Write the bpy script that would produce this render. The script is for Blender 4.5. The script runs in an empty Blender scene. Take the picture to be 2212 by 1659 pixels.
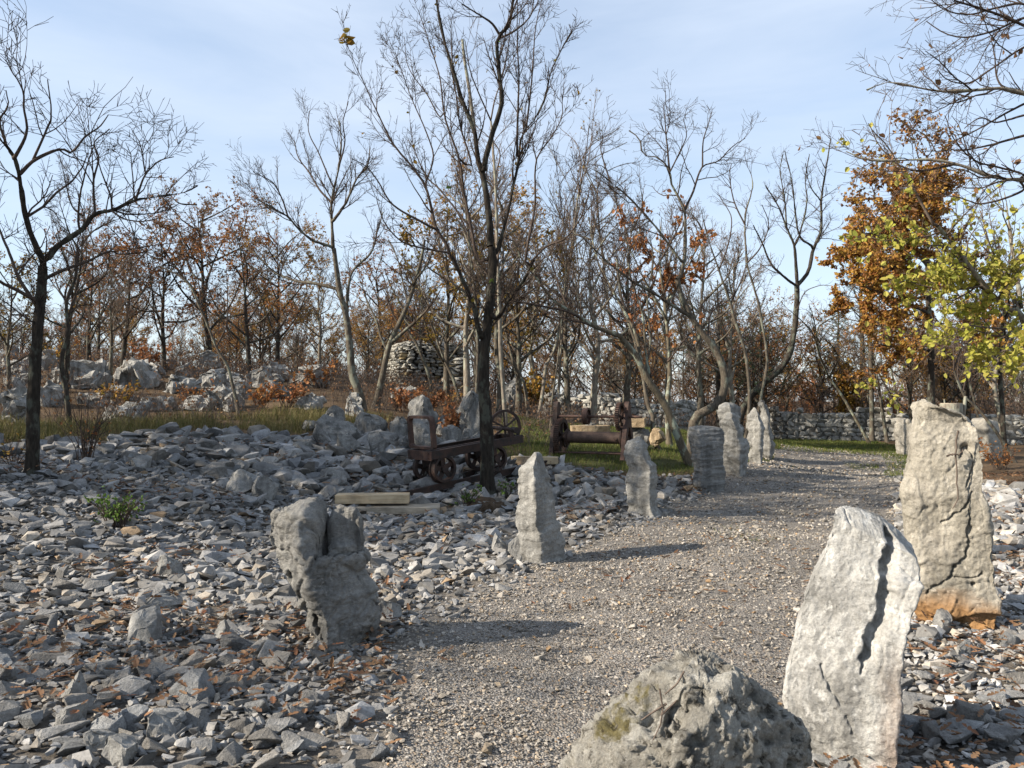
import bpy, bmesh, math, random
import numpy as np
from mathutils import Vector, Matrix

scene = bpy.context.scene
PI = math.pi

# ------------------------------------------------------------------ camera, sky, sun, exposure
EYE = 1.65
FPX = 788.0                       # focal length in pixels of a 1024 wide frame
PITCH = math.atan(14.0 / FPX)
cam_data = bpy.data.cameras.new('camera')
cam_data.sensor_fit = 'HORIZONTAL'
cam_data.angle = 2 * math.atan(512 / FPX)
cam_data.clip_start = 0.05
cam_data.clip_end = 5000
cam = bpy.data.objects.new('camera', cam_data)
scene.collection.objects.link(cam)
cam.location = (0, 0, EYE)
cam.rotation_euler = (PI / 2 + PITCH, 0, 0)
scene.camera = cam

SUN_EL = math.radians(29)
SUN_ROT = math.atan2(-0.965, -0.26)           # towards the sun, clockwise from +Y
world = bpy.data.worlds.new('World')
scene.world = world
world.use_nodes = True
wn, wl = world.node_tree.nodes, world.node_tree.links
bg = wn['Background']
sky = wn.new('ShaderNodeTexSky')
sky.sky_type = 'NISHITA'
sky.sun_disc = False
sky.sun_elevation = SUN_EL
sky.sun_rotation = SUN_ROT
sky.altitude = 200
sky.air_density = 1.15
sky.dust_density = 0.6
sky.ozone_density = 2.2
wtc = wn.new('ShaderNodeTexCoord')
wmap = wn.new('ShaderNodeMapping')
wmap.inputs['Scale'].default_value = (1.2, 1.0, 5.5)
wmap.inputs['Rotation'].default_value = (0.1, 0.16, 0.5)
wl.new(wtc.outputs['Generated'], wmap.inputs['Vector'])
wno = wn.new('ShaderNodeTexNoise')
wno.inputs['Scale'].default_value = 1.6
wno.inputs['Detail'].default_value = 6
wno.inputs['Roughness'].default_value = 0.55
wno.inputs['Distortion'].default_value = 0.4
wl.new(wmap.outputs[0], wno.inputs['Vector'])
wr = wn.new('ShaderNodeMapRange')
wr.inputs['From Min'].default_value = 0.36
wr.inputs['From Max'].default_value = 0.78
wr.inputs['To Min'].default_value = 0.44
wr.inputs['To Max'].default_value = 0.88
wl.new(wno.outputs[0], wr.inputs['Value'])
wm = wn.new('ShaderNodeMix')
wm.data_type = 'RGBA'
wm.inputs['B'].default_value = (3.95, 4.5, 5.35, 1)      # thin high cloud veil, in the sky's own units
wl.new(wr.outputs[0], wm.inputs['Factor'])
wl.new(sky.outputs[0], wm.inputs['A'])
wl.new(wm.outputs['Result'], bg.inputs['Color'])
bg.inputs['Strength'].default_value = 0.098

sun_data = bpy.data.lights.new('sun', 'SUN')
sun_data.energy = 5.0
sun_data.angle = math.radians(0.55)
sun_data.color = (1.0, 0.90, 0.76)
sun = bpy.data.objects.new('sun', sun_data)
scene.collection.objects.link(sun)
SUN_DIR = Vector((math.sin(SUN_ROT) * math.cos(SUN_EL), math.cos(SUN_ROT) * math.cos(SUN_EL), math.sin(SUN_EL)))
sun.rotation_euler = (-SUN_DIR).to_track_quat('-Z', 'Y').to_euler()
sun.location = (-20, -10, 20)

scene.view_settings.view_transform = 'Standard'
scene.view_settings.look = 'None'
scene.view_settings.gamma = 1
scene.view_settings.exposure = 1.08
scene.view_settings.use_curve_mapping = False
scene.cycles.max_bounces = 6
scene.cycles.diffuse_bounces = 3
scene.cycles.transparent_max_bounces = 4

# ------------------------------------------------------------------ small helpers
KD = 1024 / 2212.0                # the photograph was measured on a 2212 wide copy


def at(X, Y, d):
    """world point seen at measured pixel X, Y at forward distance d"""
    u, v = X * KD, Y * KD
    a, b = (u - 512) / FPX, (384 - v) / FPX
    c, s = math.cos(PITCH), math.sin(PITCH)
    y, z = c - s * b, s + c * b
    return np.array([a * d / y, d, EYE + z * d / y])


def link(o, parent=None):
    scene.collection.objects.link(o)
    if parent is not None:
        o.parent = parent
    return o


def mesh_from(name, v, f, mat=None, smooth=False, tint=None):
    """v (N,3), f list of index arrays or an int array (M,3|4)"""
    me = bpy.data.meshes.new(name)
    v = np.asarray(v, dtype=np.float32)
    if isinstance(f, np.ndarray):
        fs = [f]
    else:
        fs = [np.asarray(g) for g in f if len(g)]
    nl = sum(g.size for g in fs)
    npoly = sum(len(g) for g in fs)
    me.vertices.add(len(v))
    me.vertices.foreach_set('co', v.ravel())
    me.loops.add(nl)
    me.loops.foreach_set('vertex_index', np.concatenate([g.ravel() for g in fs]).astype(np.int32))
    me.polygons.add(npoly)
    tot = np.concatenate([np.full(len(g), g.shape[1], dtype=np.int32) for g in fs])
    st = np.concatenate([[0], np.cumsum(tot)[:-1]]).astype(np.int32)
    me.polygons.foreach_set('loop_start', st)
    try:
        me.polygons.foreach_set('loop_total', tot)
    except Exception:
        pass
    me.polygons.foreach_set('use_smooth', np.full(npoly, bool(smooth)))
    if tint is not None:
        a = me.color_attributes.new('tint', 'FLOAT_COLOR', 'POINT')
        t = np.ones((len(v), 4), dtype=np.float32)
        t[:, :3] = tint
        a.data.foreach_set('color', t.ravel())
    me.update(calc_edges=True)
    if mat is not None:
        me.materials.append(mat)
    return me


def obj(name, me, parent=None, loc=None, rot=None, label=None, cat=None, group=None, kind=None):
    o = bpy.data.objects.new(name, me)
    link(o, parent)
    if loc is not None:
        o.location = [float(c) for c in loc]
    if rot is not None:
        o.rotation_euler = rot
    return tag(o, label, cat, group, kind)


def tag(o, label=None, cat=None, group=None, kind=None):
    if label:
        o['label'] = label
    if cat:
        o['category'] = cat
    if group:
        o['group'] = group
    if kind:
        o['kind'] = kind
    return o


def empty(name, loc=(0, 0, 0), rz=0.0, **kw):
    o = bpy.data.objects.new(name, None)
    link(o)
    o.location = [float(c) for c in loc]
    o.rotation_euler = (0, 0, rz)
    o.empty_display_size = 0.2
    return tag(o, **kw)


def copy_tree(o, parent=None):
    c = o.copy()
    scene.collection.objects.link(c)
    if parent is not None:
        c.parent = parent
        c.matrix_parent_inverse = o.matrix_parent_inverse
    for ch in list(o.children):
        copy_tree(ch, c)
    return c


# ------------------------------------------------------------------ noise in numpy
def _hash(ix, iy, iz, seed):
    h = (ix * 374761393 + iy * 668265263 + iz * 2147483647 + seed * 1274126177) & 0xFFFFFFFF
    h = ((h ^ (h >> 13)) * 1274126177) & 0xFFFFFFFF
    h = ((h ^ (h >> 16)) * 2246822519) & 0xFFFFFFFF
    return ((h ^ (h >> 15)) & 0xFFFFFF) / 8388607.5 - 1.0


def vnoise(p, seed=0):
    p = np.asarray(p, dtype=np.float64)
    i = np.floor(p).astype(np.int64)
    f = p - i
    u = f * f * f * (f * (f * 6 - 15) + 10)
    r = 0
    for dx in (0, 1):
        wx = u[:, 0] if dx else 1 - u[:, 0]
        for dy in (0, 1):
            wy = u[:, 1] if dy else 1 - u[:, 1]
            for dz in (0, 1):
                wz = u[:, 2] if dz else 1 - u[:, 2]
                r = r + wx * wy * wz * _hash(i[:, 0] + dx, i[:, 1] + dy, i[:, 2] + dz, seed)
    return r


def fbm(p, seed=0, octaves=4, gain=0.5):
    p = np.asarray(p, dtype=np.float64)
    a, r = 1.0, 0
    for k in range(octaves):
        r = r + a * vnoise(p * 2.0 ** k + 13.7 * k, seed + k)
        a *= gain
    return r


def ridged(p, seed=0, octaves=4):
    p = np.asarray(p, dtype=np.float64)
    a, r = 1.0, 0
    for k in range(octaves):
        r = r + a * (1 - 2 * np.abs(vnoise(p * 2.0 ** k + 7.1 * k, seed + k)))
        a *= 0.5
    return r


def worley(p, seed=0):
    """distance to the nearest and second nearest cell point, and a random value of the nearest cell"""
    p = np.asarray(p, dtype=np.float64)
    i = np.floor(p).astype(np.int64)
    f1 = np.full(len(p), 9.0)
    f2 = np.full(len(p), 9.0)
    cr = np.zeros(len(p))
    for dx in (-1, 0, 1):
        for dy in (-1, 0, 1):
            for dz in (-1, 0, 1):
                c = i + np.array([dx, dy, dz])
                q = np.stack([c[:, k] + 0.5 + 0.45 * _hash(c[:, 0], c[:, 1], c[:, 2], seed + 11 * k + 1) for k in range(3)], 1)
                d = np.linalg.norm(p - q, axis=1)
                v = _hash(c[:, 0], c[:, 1], c[:, 2], seed + 77)
                near = d < f1
                f2 = np.where(near, f1, np.minimum(f2, d))
                cr = np.where(near, v, cr)
                f1 = np.where(near, d, f1)
    return f1, f2, cr


def smooth01(t):
    t = np.clip(t, 0, 1)
    return t * t * (3 - 2 * t)


# ------------------------------------------------------------------ materials
class Mat:
    def __init__(self, name, rough=0.9, spec=0.25):
        self.m = bpy.data.materials.new(name)
        self.m.use_nodes = True
        self.nt = self.m.node_tree
        self.b = self.nt.nodes['Principled BSDF']
        self.b.inputs['Roughness'].default_value = rough
        self.b.inputs['Specular IOR Level'].default_value = spec
        self._tc = None

    def n(self, t, **kw):
        nd = self.nt.nodes.new('ShaderNode' + t)
        for k, v in kw.items():
            if k in nd.inputs.keys() if isinstance(k, str) else False:
                nd.inputs[k].default_value = v
            else:
                setattr(nd, k, v)
        return nd

    def l(self, a, b):
        self.nt.links.new(a, b)
        return self

    def coord(self, which='Object', scale=(1, 1, 1)):
        tc = self.n('TexCoord')
        mp = self.n('Mapping')
        mp.inputs['Scale'].default_value = scale
        self.l(tc.outputs[which], mp.inputs['Vector'])
        return mp.outputs[0]

    def noise(self, co, scale, detail=4, rough=0.55, dist=0.0):
        nd = self.n('TexNoise')
        nd.inputs['Scale'].default_value = scale
        nd.inputs['Detail'].default_value = detail
        nd.inputs['Roughness'].default_value = rough
        nd.inputs['Distortion'].default_value = dist
        self.l(co, nd.inputs['Vector'])
        return nd.outputs['Fac']

    def voronoi(self, co, scale, feature='F1', out='Distance'):
        nd = self.n('TexVoronoi')
        nd.feature = feature
        nd.inputs['Scale'].default_value = scale
        self.l(co, nd.inputs['Vector'])
        return nd.outputs[out]

    def ramp(self, fac, stops):
        nd = self.n('ValToRGB')
        e = nd.color_ramp.elements
        while len(e) < len(stops):
            e.new(0.5)
        for k, (p, c) in enumerate(stops):
            e[k].position = p
            c = (c, c, c) if isinstance(c, (int, float)) else c
            e[k].color = (*c, 1)
        self.l(fac, nd.inputs['Fac'])
        return nd.outputs['Color']

    def mix(self, fac, a, b, mode='MIX'):
        nd = self.n('Mix')
        nd.data_type = 'RGBA'
        nd.blend_type = mode
        for s, v in (('Factor', fac), ('A', a), ('B', b)):
            if isinstance(v, (int, float)) and s == 'Factor':
                nd.inputs[s].default_value = v
            elif isinstance(v, (tuple, list)):
                nd.inputs[s].default_value = (*v, 1)
            else:
                self.l(v, nd.inputs[s])
        return nd.outputs['Result']

    def math(self, op, a, b=0.0):
        nd = self.n('Math')
        nd.operation = op
        for k, v in enumerate((a, b)):
            if isinstance(v, (int, float)):
                nd.inputs[k].default_value = v
            else:
                self.l(v, nd.inputs[k])
        return nd.outputs[0]

    def attr(self, name):
        nd = self.n('Attribute')
        nd.attribute_name = name
        return nd.outputs['Color']

    def rand(self):
        return self.n('ObjectInfo').outputs['Random']

    def island(self):
        return self.n('NewGeometry').outputs['Random Per Island']

    def color(self, c):
        if isinstance(c, (tuple, list)):
            self.b.inputs['Base Color'].default_value = (*c, 1)
        else:
            self.l(c, self.b.inputs['Base Color'])
        return self

    def bump(self, h, strength=0.5, dist=0.02):
        nd = self.n('Bump')
        nd.inputs['Strength'].default_value = strength
        nd.inputs['Distance'].default_value = dist
        self.l(h, nd.inputs['Height'])
        self.l(nd.outputs[0], self.b.inputs['Normal'])
        return self


def stone_tint_mat(name, fine=60, blotch=9, bump=0.01):
    """loose stones: colour from the per-stone tint, plus grain and blotches"""
    m = Mat(name, 0.92, 0.2)
    co = m.coord('Object')
    g = m.ramp(m.noise(co, fine, 5, 0.65), [(0.3, 0.72), (0.7, 1.12)])
    b = m.ramp(m.noise(co, blotch, 3), [(0.35, 0.74), (0.65, 1.12)])
    c = m.mix(1.0, m.mix(1.0, m.attr('tint'), g, 'MULTIPLY'), b, 'MULTIPLY')
    m.color(c).bump(m.noise(co, fine * 0.6, 7, 0.68), 0.8, bump)
    return m.m


def limestone_mat(name, base=(0.40, 0.39, 0.36), dark=(0.22, 0.215, 0.20), pale=(0.56, 0.55, 0.51), scale=1.0, bump=0.6,
                  lichen=0.25, ochre=None, moss=None, stretch=(1, 1, 1), rust_x=None, pink=False):
    m = Mat(name, 0.93, 0.2)
    co = m.coord('Object', stretch)
    n1 = m.noise(co, 2.3 * scale, 6, 0.62, 0.3)
    c = m.ramp(n1, [(0.28, dark), (0.47, base), (0.68, pale)])
    grain = m.ramp(m.noise(co, 38 * scale, 8, 0.78), [(0.3, 0.58), (0.7, 1.2)])
    c = m.mix(1.0, c, grain, 'MULTIPLY')
    co2 = m.coord('Object')
    streak = m.ramp(m.noise(m.coord('Object', (7, 7, 0.8)), 1.0, 5, 0.65), [(0.36, 0.66), (0.56, 1.06)])
    c = m.mix(1.0, c, streak, 'MULTIPLY')
    spots = m.ramp(m.noise(co2, 16 * scale, 4, 0.7), [(0.62, 1.0), (0.70, 0.55)])
    c = m.mix(1.0, c, spots, 'MULTIPLY')
    if lichen:
        lv = m.noise(co2, 7 * scale, 5, 0.7)
        lf = m.ramp(lv, [(0.60 - lichen * 0.1, 0.0), (0.66, 1.0)])
        c = m.mix(m.math('MULTIPLY', lf, 0.6), c, tuple(min(0.72, p * 1.25) for p in pale))
    sep = m.n('SeparateXYZ')
    m.l(co2, sep.inputs[0])
    if ochre:
        lo, hi, col = ochre
        zz = m.math('ADD', sep.outputs[2], m.math('MULTIPLY', m.noise(co2, 4, 3), 0.24))
        f = m.ramp(m.math('DIVIDE', m.math('SUBTRACT', zz, lo), hi - lo), [(0.0, 1.0), (0.35, 0.9), (1.0, 0.0)])
        oc = m.ramp(m.noise(co2, 12, 5, 0.7), [(0.3, tuple(q * 0.75 for q in col)), (0.7, tuple(min(q * 1.3, 0.8) for q in col))])
        c = m.mix(f, c, oc)
    if rust_x:
        x0, x1, col = rust_x
        xx = m.math('ADD', sep.outputs[0], m.math('MULTIPLY', m.noise(co2, 5, 3), 0.1))
        f = m.ramp(m.math('DIVIDE', m.math('SUBTRACT', xx, x0), x1 - x0), [(0.0, 0.0), (1.0, 1.0)])
        fz = m.ramp(m.math('ADD', sep.outputs[2], m.math('MULTIPLY', m.noise(co2, 3, 3), 0.3)), [(0.35, 1.0), (0.75, 0.0)])
        c = m.mix(m.math('MULTIPLY', m.math('MULTIPLY', f, fz), 0.75), c, col)
    if moss:
        mf = m.ramp(m.noise(m.coord('Object', (1, 1, 0.7)), moss[0], 5, 0.6), [(moss[1], 0.0), (moss[1] + 0.05, 1.0)])
        mc = m.ramp(m.noise(co2, 60, 4), [(0.3, (0.085, 0.072, 0.02)), (0.7, (0.20, 0.165, 0.05))])
        c = m.mix(m.math('MULTIPLY', mf, 0.85), c, mc)
        pv = m.noise(co2, 17, 6, 0.7)
        pf = m.ramp(pv, [(0.56, 0.0), (0.63, 1.0)])
        c = m.mix(m.math('MULTIPLY', pf, 0.8), c, (0.045, 0.038, 0.028))
    if pink:
        pf = m.ramp(m.noise(co2, 3.1, 2, 0.5), [(0.66, 0.0), (0.70, 1.0)])
        c = m.mix(m.math('MULTIPLY', pf, 0.5), c, (0.52, 0.36, 0.34))
    h = m.math('ADD', m.math('MULTIPLY', m.noise(co, 24 * scale, 10, 0.75), 0.9), m.noise(co, 8 * scale, 6, 0.65))
    m.color(c).bump(h, bump, 0.03)
    return m.m


def bark_mat(name, dark, light, lichen=None, scale=1.0):
    m = Mat(name, 0.95, 0.1)
    co = m.coord('Object', (1, 1, 0.25))
    n1 = m.noise(co, 28 * scale, 5, 0.7)
    c = m.ramp(n1, [(0.3, dark), (0.7, light)])
    if lichen:
        lf = m.ramp(m.noise(m.coord('Object', (1, 1, 0.6)), 6, 4, 0.6), [(0.52, 0.0), (0.60, 1.0)])
        c = m.mix(m.math('MULTIPLY', lf, 0.75), c, lichen)
    m.color(c).bump(n1, 0.8, 0.02)
    return m.m


def leaf_mat(name, cols, trans=0.35):
    m = Mat(name, 0.7, 0.2)
    r = m.island()
    k = len(cols)
    c = m.ramp(r, [(j / (k - 1) if k > 1 else 0, cols[j]) for j in range(k)])
    m.color(c)
    tr = m.n('BsdfTranslucent')
    m.l(c, tr.inputs['Color'])
    mx = m.n('MixShader')
    mx.inputs[0].default_value = trans
    m.l(m.b.outputs[0], mx.inputs[1])
    m.l(tr.outputs[0], mx.inputs[2])
    m.l(mx.outputs[0], m.nt.nodes['Material Output'].inputs['Surface'])
    return m.m


def iron_mat(name, dark=(0.022, 0.018, 0.016), rust=(0.065, 0.034, 0.024)):
    m = Mat(name, 0.72, 0.4)
    co = m.coord('Object')
    c = m.ramp(m.noise(co, 9, 6, 0.65), [(0.35, dark), (0.68, rust)])
    c = m.mix(1.0, c, m.ramp(m.noise(co, 70, 4, 0.7), [(0.3, 0.7), (0.7, 1.2)]), 'MULTIPLY')
    m.b.inputs['Metallic'].default_value = 0.15
    m.color(c).bump(m.noise(co, 60, 5, 0.7), 0.4, 0.006)
    return m.m


def wood_mat(name, a, b):
    m = Mat(name, 0.85, 0.2)
    co = m.coord('Object', (1.0, 9, 14))
    n1 = m.noise(co, 3.0, 6, 0.65, 0.6)
    c = m.ramp(n1, [(0.3, a), (0.7, b)])
    sp = m.ramp(m.noise(m.coord('Object'), 5, 3), [(0.35, 0.7), (0.6, 1.05)])
    m.color(m.mix(1.0, c, sp, 'MULTIPLY')).bump(n1, 0.35, 0.006)
    return m.m


MT = {}
MT['rubble'] = stone_tint_mat('rubble_limestone', 55)
MT['rubble_single'] = stone_tint_mat('rubble_block', 9, 1.6, 0.05)
MT['gravel'] = stone_tint_mat('gravel_limestone', 120)
MT['bark_dark'] = bark_mat('bark_dark', (0.020, 0.017, 0.014), (0.075, 0.062, 0.050), (0.12, 0.13, 0.10))
MT['bark_shaded'] = bark_mat('bark_shaded', (0.012, 0.010, 0.008), (0.045, 0.038, 0.031), (0.075, 0.078, 0.062))  # shade on the trunks is put into this darker bark colour
MT['bark_grey'] = bark_mat('bark_grey', (0.045, 0.038, 0.030), (0.13, 0.11, 0.085), (0.18, 0.19, 0.15))
MT['bark_pale'] = bark_mat('bark_pale', (0.10, 0.085, 0.068), (0.25, 0.215, 0.17), (0.27, 0.28, 0.22))
MT['bark_lichen'] = bark_mat('bark_lichen', (0.055, 0.045, 0.034), (0.16, 0.135, 0.095), (0.30, 0.34, 0.27))
MT['twig'] = bark_mat('twig_bark', (0.035, 0.026, 0.022), (0.095, 0.072, 0.058))
MT['twig_pale'] = bark_mat('twig_pale', (0.075, 0.056, 0.045), (0.17, 0.135, 0.11))
MT['leaf_orange'] = leaf_mat('leaf_orange', [(0.26, 0.09, 0.03), (0.33, 0.15, 0.045), (0.19, 0.075, 0.03), (0.38, 0.20, 0.06)])
MT['leaf_red'] = leaf_mat('leaf_red', [(0.27, 0.105, 0.048), (0.34, 0.16, 0.065), (0.19, 0.08, 0.042)])
MT['leaf_gold'] = leaf_mat('leaf_gold', [(0.40, 0.21, 0.04), (0.27, 0.12, 0.03), (0.33, 0.19, 0.04), (0.46, 0.27, 0.06), (0.20, 0.16, 0.03)])
MT['leaf_olive'] = leaf_mat('leaf_olive', [(0.22, 0.13, 0.025), (0.15, 0.12, 0.02), (0.26, 0.14, 0.03), (0.10, 0.095, 0.02)])
MT['leaf_lime'] = leaf_mat('leaf_lime', [(0.40, 0.38, 0.06), (0.30, 0.31, 0.05), (0.46, 0.42, 0.10), (0.34, 0.27, 0.06), (0.22, 0.25, 0.045)], 0.45)
MT['leaf_green'] = leaf_mat('leaf_green', [(0.07, 0.13, 0.025), (0.10, 0.16, 0.03), (0.05, 0.09, 0.02)])
MT['leaf_brown'] = leaf_mat('leaf_brown', [(0.18, 0.095, 0.05), (0.25, 0.14, 0.07), (0.13, 0.075, 0.045), (0.30, 0.17, 0.07)])
MT['needle'] = leaf_mat('pine_needle', [(0.030, 0.055, 0.028), (0.045, 0.075, 0.035)], 0.1)
MT['litter'] = leaf_mat('dead_leaf', [(0.12, 0.062, 0.032), (0.18, 0.10, 0.052), (0.085, 0.047, 0.028), (0.24, 0.145, 0.078), (0.15, 0.058, 0.028)], 0.15)
MT['iron'] = iron_mat('rusted_iron')
MT['iron_brown'] = iron_mat('brown_rust', (0.04, 0.026, 0.021), (0.105, 0.054, 0.038))
MT['iron_drum'] = iron_mat('drum_rust', (0.055, 0.036, 0.028), (0.12, 0.078, 0.06))
MT['pine_wood'] = wood_mat('sawn_pine', (0.34, 0.25, 0.15), (0.52, 0.42, 0.28))
MT['grey_wood'] = wood_mat('weathered_wood', (0.22, 0.18, 0.13), (0.42, 0.36, 0.28))
# ------------------------------------------------------------------ the lie of the land
_cp = []


def _px(u, row, d):
    _cp.append(tuple(at(u / KD, row / KD, d)))


for q in [(-0.5, 2, 0), (0, 5, 0), (1.5, 9, 0), (3.3, 13.5, 0), (7, 20, 0), (9.5, 26, 0), (3, 3, 0), (6, 10, 0), (12, 20, 0), (4, 6, 0), (9, 14, 0),
          (8, 6, 0.05), (14, 12, 0.1), (20, 25, 0), (0, -6, 0), (-6, -6, 0.6), (6, -6, 0), (-3, 8, 0.05), (-2, 11, 0.04), (-0.4, 11.6, 0.0), (-1.1, 12.4, 0.10), (-0.3, 12.9, 0.17),
          (0, 60, 0.6), (-35, 60, 1.5), (-40, 20, 3.4), (-22, 2, 2.2), (-20, -20, 2.0), (35, 60, -0.5), (40, 20, 0), (0, 110, 0), (-70, 110, 0),
          (70, 110, -1), (14, 34, -0.15), (24, 34, -0.2), (20, -20, 0), (4, 40, 0.3)]:
    _cp.append(q)
for q in [(32, 468, 10.5), (0, 500, 8.5), (0, 600, 5.6), (0, 700, 3.9), (0, 446, 12.5), (185, 432, 14.5), (300, 436, 15.2), (400, 455, 14.2),
          (480, 452, 15.3), (545, 468, 13.9), (593, 452, 16), (560, 436, 18.5), (690, 463, 15.5), (60, 418, 17), (200, 415, 18), (300, 405, 19), (395, 418, 19),
          (480, 428, 20), (428, 388, 32), (300, 372, 28), (150, 370, 27), (30, 366, 25), (620, 428, 25), (700, 432, 24), (755, 452, 20.5),
          (860, 440, 33), (520, 410, 32)]:
    _px(*q)
_cp = np.array(_cp)
_C = 1.2


def _phi(dx, dy):
    return np.sqrt(dx * dx + dy * dy + _C * _C)


_A = _phi(_cp[:, None, 0] - _cp[None, :, 0], _cp[:, None, 1] - _cp[None, :, 1])
_n = len(_cp)
_S = np.zeros((_n + 1, _n + 1))
_S[:_n, :_n] = _A
_S[:_n, _n] = 1
_S[_n, :_n] = 1
_w = np.linalg.solve(_S, np.append(_cp[:, 2], 0))


def H(x, y):
    x = np.asarray(x, dtype=np.float64)
    y = np.asarray(y, dtype=np.float64)
    sh = x.shape
    x, y = x.ravel(), y.ravel()
    z = np.full(x.shape, _w[-1])
    for k in range(_n):
        z = z + _w[k] * _phi(x - _cp[k, 0], y - _cp[k, 1])
    r = np.hypot(x, y)
    far = smooth01((r - 70) / 60)
    z = z * (1 - far) + far * (-1.0 - 4 * smooth01((r - 130) / 300))
    z = z + 0.035 * vnoise(np.stack([x * 0.8, y * 0.8, x * 0], 1), 5) * (1 - far)
    return z.reshape(sh)


def h1(x, y):
    return float(H(np.array([x]), np.array([y]))[0])


def ground_at(X, Y, dmax=60):
    """where the line of sight through measured pixel X, Y meets the ground"""
    ds = np.concatenate([np.arange(1.5, 20, 0.05), np.arange(20, dmax, 0.15)])
    p0, p1 = at(X, Y, 1.0), at(X, Y, 2.0)
    P = p0 + (p1 - p0) * (ds - 1.0)[:, None]
    below = P[:, 2] <= H(P[:, 0], P[:, 1])
    k = int(np.argmax(below)) if below.any() else len(ds) - 1
    q = P[k].copy()
    q[2] = h1(q[0], q[1])
    return q


_yl = np.array([-3, 1.5, 3.5, 5, 6.5, 8.5, 11.2, 14.8, 20, 26, 30])
_xl = np.array([-0.9, -0.6, -0.5, -0.6, -0.35, 0.75, 2.15, 4.0, 6.6, 9.2, 10.5])
_yr = np.array([-3, 1.5, 2.5, 3.6, 4.8, 5.7, 8, 11.7, 20, 26, 30])
_xr = np.array([1.0, 1.1, 1.2, 1.35, 1.75, 2.5, 3.9, 5.7, 10.0, 12.5, 13.4])


def path_l(y):
    return np.interp(y, _yl, _xl)


def path_r(y):
    return np.interp(y, _yr, _xr)


# far edge of the rubble (towards the grass), as distance for each x
_gx = np.array([-14, -9, -6.6, -5.2, -4.2, -2.5, -1, 0.2, 0.8, 1.6, 3.0, 4.2, 5.0, 6, 7])
_gy = np.array([9.5, 11.8, 13.4, 14.6, 15.2, 15.8, 15.6, 14.6, 14.3, 14.2, 14.6, 15.2, 16.4, 18, 20])


def rubble_far(x):
    return np.interp(x, _gx, _gy)


def wob(x, y, s=1.3, seed=3):
    return vnoise(np.stack([np.ravel(x) * s, np.ravel(y) * s, np.ravel(x) * 0 + 0.5], 1), seed).reshape(np.shape(x))


def in_rubble(x, y):
    left = (x < path_l(y) - 0.05 + 0.28 * wob(x, y)) & (y < rubble_far(x) + 0.5 * wob(x, y, 1.0, 8))
    right = (x > path_r(y) + 0.1 * wob(x, y)) & (y < 16.5 + 2.2 * wob(x, y, 0.8, 4) - 0.25 * (x - 5)) & (x < path_r(y) + 4.5)
    return left | right


def in_path(x, y):
    return (x > path_l(y) - 0.1 + 0.25 * wob(x, y)) & (x < path_r(y) + 0.15 * wob(x, y)) & (y < 24)


# ------------------------------------------------------------------ ground sheet
def _grow(a, b, s0, k):
    out, s = [a], s0
    while (out[-1] < b) if b > a else (out[-1] > b):
        out.append(out[-1] + (s if b > a else -s))
        s *= k
    return out


gy = np.array(sorted(set(_grow(1.0, 1500, 0.10, 1.0) [:0] + list(np.arange(-4, 22, 0.22)) + _grow(22, 1500, 0.3, 1.16) + _grow(-4.2, -300, 0.5, 1.3))))
gx = np.array(sorted(set(list(np.arange(-11, 13, 0.22)) + _grow(13.1, 1500, 0.3, 1.16) + _grow(-11.1, -1500, 0.3, 1.16))))
GX, GY = np.meshgrid(gx, gy)
GZ = H(GX, GY)
nx, ny = len(gx), len(gy)
idx = np.arange(nx * ny).reshape(ny, nx)
quads = np.stack([idx[:-1, :-1], idx[:-1, 1:], idx[1:, 1:], idx[1:, :-1]], -1).reshape(-1, 4)
px_, py_ = GX.ravel(), GY.ravel()
col = np.tile(np.array([0.105, 0.072, 0.044]), (len(px_), 1))                      # leaf litter and soil of the wood
rb = in_rubble(px_, py_)
col[rb] = (0.12, 0.105, 0.088)
pth = (px_ > path_l(py_) - 0.3) & (px_ < path_r(py_) + 0.3) & (py_ < 24)
col[pth] = (0.20, 0.18, 0.155)
lawn = (px_ > 0.3) & (py_ > rubble_far(px_)) & (py_ < 21) & (px_ < path_l(py_) + 0.3) | (px_ > 5.5) & (px_ < 13.5) & (py_ > 22) & (py_ < 33)
col[lawn] = (0.075, 0.075, 0.03)
tc_ = np.clip(col, 0, 1)
ground_m = Mat('soil', 0.97, 0.1)
_co = ground_m.coord('Object')
_g = ground_m.ramp(ground_m.noise(_co, 3.0, 8, 0.7), [(0.3, 0.6), (0.7, 1.3)])
_g2 = ground_m.ramp(ground_m.noise(_co, 35, 5, 0.7), [(0.3, 0.6), (0.7, 1.35)])
ground_m.color(ground_m.mix(1.0, ground_m.mix(1.0, ground_m.attr('tint'), _g, 'MULTIPLY'), _g2, 'MULTIPLY'))
ground_m.bump(ground_m.noise(_co, 30, 6, 0.7), 0.8, 0.03)
ground = obj('ground', mesh_from('ground', np.stack([px_, py_, GZ.ravel()], 1), quads, ground_m.m, True, tc_), kind='structure')

# gravel path: its own sheet a little above the soil
ys = np.concatenate([np.arange(0.2, 10, 0.12), np.arange(10, 25.5, 0.25)])
ns = 48
PX = np.stack([np.linspace(path_l(y) - 0.05, path_r(y) + 0.05, ns) for y in ys])
PY = np.repeat(ys[:, None], ns, 1)
edge = np.minimum(np.arange(ns), np.arange(ns)[::-1])[None, :].repeat(len(ys), 0)
PZ = H(PX, PY) + 0.012 + 0.012 * wob(PX, PY, 3.0, 11) * (edge > 1) - 0.03 * (edge == 0)
idx = np.arange(ns * len(ys)).reshape(len(ys), ns)
quads = np.stack([idx[:-1, :-1], idx[:-1, 1:], idx[1:, 1:], idx[1:, :-1]], -1).reshape(-1, 4)
pm = Mat('packed_gravel', 0.95, 0.15)
_co = pm.coord('Object')
_vc = pm.n('TexVoronoi')
_vc.inputs['Scale'].default_value = 75
pm.l(_co, _vc.inputs['Vector'])
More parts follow.
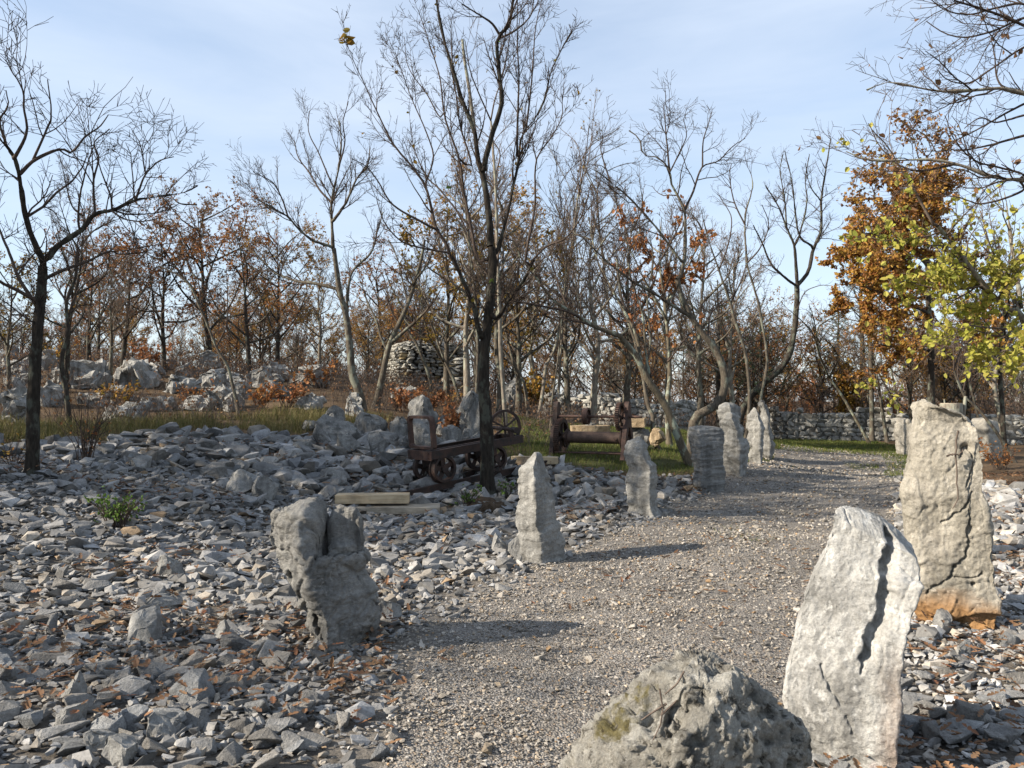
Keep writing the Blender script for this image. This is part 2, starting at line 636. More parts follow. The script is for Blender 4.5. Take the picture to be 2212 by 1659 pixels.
_sep = pm.n('SeparateColor')
pm.l(_vc.outputs['Color'], _sep.inputs[0])
_c = pm.ramp(_sep.outputs[0], [(0.0, (0.16, 0.142, 0.122)), (0.5, (0.27, 0.245, 0.215)), (0.85, (0.37, 0.345, 0.31)), (1.0, (0.30, 0.22, 0.155))])
_c = pm.mix(1.0, _c, pm.ramp(pm.noise(_co, 1.1, 6, 0.65), [(0.3, 0.58), (0.7, 1.15)]), 'MULTIPLY')
_edge = pm.ramp(_vc.outputs['Distance'], [(0.35, 1.0), (0.75, 0.45)])
pm.color(pm.mix(1.0, _c, _edge, 'MULTIPLY'))
_inv = pm.math('SUBTRACT', 1.0, _vc.outputs['Distance'])
pm.bump(_inv, 0.9, 0.012)
path = obj('path', mesh_from('path', np.stack([PX, PY, PZ], -1).reshape(-1, 3), quads, pm.m, True), kind='structure')

# ------------------------------------------------------------------ loose stones
rng = np.random.default_rng(11)
random.seed(4)


def hull_rock(seed, npts, flat=0.55, long=1.35, boxy=0.25):
    r = np.random.default_rng(seed)
    p = r.normal(size=(npts, 3))
    p /= np.linalg.norm(p, axis=1)[:, None]
    p = p * (1 - boxy) + np.sign(p) * np.abs(p) ** 0.45 * boxy * 0.8
    p *= r.uniform(0.75, 1.0, (npts, 1))
    p *= np.array([long, 1.0, flat])
    bm = bmesh.new()
    for q in p:
        bm.verts.new(q)
    bmesh.ops.convex_hull(bm, input=bm.verts)
    bmesh.ops.delete(bm, geom=[v for v in bm.verts if not v.link_faces], context='VERTS')
    bmesh.ops.triangulate(bm, faces=bm.faces)
    bm.verts.ensure_lookup_table()
    v = np.array([q.co[:] for q in bm.verts])
    f = np.array([[w.index for w in g.verts] for g in bm.faces])
    bm.free()
    v = v / np.abs(v[:, :2]).max()
    return v, f


ROCKS = [hull_rock(100 + k, 9 + k % 4, 0.42 + 0.5 * ((k * 7) % 10) / 10, 1.1 + 0.6 * ((k * 3) % 10) / 10) for k in range(36)]
PEBBLES = [hull_rock(300 + k, 8, 0.65, 1.2, 0.3) for k in range(14)]


def rot_mats(rz, tilt, az):
    """random turns: about z, then a tilt about a horizontal axis"""
    c, s = np.cos(rz), np.sin(rz)
    Z = np.zeros((len(rz), 3, 3))
    Z[:, 0, 0], Z[:, 0, 1], Z[:, 1, 0], Z[:, 1, 1], Z[:, 2, 2] = c, -s, s, c, 1
    kx, ky = np.cos(az), np.sin(az)
    ct, st = np.cos(tilt), np.sin(tilt)
    T = np.zeros_like(Z)
    T[:, 0, 0] = ct + kx * kx * (1 - ct)
    T[:, 0, 1] = kx * ky * (1 - ct)
    T[:, 0, 2] = ky * st
    T[:, 1, 0] = kx * ky * (1 - ct)
    T[:, 1, 1] = ct + ky * ky * (1 - ct)
    T[:, 1, 2] = -kx * st
    T[:, 2, 0] = -ky * st
    T[:, 2, 1] = kx * st
    T[:, 2, 2] = ct
    return T @ Z


def stone_tints(n, r, warm=0.07):
    g = r.normal(0.235, 0.066, n).clip(0.09, 0.44)
    t = np.stack([g * 1.0, g * 0.995, g * 0.985], 1)
    t *= np.array([1.03, 1.0, 0.955])
    bl = r.random(n) < 0.2
    t[bl] *= np.array([0.96, 0.99, 1.04])
    bei = r.random(n) < 0.16
    t[bei] *= np.array([1.06, 0.97, 0.85])
    oc = r.random(n) < warm * 0.35
    t[oc] *= np.array([1.05, 0.78, 0.52])
    return t


def scatter_mesh(name, pos, size, rotm, var, tint, lib, mat):
    V, F, T, off = [], [], [], 0
    for k in range(len(lib)):
        sel = np.where(var == k)[0]
        if not len(sel):
            continue
        v, f = lib[k]
        P = np.einsum('nij,nkj->nki', rotm[sel], v[None] * size[sel][:, None, :]) + pos[sel][:, None, :]
        V.append(P.reshape(-1, 3))
        F.append((f[None] + (np.arange(len(sel)) * len(v))[:, None, None]).reshape(-1, 3) + off)
        T.append(np.repeat(tint[sel], len(v), 0))
        off += len(sel) * len(v)
    return mesh_from(name, np.concatenate(V), np.concatenate(F), mat, False, np.concatenate(T))


def sample(area_fn, x0, x1, y0, y1, dens, r):
    n = r.poisson(dens * (x1 - x0) * (y1 - y0))
    x, y = r.uniform(x0, x1, n), r.uniform(y0, y1, n)
    ok = (np.abs(x) < 0.70 * y + 1.6) & area_fn(x, y)
    return x[ok], y[ok]


xs, ys_, ss, kind_ = [], [], [], []
#        y0   y1   dens  rmin  rmax  power
for (y0, y1, dens, ra, rb_, pw) in [(1.6, 4.5, 130, 0.03, 0.13, 2.6), (4.5, 7.5, 120, 0.03, 0.12, 2.6), (7.5, 11.5, 95, 0.035, 0.135, 2.2), (11.5, 19, 62, 0.045, 0.20, 2.0),
                                    (1.6, 5.5, 420, 0.014, 0.035, 1.0), (5.5, 9, 200, 0.018, 0.045, 1.0), (9, 19, 50, 0.03, 0.07, 1.0)]:
    x, y = sample(in_rubble, -15, 9, y0, y1, dens, rng)
    xs.append(x)
    ys_.append(y)
    ss.append(ra + (rb_ - ra) * rng.random(len(x)) ** pw)
x, y, s = np.concatenate(xs), np.concatenate(ys_), np.concatenate(ss)
# stones get smaller and earthier next to the path, larger towards the bank of boulders
dl = path_l(y) - x
s = np.where((dl > 0) & (dl < 0.9), s * (0.55 + 0.5 * dl.clip(0, 0.9)), s)
s = np.where((y > 11.5) & (x < 0.5), s * 1.25, s)
nst = len(x)
var = rng.integers(0, len(ROCKS), nst)
tilt = np.abs(rng.normal(0.0, 0.42, nst))
rz = rng.uniform(0, 2 * PI, nst)
# the slabs of the scree tend to lie one way
rz = np.where(rng.random(nst) < 0.55, rng.normal(0.35, 0.35, nst), rz)
rotm = rot_mats(rz, tilt, rng.uniform(0, 2 * PI, nst))
size = np.stack([s, s * rng.uniform(0.75, 1.0, nst), s * rng.uniform(0.7, 1.15, nst)], 1)
big = s > 0.05
z = H(x, y) + np.where(big, s * rng.uniform(0.05, 0.42, nst), s * rng.uniform(0.1, 0.6, nst) + 0.004)
tint = stone_tints(nst, rng)
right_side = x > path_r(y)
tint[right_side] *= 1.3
tint[~right_side & (y > 7.5) & (x < -1.2)] *= np.array([0.88, 0.89, 0.91])  # tree shade on the left scree, put into the stone tint: darker and bluer
# the stones that show largest become pieces of their own
show = s / y
inframe = (np.abs(x) < 0.655 * y) & (y > 3.35)
rank = np.argsort(-np.where(inframe, show, 0))
single = np.zeros(nst, bool)
single[rank[:300]] = True
bed = obj('rubble_field', None, kind='structure')
bulk = ~single
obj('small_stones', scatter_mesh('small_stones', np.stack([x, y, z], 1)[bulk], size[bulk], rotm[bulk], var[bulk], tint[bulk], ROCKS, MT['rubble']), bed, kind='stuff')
def chip(v, f, seed):
    """break the clean faces of a rock: bevelled edges, small chips"""
    me = mesh_from('tmp', v, f)
    bm = bmesh.new()
    bm.from_mesh(me)
    bpy.data.meshes.remove(me)
    bmesh.ops.bevel(bm, geom=list(bm.edges), offset=0.045, segments=1, affect='EDGES', clamp_overlap=True)
    bmesh.ops.triangulate(bm, faces=[g for g in bm.faces if len(g.verts) > 3])
    bm.verts.ensure_lookup_table()
    v = np.array([q.co[:] for q in bm.verts])
    f = np.array([[w.index for w in g.verts] for g in bm.faces])
    bm.free()
    v = v + 0.035 * np.stack([vnoise(v * 3.7 + 5, seed), vnoise(v * 3.7 + 15, seed + 1), vnoise(v * 3.7 + 25, seed + 2)], 1)
    return v, f


rock_meshes = []
for k, (v, f) in enumerate(ROCKS):
    for j in range(3):
        g = [0.19, 0.24, 0.31][j]
        t = [(g * 1.02, g, g * 0.96), (g * 0.99, g, g * 0.99), (g * 1.05, g * 0.99, g * 0.90)][(k + j) % 3]
        v2, f2 = chip(v, f, 40 + k)
        rock_meshes.append(mesh_from('stone', v2, f2, MT['rubble_single'], False, np.tile(np.array(t), (len(v2), 1))))
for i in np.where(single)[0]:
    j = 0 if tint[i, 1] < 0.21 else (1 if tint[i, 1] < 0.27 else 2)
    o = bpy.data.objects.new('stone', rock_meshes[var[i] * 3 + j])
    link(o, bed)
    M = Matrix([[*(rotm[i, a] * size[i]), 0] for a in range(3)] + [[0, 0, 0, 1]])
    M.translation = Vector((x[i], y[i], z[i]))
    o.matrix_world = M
RUB = (x, y, z, s)

# gravel on the path
xs, ys_, ss = [], [], []
for (y0, y1, dens, ra, rb_, pw) in [(2.0, 4.2, 1900, 0.007, 0.016, 1.5), (4.2, 6.5, 1300, 0.008, 0.018, 1.5), (6.5, 10, 620, 0.010, 0.022, 1.5), (10, 16, 170, 0.014, 0.032, 1.5),
                                    (2.0, 8, 22, 0.018, 0.045, 2.5), (8, 20, 7, 0.02, 0.05, 2.0), (16, 24, 60, 0.018, 0.045, 1.3)]:
    x, y = sample(in_path, -1.2, 12.5, y0, y1, dens, rng)
    xs.append(x)
    ys_.append(y)
    ss.append(ra + (rb_ - ra) * rng.random(len(x)) ** pw)
x, y, s = np.concatenate(xs), np.concatenate(ys_), np.concatenate(ss)
# some bare, finer patches
keep = (s > 0.02) | (rng.random(len(x)) < 0.62 + 0.5 * wob(x, y, 1.1, 21))
x, y, s = x[keep], y[keep], s[keep]
npb = len(x)
rotm = rot_mats(rng.uniform(0, 2 * PI, npb), np.abs(rng.normal(0, 0.4, npb)), rng.uniform(0, 2 * PI, npb))
size = np.stack([s, s * rng.uniform(0.7, 1, npb), s * rng.uniform(0.6, 1, npb)], 1)
z = H(x, y) + 0.014 + s * 0.25
t = stone_tints(npb, rng, 0.12) * np.array([1.26, 1.18, 1.07])
obj('gravel', scatter_mesh('gravel', np.stack([x, y, z], 1), size, rotm, rng.integers(0, len(PEBBLES), npb), t, PEBBLES, MT['gravel']), kind='stuff', label='fine grey and beige limestone gravel covering the path', cat='gravel')

# ------------------------------------------------------------------ dry stone wall at the end of the path
def wall_point(t, pts):
    L = np.concatenate([[0], np.cumsum(np.linalg.norm(np.diff(pts, axis=0), axis=1))])
    return np.array([np.interp(t, L, pts[:, 0]), np.interp(t, L, pts[:, 1])]), L[-1]


wall_mat = limestone_mat('wall_limestone', (0.37, 0.36, 0.325), (0.22, 0.215, 0.195), (0.50, 0.49, 0.45), 1.6, 0.6, 0.3)
WALLROCK = []
for k in range(14):
    v, f = hull_rock(700 + k, 15, 0.85, 1.15, 0.75)
    WALLROCK.append(mesh_from('stone', v, f, wall_mat))


def dry_wall(name, pts, height, label, thick, seed, nsingle, cw=0.30, ch=0.20):
    r = np.random.default_rng(seed)
    pts = np.array(pts, float)
    _, L = wall_point(0, pts)
    t = empty(name, (*wall_point(L / 2, pts)[0], h1(*wall_point(L / 2, pts)[0])), label=label, cat='wall')
    bx, by, bz = t.location
    # dark core so that no light passes between the stones
    n = int(L / 0.5) + 2
    V, F = [], []
    for i in range(n):
        p, _ = wall_point(L * i / (n - 1), pts)
        q, _ = wall_point(min(L, L * i / (n - 1) + 0.01), pts)
        q0, _ = wall_point(max(0, L * i / (n - 1) - 0.01), pts)
        d = (q - q0) / np.linalg.norm(q - q0)
        nrm = np.array([-d[1], d[0]])
        g = h1(*p)
        hh = height(L * i / (n - 1)) - 0.16
        for sgn, zz in ((-1, -0.2), (-1, hh), (1, hh), (1, -0.2)):
            V.append([p[0] + nrm[0] * sgn * thick * 0.28 - bx, p[1] + nrm[1] * sgn * thick * 0.28 - by, g + zz - bz])
        if i:
            a, b = 4 * (i - 1), 4 * i
            F += [[a, b, b + 1, a + 1], [a + 1, b + 1, b + 2, a + 2], [a + 2, b + 2, b + 3, a + 3]]
    F += [[0, 1, 2, 3], [4 * n - 1, 4 * n - 2, 4 * n - 3, 4 * n - 4]]
    core_m = Mat('wall_core', 1.0, 0.0).color((0.13, 0.125, 0.112))
    obj('core', mesh_from('core', V, np.array(F), core_m.m), t)
    places = []
    s = 0.0
    row = 0
    zoff = 0.0
    while zoff < 3:
        s = -r.uniform(0, cw)
        rh = ch * r.uniform(0.8, 1.2)
        any_ = False
        while s < L:
            w = cw * r.uniform(0.6, 1.6)
            mid = min(max(s + w / 2, 0), L)
            if zoff + rh * 0.55 < height(mid) + r.uniform(-0.06, 0.1):
                any_ = True
                p, _ = wall_point(mid, pts)
                q, _ = wall_point(min(L, mid + 0.01), pts)
                q0, _ = wall_point(max(0, mid - 0.01), pts)
                d = (q - q0) / np.linalg.norm(q - q0)
                nrm = np.array([-d[1], d[0]])
                if nrm @ p > 0:
                    nrm = -nrm
                top = zoff + rh * 1.6 > height(mid)
                places.append((p + nrm * (0.0 if top else thick * 0.24) + nrm * r.normal(0, 0.02), h1(*p) + zoff + rh * 0.5, w, rh, math.atan2(d[1], d[0]), top))
            s += w * 0.93
        zoff += rh * 0.9
        row += 1
        if not any_:
            break
    places.sort(key=lambda q: -q[2] * q[3])
    V, F, off = [], [], 0
    for i, (p, zc, w, rh, a, top) in enumerate(places):
        k = int(r.integers(0, 14))
        sc = (w * 0.56, thick * (0.5 if top else 0.30), rh * 0.72)
        rm = Matrix.Rotation(a + r.normal(0, 0.12), 4, 'Z') @ Matrix.Rotation(r.normal(0, 0.10), 4, 'Y')
        M = Matrix.Translation((p[0], p[1], zc)) @ rm @ Matrix.Diagonal((*sc, 1))
        if i < nsingle:
            o = bpy.data.objects.new('stone', WALLROCK[k])
            link(o, t)
            o.matrix_parent_inverse = Matrix.Translation((-bx, -by, -bz))
            o.matrix_basis = M
        else:
            v = np.array([q.co[:] for q in WALLROCK[k].vertices])
            f = np.array([q.vertices[:] for q in WALLROCK[k].polygons])
            A = np.array(M)
            V.append(v @ A[:3, :3].T + A[:3, 3] - np.array([bx, by, bz]))
            F.append(f + off)
            off += len(v)
    if V:
        obj('smaller_stones', mesh_from('smaller_stones', np.concatenate(V), np.concatenate(F), wall_mat), t, kind='stuff')
    return t


wA = at(1655, 935, 34.5)
dry_wall('dry_stone_wall', [(wA[0], 34.5), (11.5, 33.0), (16.0, 30.9), (21.0, 28.6), (26, 26.6)], lambda s: 1.22 + 0.06 * math.sin(s * 1.3) + 0.05 * math.sin(s * 3.1),
         'long grey dry stone wall crossing behind the far end of the gravel path', 0.5, 51, 300, 0.34, 0.215)
dry_wall('dry_stone_wall', [(6.6, 27.8), (5.2, 25.6), (3.9, 26.2), (1.0, 28.8)], lambda s: 0.95 + 0.12 * math.sin(s * 1.7),
         'low tumbled dry stone wall behind the winch and the slanting trees', 0.5, 52, 160, 0.30, 0.19)

# ------------------------------------------------------------------ dry stone hut on the hill
hutc = at(916, 838, 32)
hutz = h1(hutc[0], hutc[1]) - 0.1
hut = empty('stone_hut', (hutc[0], hutc[1], hutz), 0.0, label='small dry stone hut with a domed slab roof on the hill', cat='hut')
hut_mat = limestone_mat('hut_limestone', (0.37, 0.355, 0.31), (0.23, 0.22, 0.195), (0.48, 0.465, 0.415), 1.5, 0.6, 0.25)
hut_tan = limestone_mat('hut_tan_stone', (0.42, 0.33, 0.18), (0.30, 0.23, 0.12), (0.50, 0.40, 0.24), 1.5, 0.5, 0.0)
HUTR = []
for k in range(12):
    v, f = hull_rock(800 + k, 15, 0.8, 1.1, 0.85)
    HUTR.append((v, f, mesh_from('stone', v, f, hut_mat), mesh_from('stone', v, f, hut_tan)))
_r = np.random.default_rng(77)
W2, D2, HW = 1.22, 1.15, 1.46
hang = math.radians(28)
hut_single = []


def hut_outline(t, z):
    """point and outward normal angle on the rounded square plan at height z; the dome draws in above the eaves"""
    k = 1.0 if z < HW else math.sqrt(max(0.0, 1 - ((z - HW) / 0.50) ** 2)) ** 0.8
    e = 12.0 if z < HW else 6.0
    c, s = math.cos(t), math.sin(t)
    rr = (abs(c) ** e + abs(s) ** e) ** (-1 / e)
    return np.array([c * rr * W2 * k, s * rr * D2 * k])


items = []
z = 0.02
while z < HW + 0.47:
    roof = z >= HW
    rh = 0.075 * _r.uniform(0.8, 1.2) if roof else 0.13 * _r.uniform(0.8, 1.3)
    k = np.linalg.norm(hut_outline(0.3, z)) / np.linalg.norm(hut_outline(0.3, 0))
    n = max(6, int((7.6 * k) / (0.27 if roof else 0.25)))
    ph = _r.uniform(0, 1)
    for i in range(n):
        t = 2 * PI * (i + ph + _r.normal(0, 0.12)) / n
        p = hut_outline(t, z)
        q = hut_outline(t + 0.03, z)
        ang = math.atan2(q[1] - p[1], q[0] - p[0])
        out = 1.0 + (0.05 if roof and z < HW + 0.1 else 0) + _r.normal(0, 0.012)
        items.append((p * out, z + rh / 2, (7.6 * k / n) * 0.56, 0.17, rh * (0.62 if not roof else 0.75), ang, roof, t))
    z += rh * 0.86
V, F, off = [], [], 0
ca, sa = math.cos(hang), math.sin(hang)
cnt = 0
for (p, zc, a, b, c, ang, roof, t) in items:
    k = int(_r.integers(0, 12))
    P = np.array([p[0] * ca - p[1] * sa, p[0] * sa + p[1] * ca])
    facing = P[1] < 0.45
    # the small square window in the right-hand face
    th = (t + hang) % (2 * PI)
    if not roof and 0.80 < zc < 1.0 and abs((t % (2 * PI)) - (PI * 1.5 + 0.32)) < 0.07:
        continue
    M = Matrix.Translation((P[0], P[1], zc)) @ Matrix.Rotation(ang + hang + _r.normal(0, 0.07), 4, 'Z') @ Matrix.Rotation(_r.normal(0, 0.06), 4, 'Y') @ Matrix.Diagonal((a, b, c, 1))
    if facing and cnt < 300:
        cnt += 1
        tan = _r.random() < 0.07 and not roof
        o = bpy.data.objects.new('stone', HUTR[k][3] if tan else HUTR[k][2])
        link(o, hut)
        o.matrix_basis = M
    else:
        A = np.array(M)
        V.append(HUTR[k][0] @ A[:3, :3].T + A[:3, 3])
        F.append(HUTR[k][1] + off)
        off += len(HUTR[k][0])
obj('rear_stones', mesh_from('rear_stones', np.concatenate(V), np.concatenate(F), hut_mat), hut, kind='stuff')
# dark inner lining behind the joints
V, F = [], []
zs = list(np.linspace(-0.3, HW, 4)) + list(np.linspace(HW + 0.06, HW + 0.44, 7))
nn = 28
for zz in zs:
    for i in range(nn):
        p = hut_outline(2 * PI * i / nn, max(zz, 0)) * 0.93
        V.append([p[0] * ca - p[1] * sa, p[0] * sa + p[1] * ca, zz])
for j in range(len(zs) - 1):
    for i in range(nn):
        F.append([j * nn + i, j * nn + (i + 1) % nn, (j + 1) * nn + (i + 1) % nn, (j + 1) * nn + i])
obj('lining', mesh_from('lining', V, np.array(F), Mat('hut_dark', 1, 0).color((0.04, 0.037, 0.033)).m), hut)
# ------------------------------------------------------------------ rocks: shapes
def vnormals(v, f):
    n = np.zeros_like(v)
    if f.shape[1] == 4:
        fn = np.cross(v[f[:, 2]] - v[f[:, 0]], v[f[:, 3]] - v[f[:, 1]])
    else:
        fn = np.cross(v[f[:, 1]] - v[f[:, 0]], v[f[:, 2]] - v[f[:, 0]])
    for k in range(f.shape[1]):
        np.add.at(n, f[:, k], fn)
    return n / (np.linalg.norm(n, axis=1)[:, None] + 1e-12)


def polydist(px, pz, line):
    """distance of points to a polyline in a plane, and the way along it (0..1)"""
    best = np.full(px.shape, 9.0)
    along = np.zeros(px.shape)
    L = len(line) - 1
    for k in range(L):
        a, b = np.array(line[k]), np.array(line[k + 1])
        ab = b - a
        t = np.clip(((px - a[0]) * ab[0] + (pz - a[1]) * ab[1]) / (ab @ ab), 0, 1)
        d = np.hypot(px - a[0] - t * ab[0], pz - a[1] - t * ab[1])
        s = d < best
        best[s] = d[s]
        along[s] = ((k + t) / L)[s]
    return best, along


def standing_stone(name, rows, thick, ridge, q, mat, label, group, seed=1, na=60, nh=90, nb=10, lumps=(0.05, 3.0), layer=(0.02, 2.0, 12.0), rough=(0.008, 16.0),
                   cracks=(0.0, 3.0), grooves=(), top=None, d=None, bury=0.15, hook=None, edge_rough=0.03, cuts=0, ledge=(0.0, 9.0), plates=(0.0, 6.0), topk=0.55):
    """a stone lofted from its measured left and right edges; front and back get their own depth"""
    rows = sorted(rows)
    Yb = rows[-1][0]
    Xc = 0.5 * (rows[-1][1] + rows[-1][2]) if d is None else 0.5 * (rows[len(rows) // 2][1] + rows[len(rows) // 2][2])
    base = ground_at(Xc, Yb) if d is None else np.array([at(Xc, Yb, d)[0], d, 0])
    if d is not None:
        base[2] = h1(base[0], base[1])
    D = base[1]
    tab = []
    for (Y, a, b) in rows:
        pa, pb = at(a, Y, D), at(b, Y, D)
        tab.append((pa[2] - base[2], pa[0] - base[0], pb[0] - base[0]))
    tab = np.array(sorted(tab))
    tab = np.vstack([[tab[0, 0] - 0.0 - bury - max(0, tab[0, 0]), tab[0, 1], tab[0, 2]], tab])
    zt = tab[-1, 0]
    zz = np.linspace(tab[0, 0], zt, nh)
    L = np.interp(zz, tab[:, 0], tab[:, 1])
    R = np.interp(zz, tab[:, 0], tab[:, 2])
    L = L + edge_rough * fbm(np.stack([zz * 6, zz * 0 + seed, zz * 0], 1), seed, 4) * np.minimum(1, (R - L) * 3)
    R = R + edge_rough * fbm(np.stack([zz * 6, zz * 0 + seed + 9, zz * 0], 1), seed + 5, 4) * np.minimum(1, (R - L) * 3)
    u = np.linspace(-1, 1, na)
    u = np.sign(u) * (1 - (1 - np.abs(u)) ** 1.25)
    g = np.minimum((u + 1) / (1 + ridge), (1 - u) / (1 - ridge)).clip(0, 1) ** q
    gb = (1 - np.abs(u) ** 2.6).clip(0, 1)
    tk = thick * (np.interp(zz, [0, zt * 0.75, zt], [1.0, 0.9, topk]) if topk > 0.3 else np.sqrt((1 - (np.clip(zz, 0, zt) / (zt * 1.01)) ** 2.5)))
    cx, hw = (L + R) / 2, (R - L) / 2
    X = cx[:, None] + hw[:, None] * u[None]
    Z = np.repeat(zz[:, None], na, 1)
    front = np.stack([X, -tk[:, None] * g[None] * 0.5, Z], -1)
    back = np.stack([X, tk[:, None] * gb[None] * 0.5, Z], -1)[:, 1:-1]
    V = np.concatenate([front.reshape(-1, 3), back.reshape(-1, 3)])
    nf = nh * na
    fi = np.arange(nf).reshape(nh, na)
    bi = nf + np.arange(nh * (na - 2)).reshape(nh, na - 2)
    bfull = np.concatenate([fi[:, :1], bi, fi[:, -1:]], 1)
    F = [np.stack([fi[:-1, :-1], fi[:-1, 1:], fi[1:, 1:], fi[1:, :-1]], -1).reshape(-1, 4),
         np.stack([bfull[:-1, 1:], bfull[:-1, :-1], bfull[1:, :-1], bfull[1:, 1:]], -1).reshape(-1, 4)]
    # top cap
    cap = []
    off = len(V)
    tf, tb = fi[-1, 1:-1], bi[-1]
    extra = []
    grid = [tf]
    for k in range(1, nb):
        w = k / nb
        P = V[tf] * (1 - w) + V[tb] * w
        P[:, 2] += 0.25 * min(thick, 0.3) * np.sin(PI * w) * (1 - u[1:-1] ** 2) * 0.5
        extra.append(P)
        grid.append(off + np.arange(len(tf)))
        off += len(tf)
    grid.append(tb)
    if extra:
        V = np.concatenate([V] + extra)
    grid = np.array(grid)
    grid = np.concatenate([np.full((len(grid), 1), fi[-1, 0]), grid, np.full((len(grid), 1), fi[-1, -1])], 1)
    cap = np.stack([grid[:-1, :-1], grid[:-1, 1:], grid[1:, 1:], grid[1:, :-1]], -1).reshape(-1, 4)
    Fq = np.concatenate(F + [cap])
    if top is not None:
        V[:, 2] += top(V[:, 0], V[:, 1], V[:, 2], zt)
    if cuts:
        rr = np.random.default_rng(seed)
        for _ in range(cuts):
            az = rr.uniform(-PI, 0)
            nrm = np.array([math.cos(az) * 0.6, math.sin(az), rr.normal(0, 0.35)])
            nrm /= np.linalg.norm(nrm)
            pr = V @ nrm
            c = np.quantile(pr, rr.uniform(0.86, 0.95))
            ov = np.maximum(pr - c, 0)
            V = V - 0.85 * ov[:, None] * nrm
    sd = seed * 17.3
    n = vnormals(V, Fq)
    P = V + sd
    V = V + n * (lumps[0] * fbm(P * lumps[1], seed, 3))[:, None]
    lay = vnoise(np.stack([P[:, 0] * layer[1], P[:, 1] * layer[1], P[:, 2] * layer[2] + 1.5 * vnoise(P * 2.0, seed + 3)], 1), seed + 40)
    lay2 = ridged(np.stack([P[:, 0] * layer[1] * 1.7, P[:, 1] * layer[1] * 1.7, P[:, 2] * layer[2] * 0.5], 1), seed + 44, 3)
    V = V + n * (layer[0] * (lay + 0.6 * lay2))[:, None]
    if ledge[0]:
        # bedding: each course weathers to a lip and an undercut
        sl = P[:, 2] * ledge[1] + 1.3 * vnoise(P * 1.7, seed + 21) + 0.5 * vnoise(P * 5, seed + 22)
        k = np.floor(sl).astype(np.int64)
        fr = sl - k
        amp = 0.35 + 0.65 * np.abs(_hash(k, k * 0, k * 0, seed + 23))
        V = V + n * (ledge[0] * amp * (fr ** 0.6 - 0.55) * smooth01((1 - fr) / 0.10))[:, None]
    if plates[0]:
        # flaked faces
        pw = P * plates[1] * np.array([1.0, 1.0, 0.6]) + 0.35 * np.stack([vnoise(P * 4, seed + 24), vnoise(P * 4, seed + 25), vnoise(P * 4, seed + 26)], 1)
        f1, f2, cr = worley(pw, seed + 27)
        V = V + n * (plates[0] * (cr * smooth01((f2 - f1) / 0.12) - 0.5 * np.exp(-((f2 - f1) / 0.05) ** 2) * (cr > 0.1)))[:, None]
    if cracks[0]:
        w = vnoise(P * cracks[1], seed + 60) + 0.35 * vnoise(P * cracks[1] * 3.1, seed + 61)
        V = V - n * (cracks[0] * np.exp(-(w / 0.035) ** 2))[:, None]
    for (line, depth, width) in grooves:
        ln = [(at(a, b, D)[0] - base[0], at(a, b, D)[2] - base[2]) for a, b in line]
        dist, al = polydist(V[:, 0] + 0.014 * vnoise(P * 16, seed + 70) + 0.008 * vnoise(P * 45, seed + 71), V[:, 2] + 0.01 * vnoise(P * 30, seed + 72), ln)
        w = width * (0.55 + 0.45 * np.sin(PI * np.clip(al * 0.9 + 0.08, 0, 1)))
        m = np.exp(-(dist / w) ** 4) * (n[:, 1] < 0.2)
        V = V + np.array([0, 1.0, 0]) * (depth * m)[:, None]
    if hook is not None:
        V = hook(V, n, D, base)
    V = V + n * (rough[0] * (0.8 * fbm(P * rough[1], seed + 80, 5, 0.65) + 0.5 * ridged(P * rough[1] * 0.7, seed + 90, 3)))[:, None]
    me = mesh_from(name, V, Fq, mat, True)
    o = obj(name, me, None, base, None, label, 'standing stone', group)
    return o


def boulder(name, pos, dims, seed, mat, label, cat='boulder', group=None, rz=0.0, sub=4, cuts=26, lump=0.05, rill=0.0, rough=0.02, parent=None, layer=0.0, kind=None, boxy=0.45, plate=0.035):
    """an angular rock: icosphere, flat fracture faces, then weathering"""
    r = np.random.default_rng(seed)
    bm = bmesh.new()
    bmesh.ops.create_icosphere(bm, subdivisions=sub, radius=1.0)
    v = np.array([q.co[:] for q in bm.verts])
    f = np.array([[w.index for w in g.verts] for g in bm.faces])
    bm.free()
    v = v * (1 - boxy) + np.sign(v) * np.abs(v) ** 0.4 * boxy
    v = v * (1 + 0.22 * fbm(v * 1.1 + seed, seed, 2))[:, None]
    for _ in range(cuts):
        nrm = r.normal(size=3) * np.array([1, 1, 0.8])
        nrm /= np.linalg.norm(nrm)
        c = r.uniform(0.38, 0.8)
        ov = np.maximum(v @ nrm - c, 0)
        v = v - 0.93 * ov[:, None] * nrm
    v = v / np.abs(v).max(0)
    dims = np.array(dims, float)
    v = v * dims * 0.5
    m = dims.min()
    P = v + seed * 3.1
    n = vnormals(v, f)
    v = v + n * (lump * m * 0.5 * fbm(P * (1.6 / m), seed + 1, 3))[:, None]
    if rill:
        # rain runnels: vertical flutes
        w = ridged(np.stack([P[:, 0] * 5, P[:, 1] * 5, P[:, 2] * 0.7], 1), seed + 5, 2)
        v = v + n * (rill * (w - 0.5))[:, None]
    if layer:
        w = vnoise(np.stack([P[:, 0] * 1.2, P[:, 1] * 1.2, P[:, 2] * 9], 1), seed + 6)
        v = v + n * (layer * w)[:, None]
    f1, f2, cr = worley(P * (3.6 / m) + 0.3 * np.stack([vnoise(P * (4 / m), seed + 31), vnoise(P * (4 / m), seed + 32), vnoise(P * (4 / m), seed + 33)], 1), seed + 34)
    v = v + n * (plate * m * cr * smooth01((f2 - f1) / 0.1))[:, None]
    v = v + n * (rough * m * fbm(P * (7 / m), seed + 9, 5, 0.65))[:, None]
    me = mesh_from(name, v, f, mat, sub >= 5)
    o = obj(name, me, parent, pos, (0, 0, rz), label, cat if label else None, group, kind)
    return o


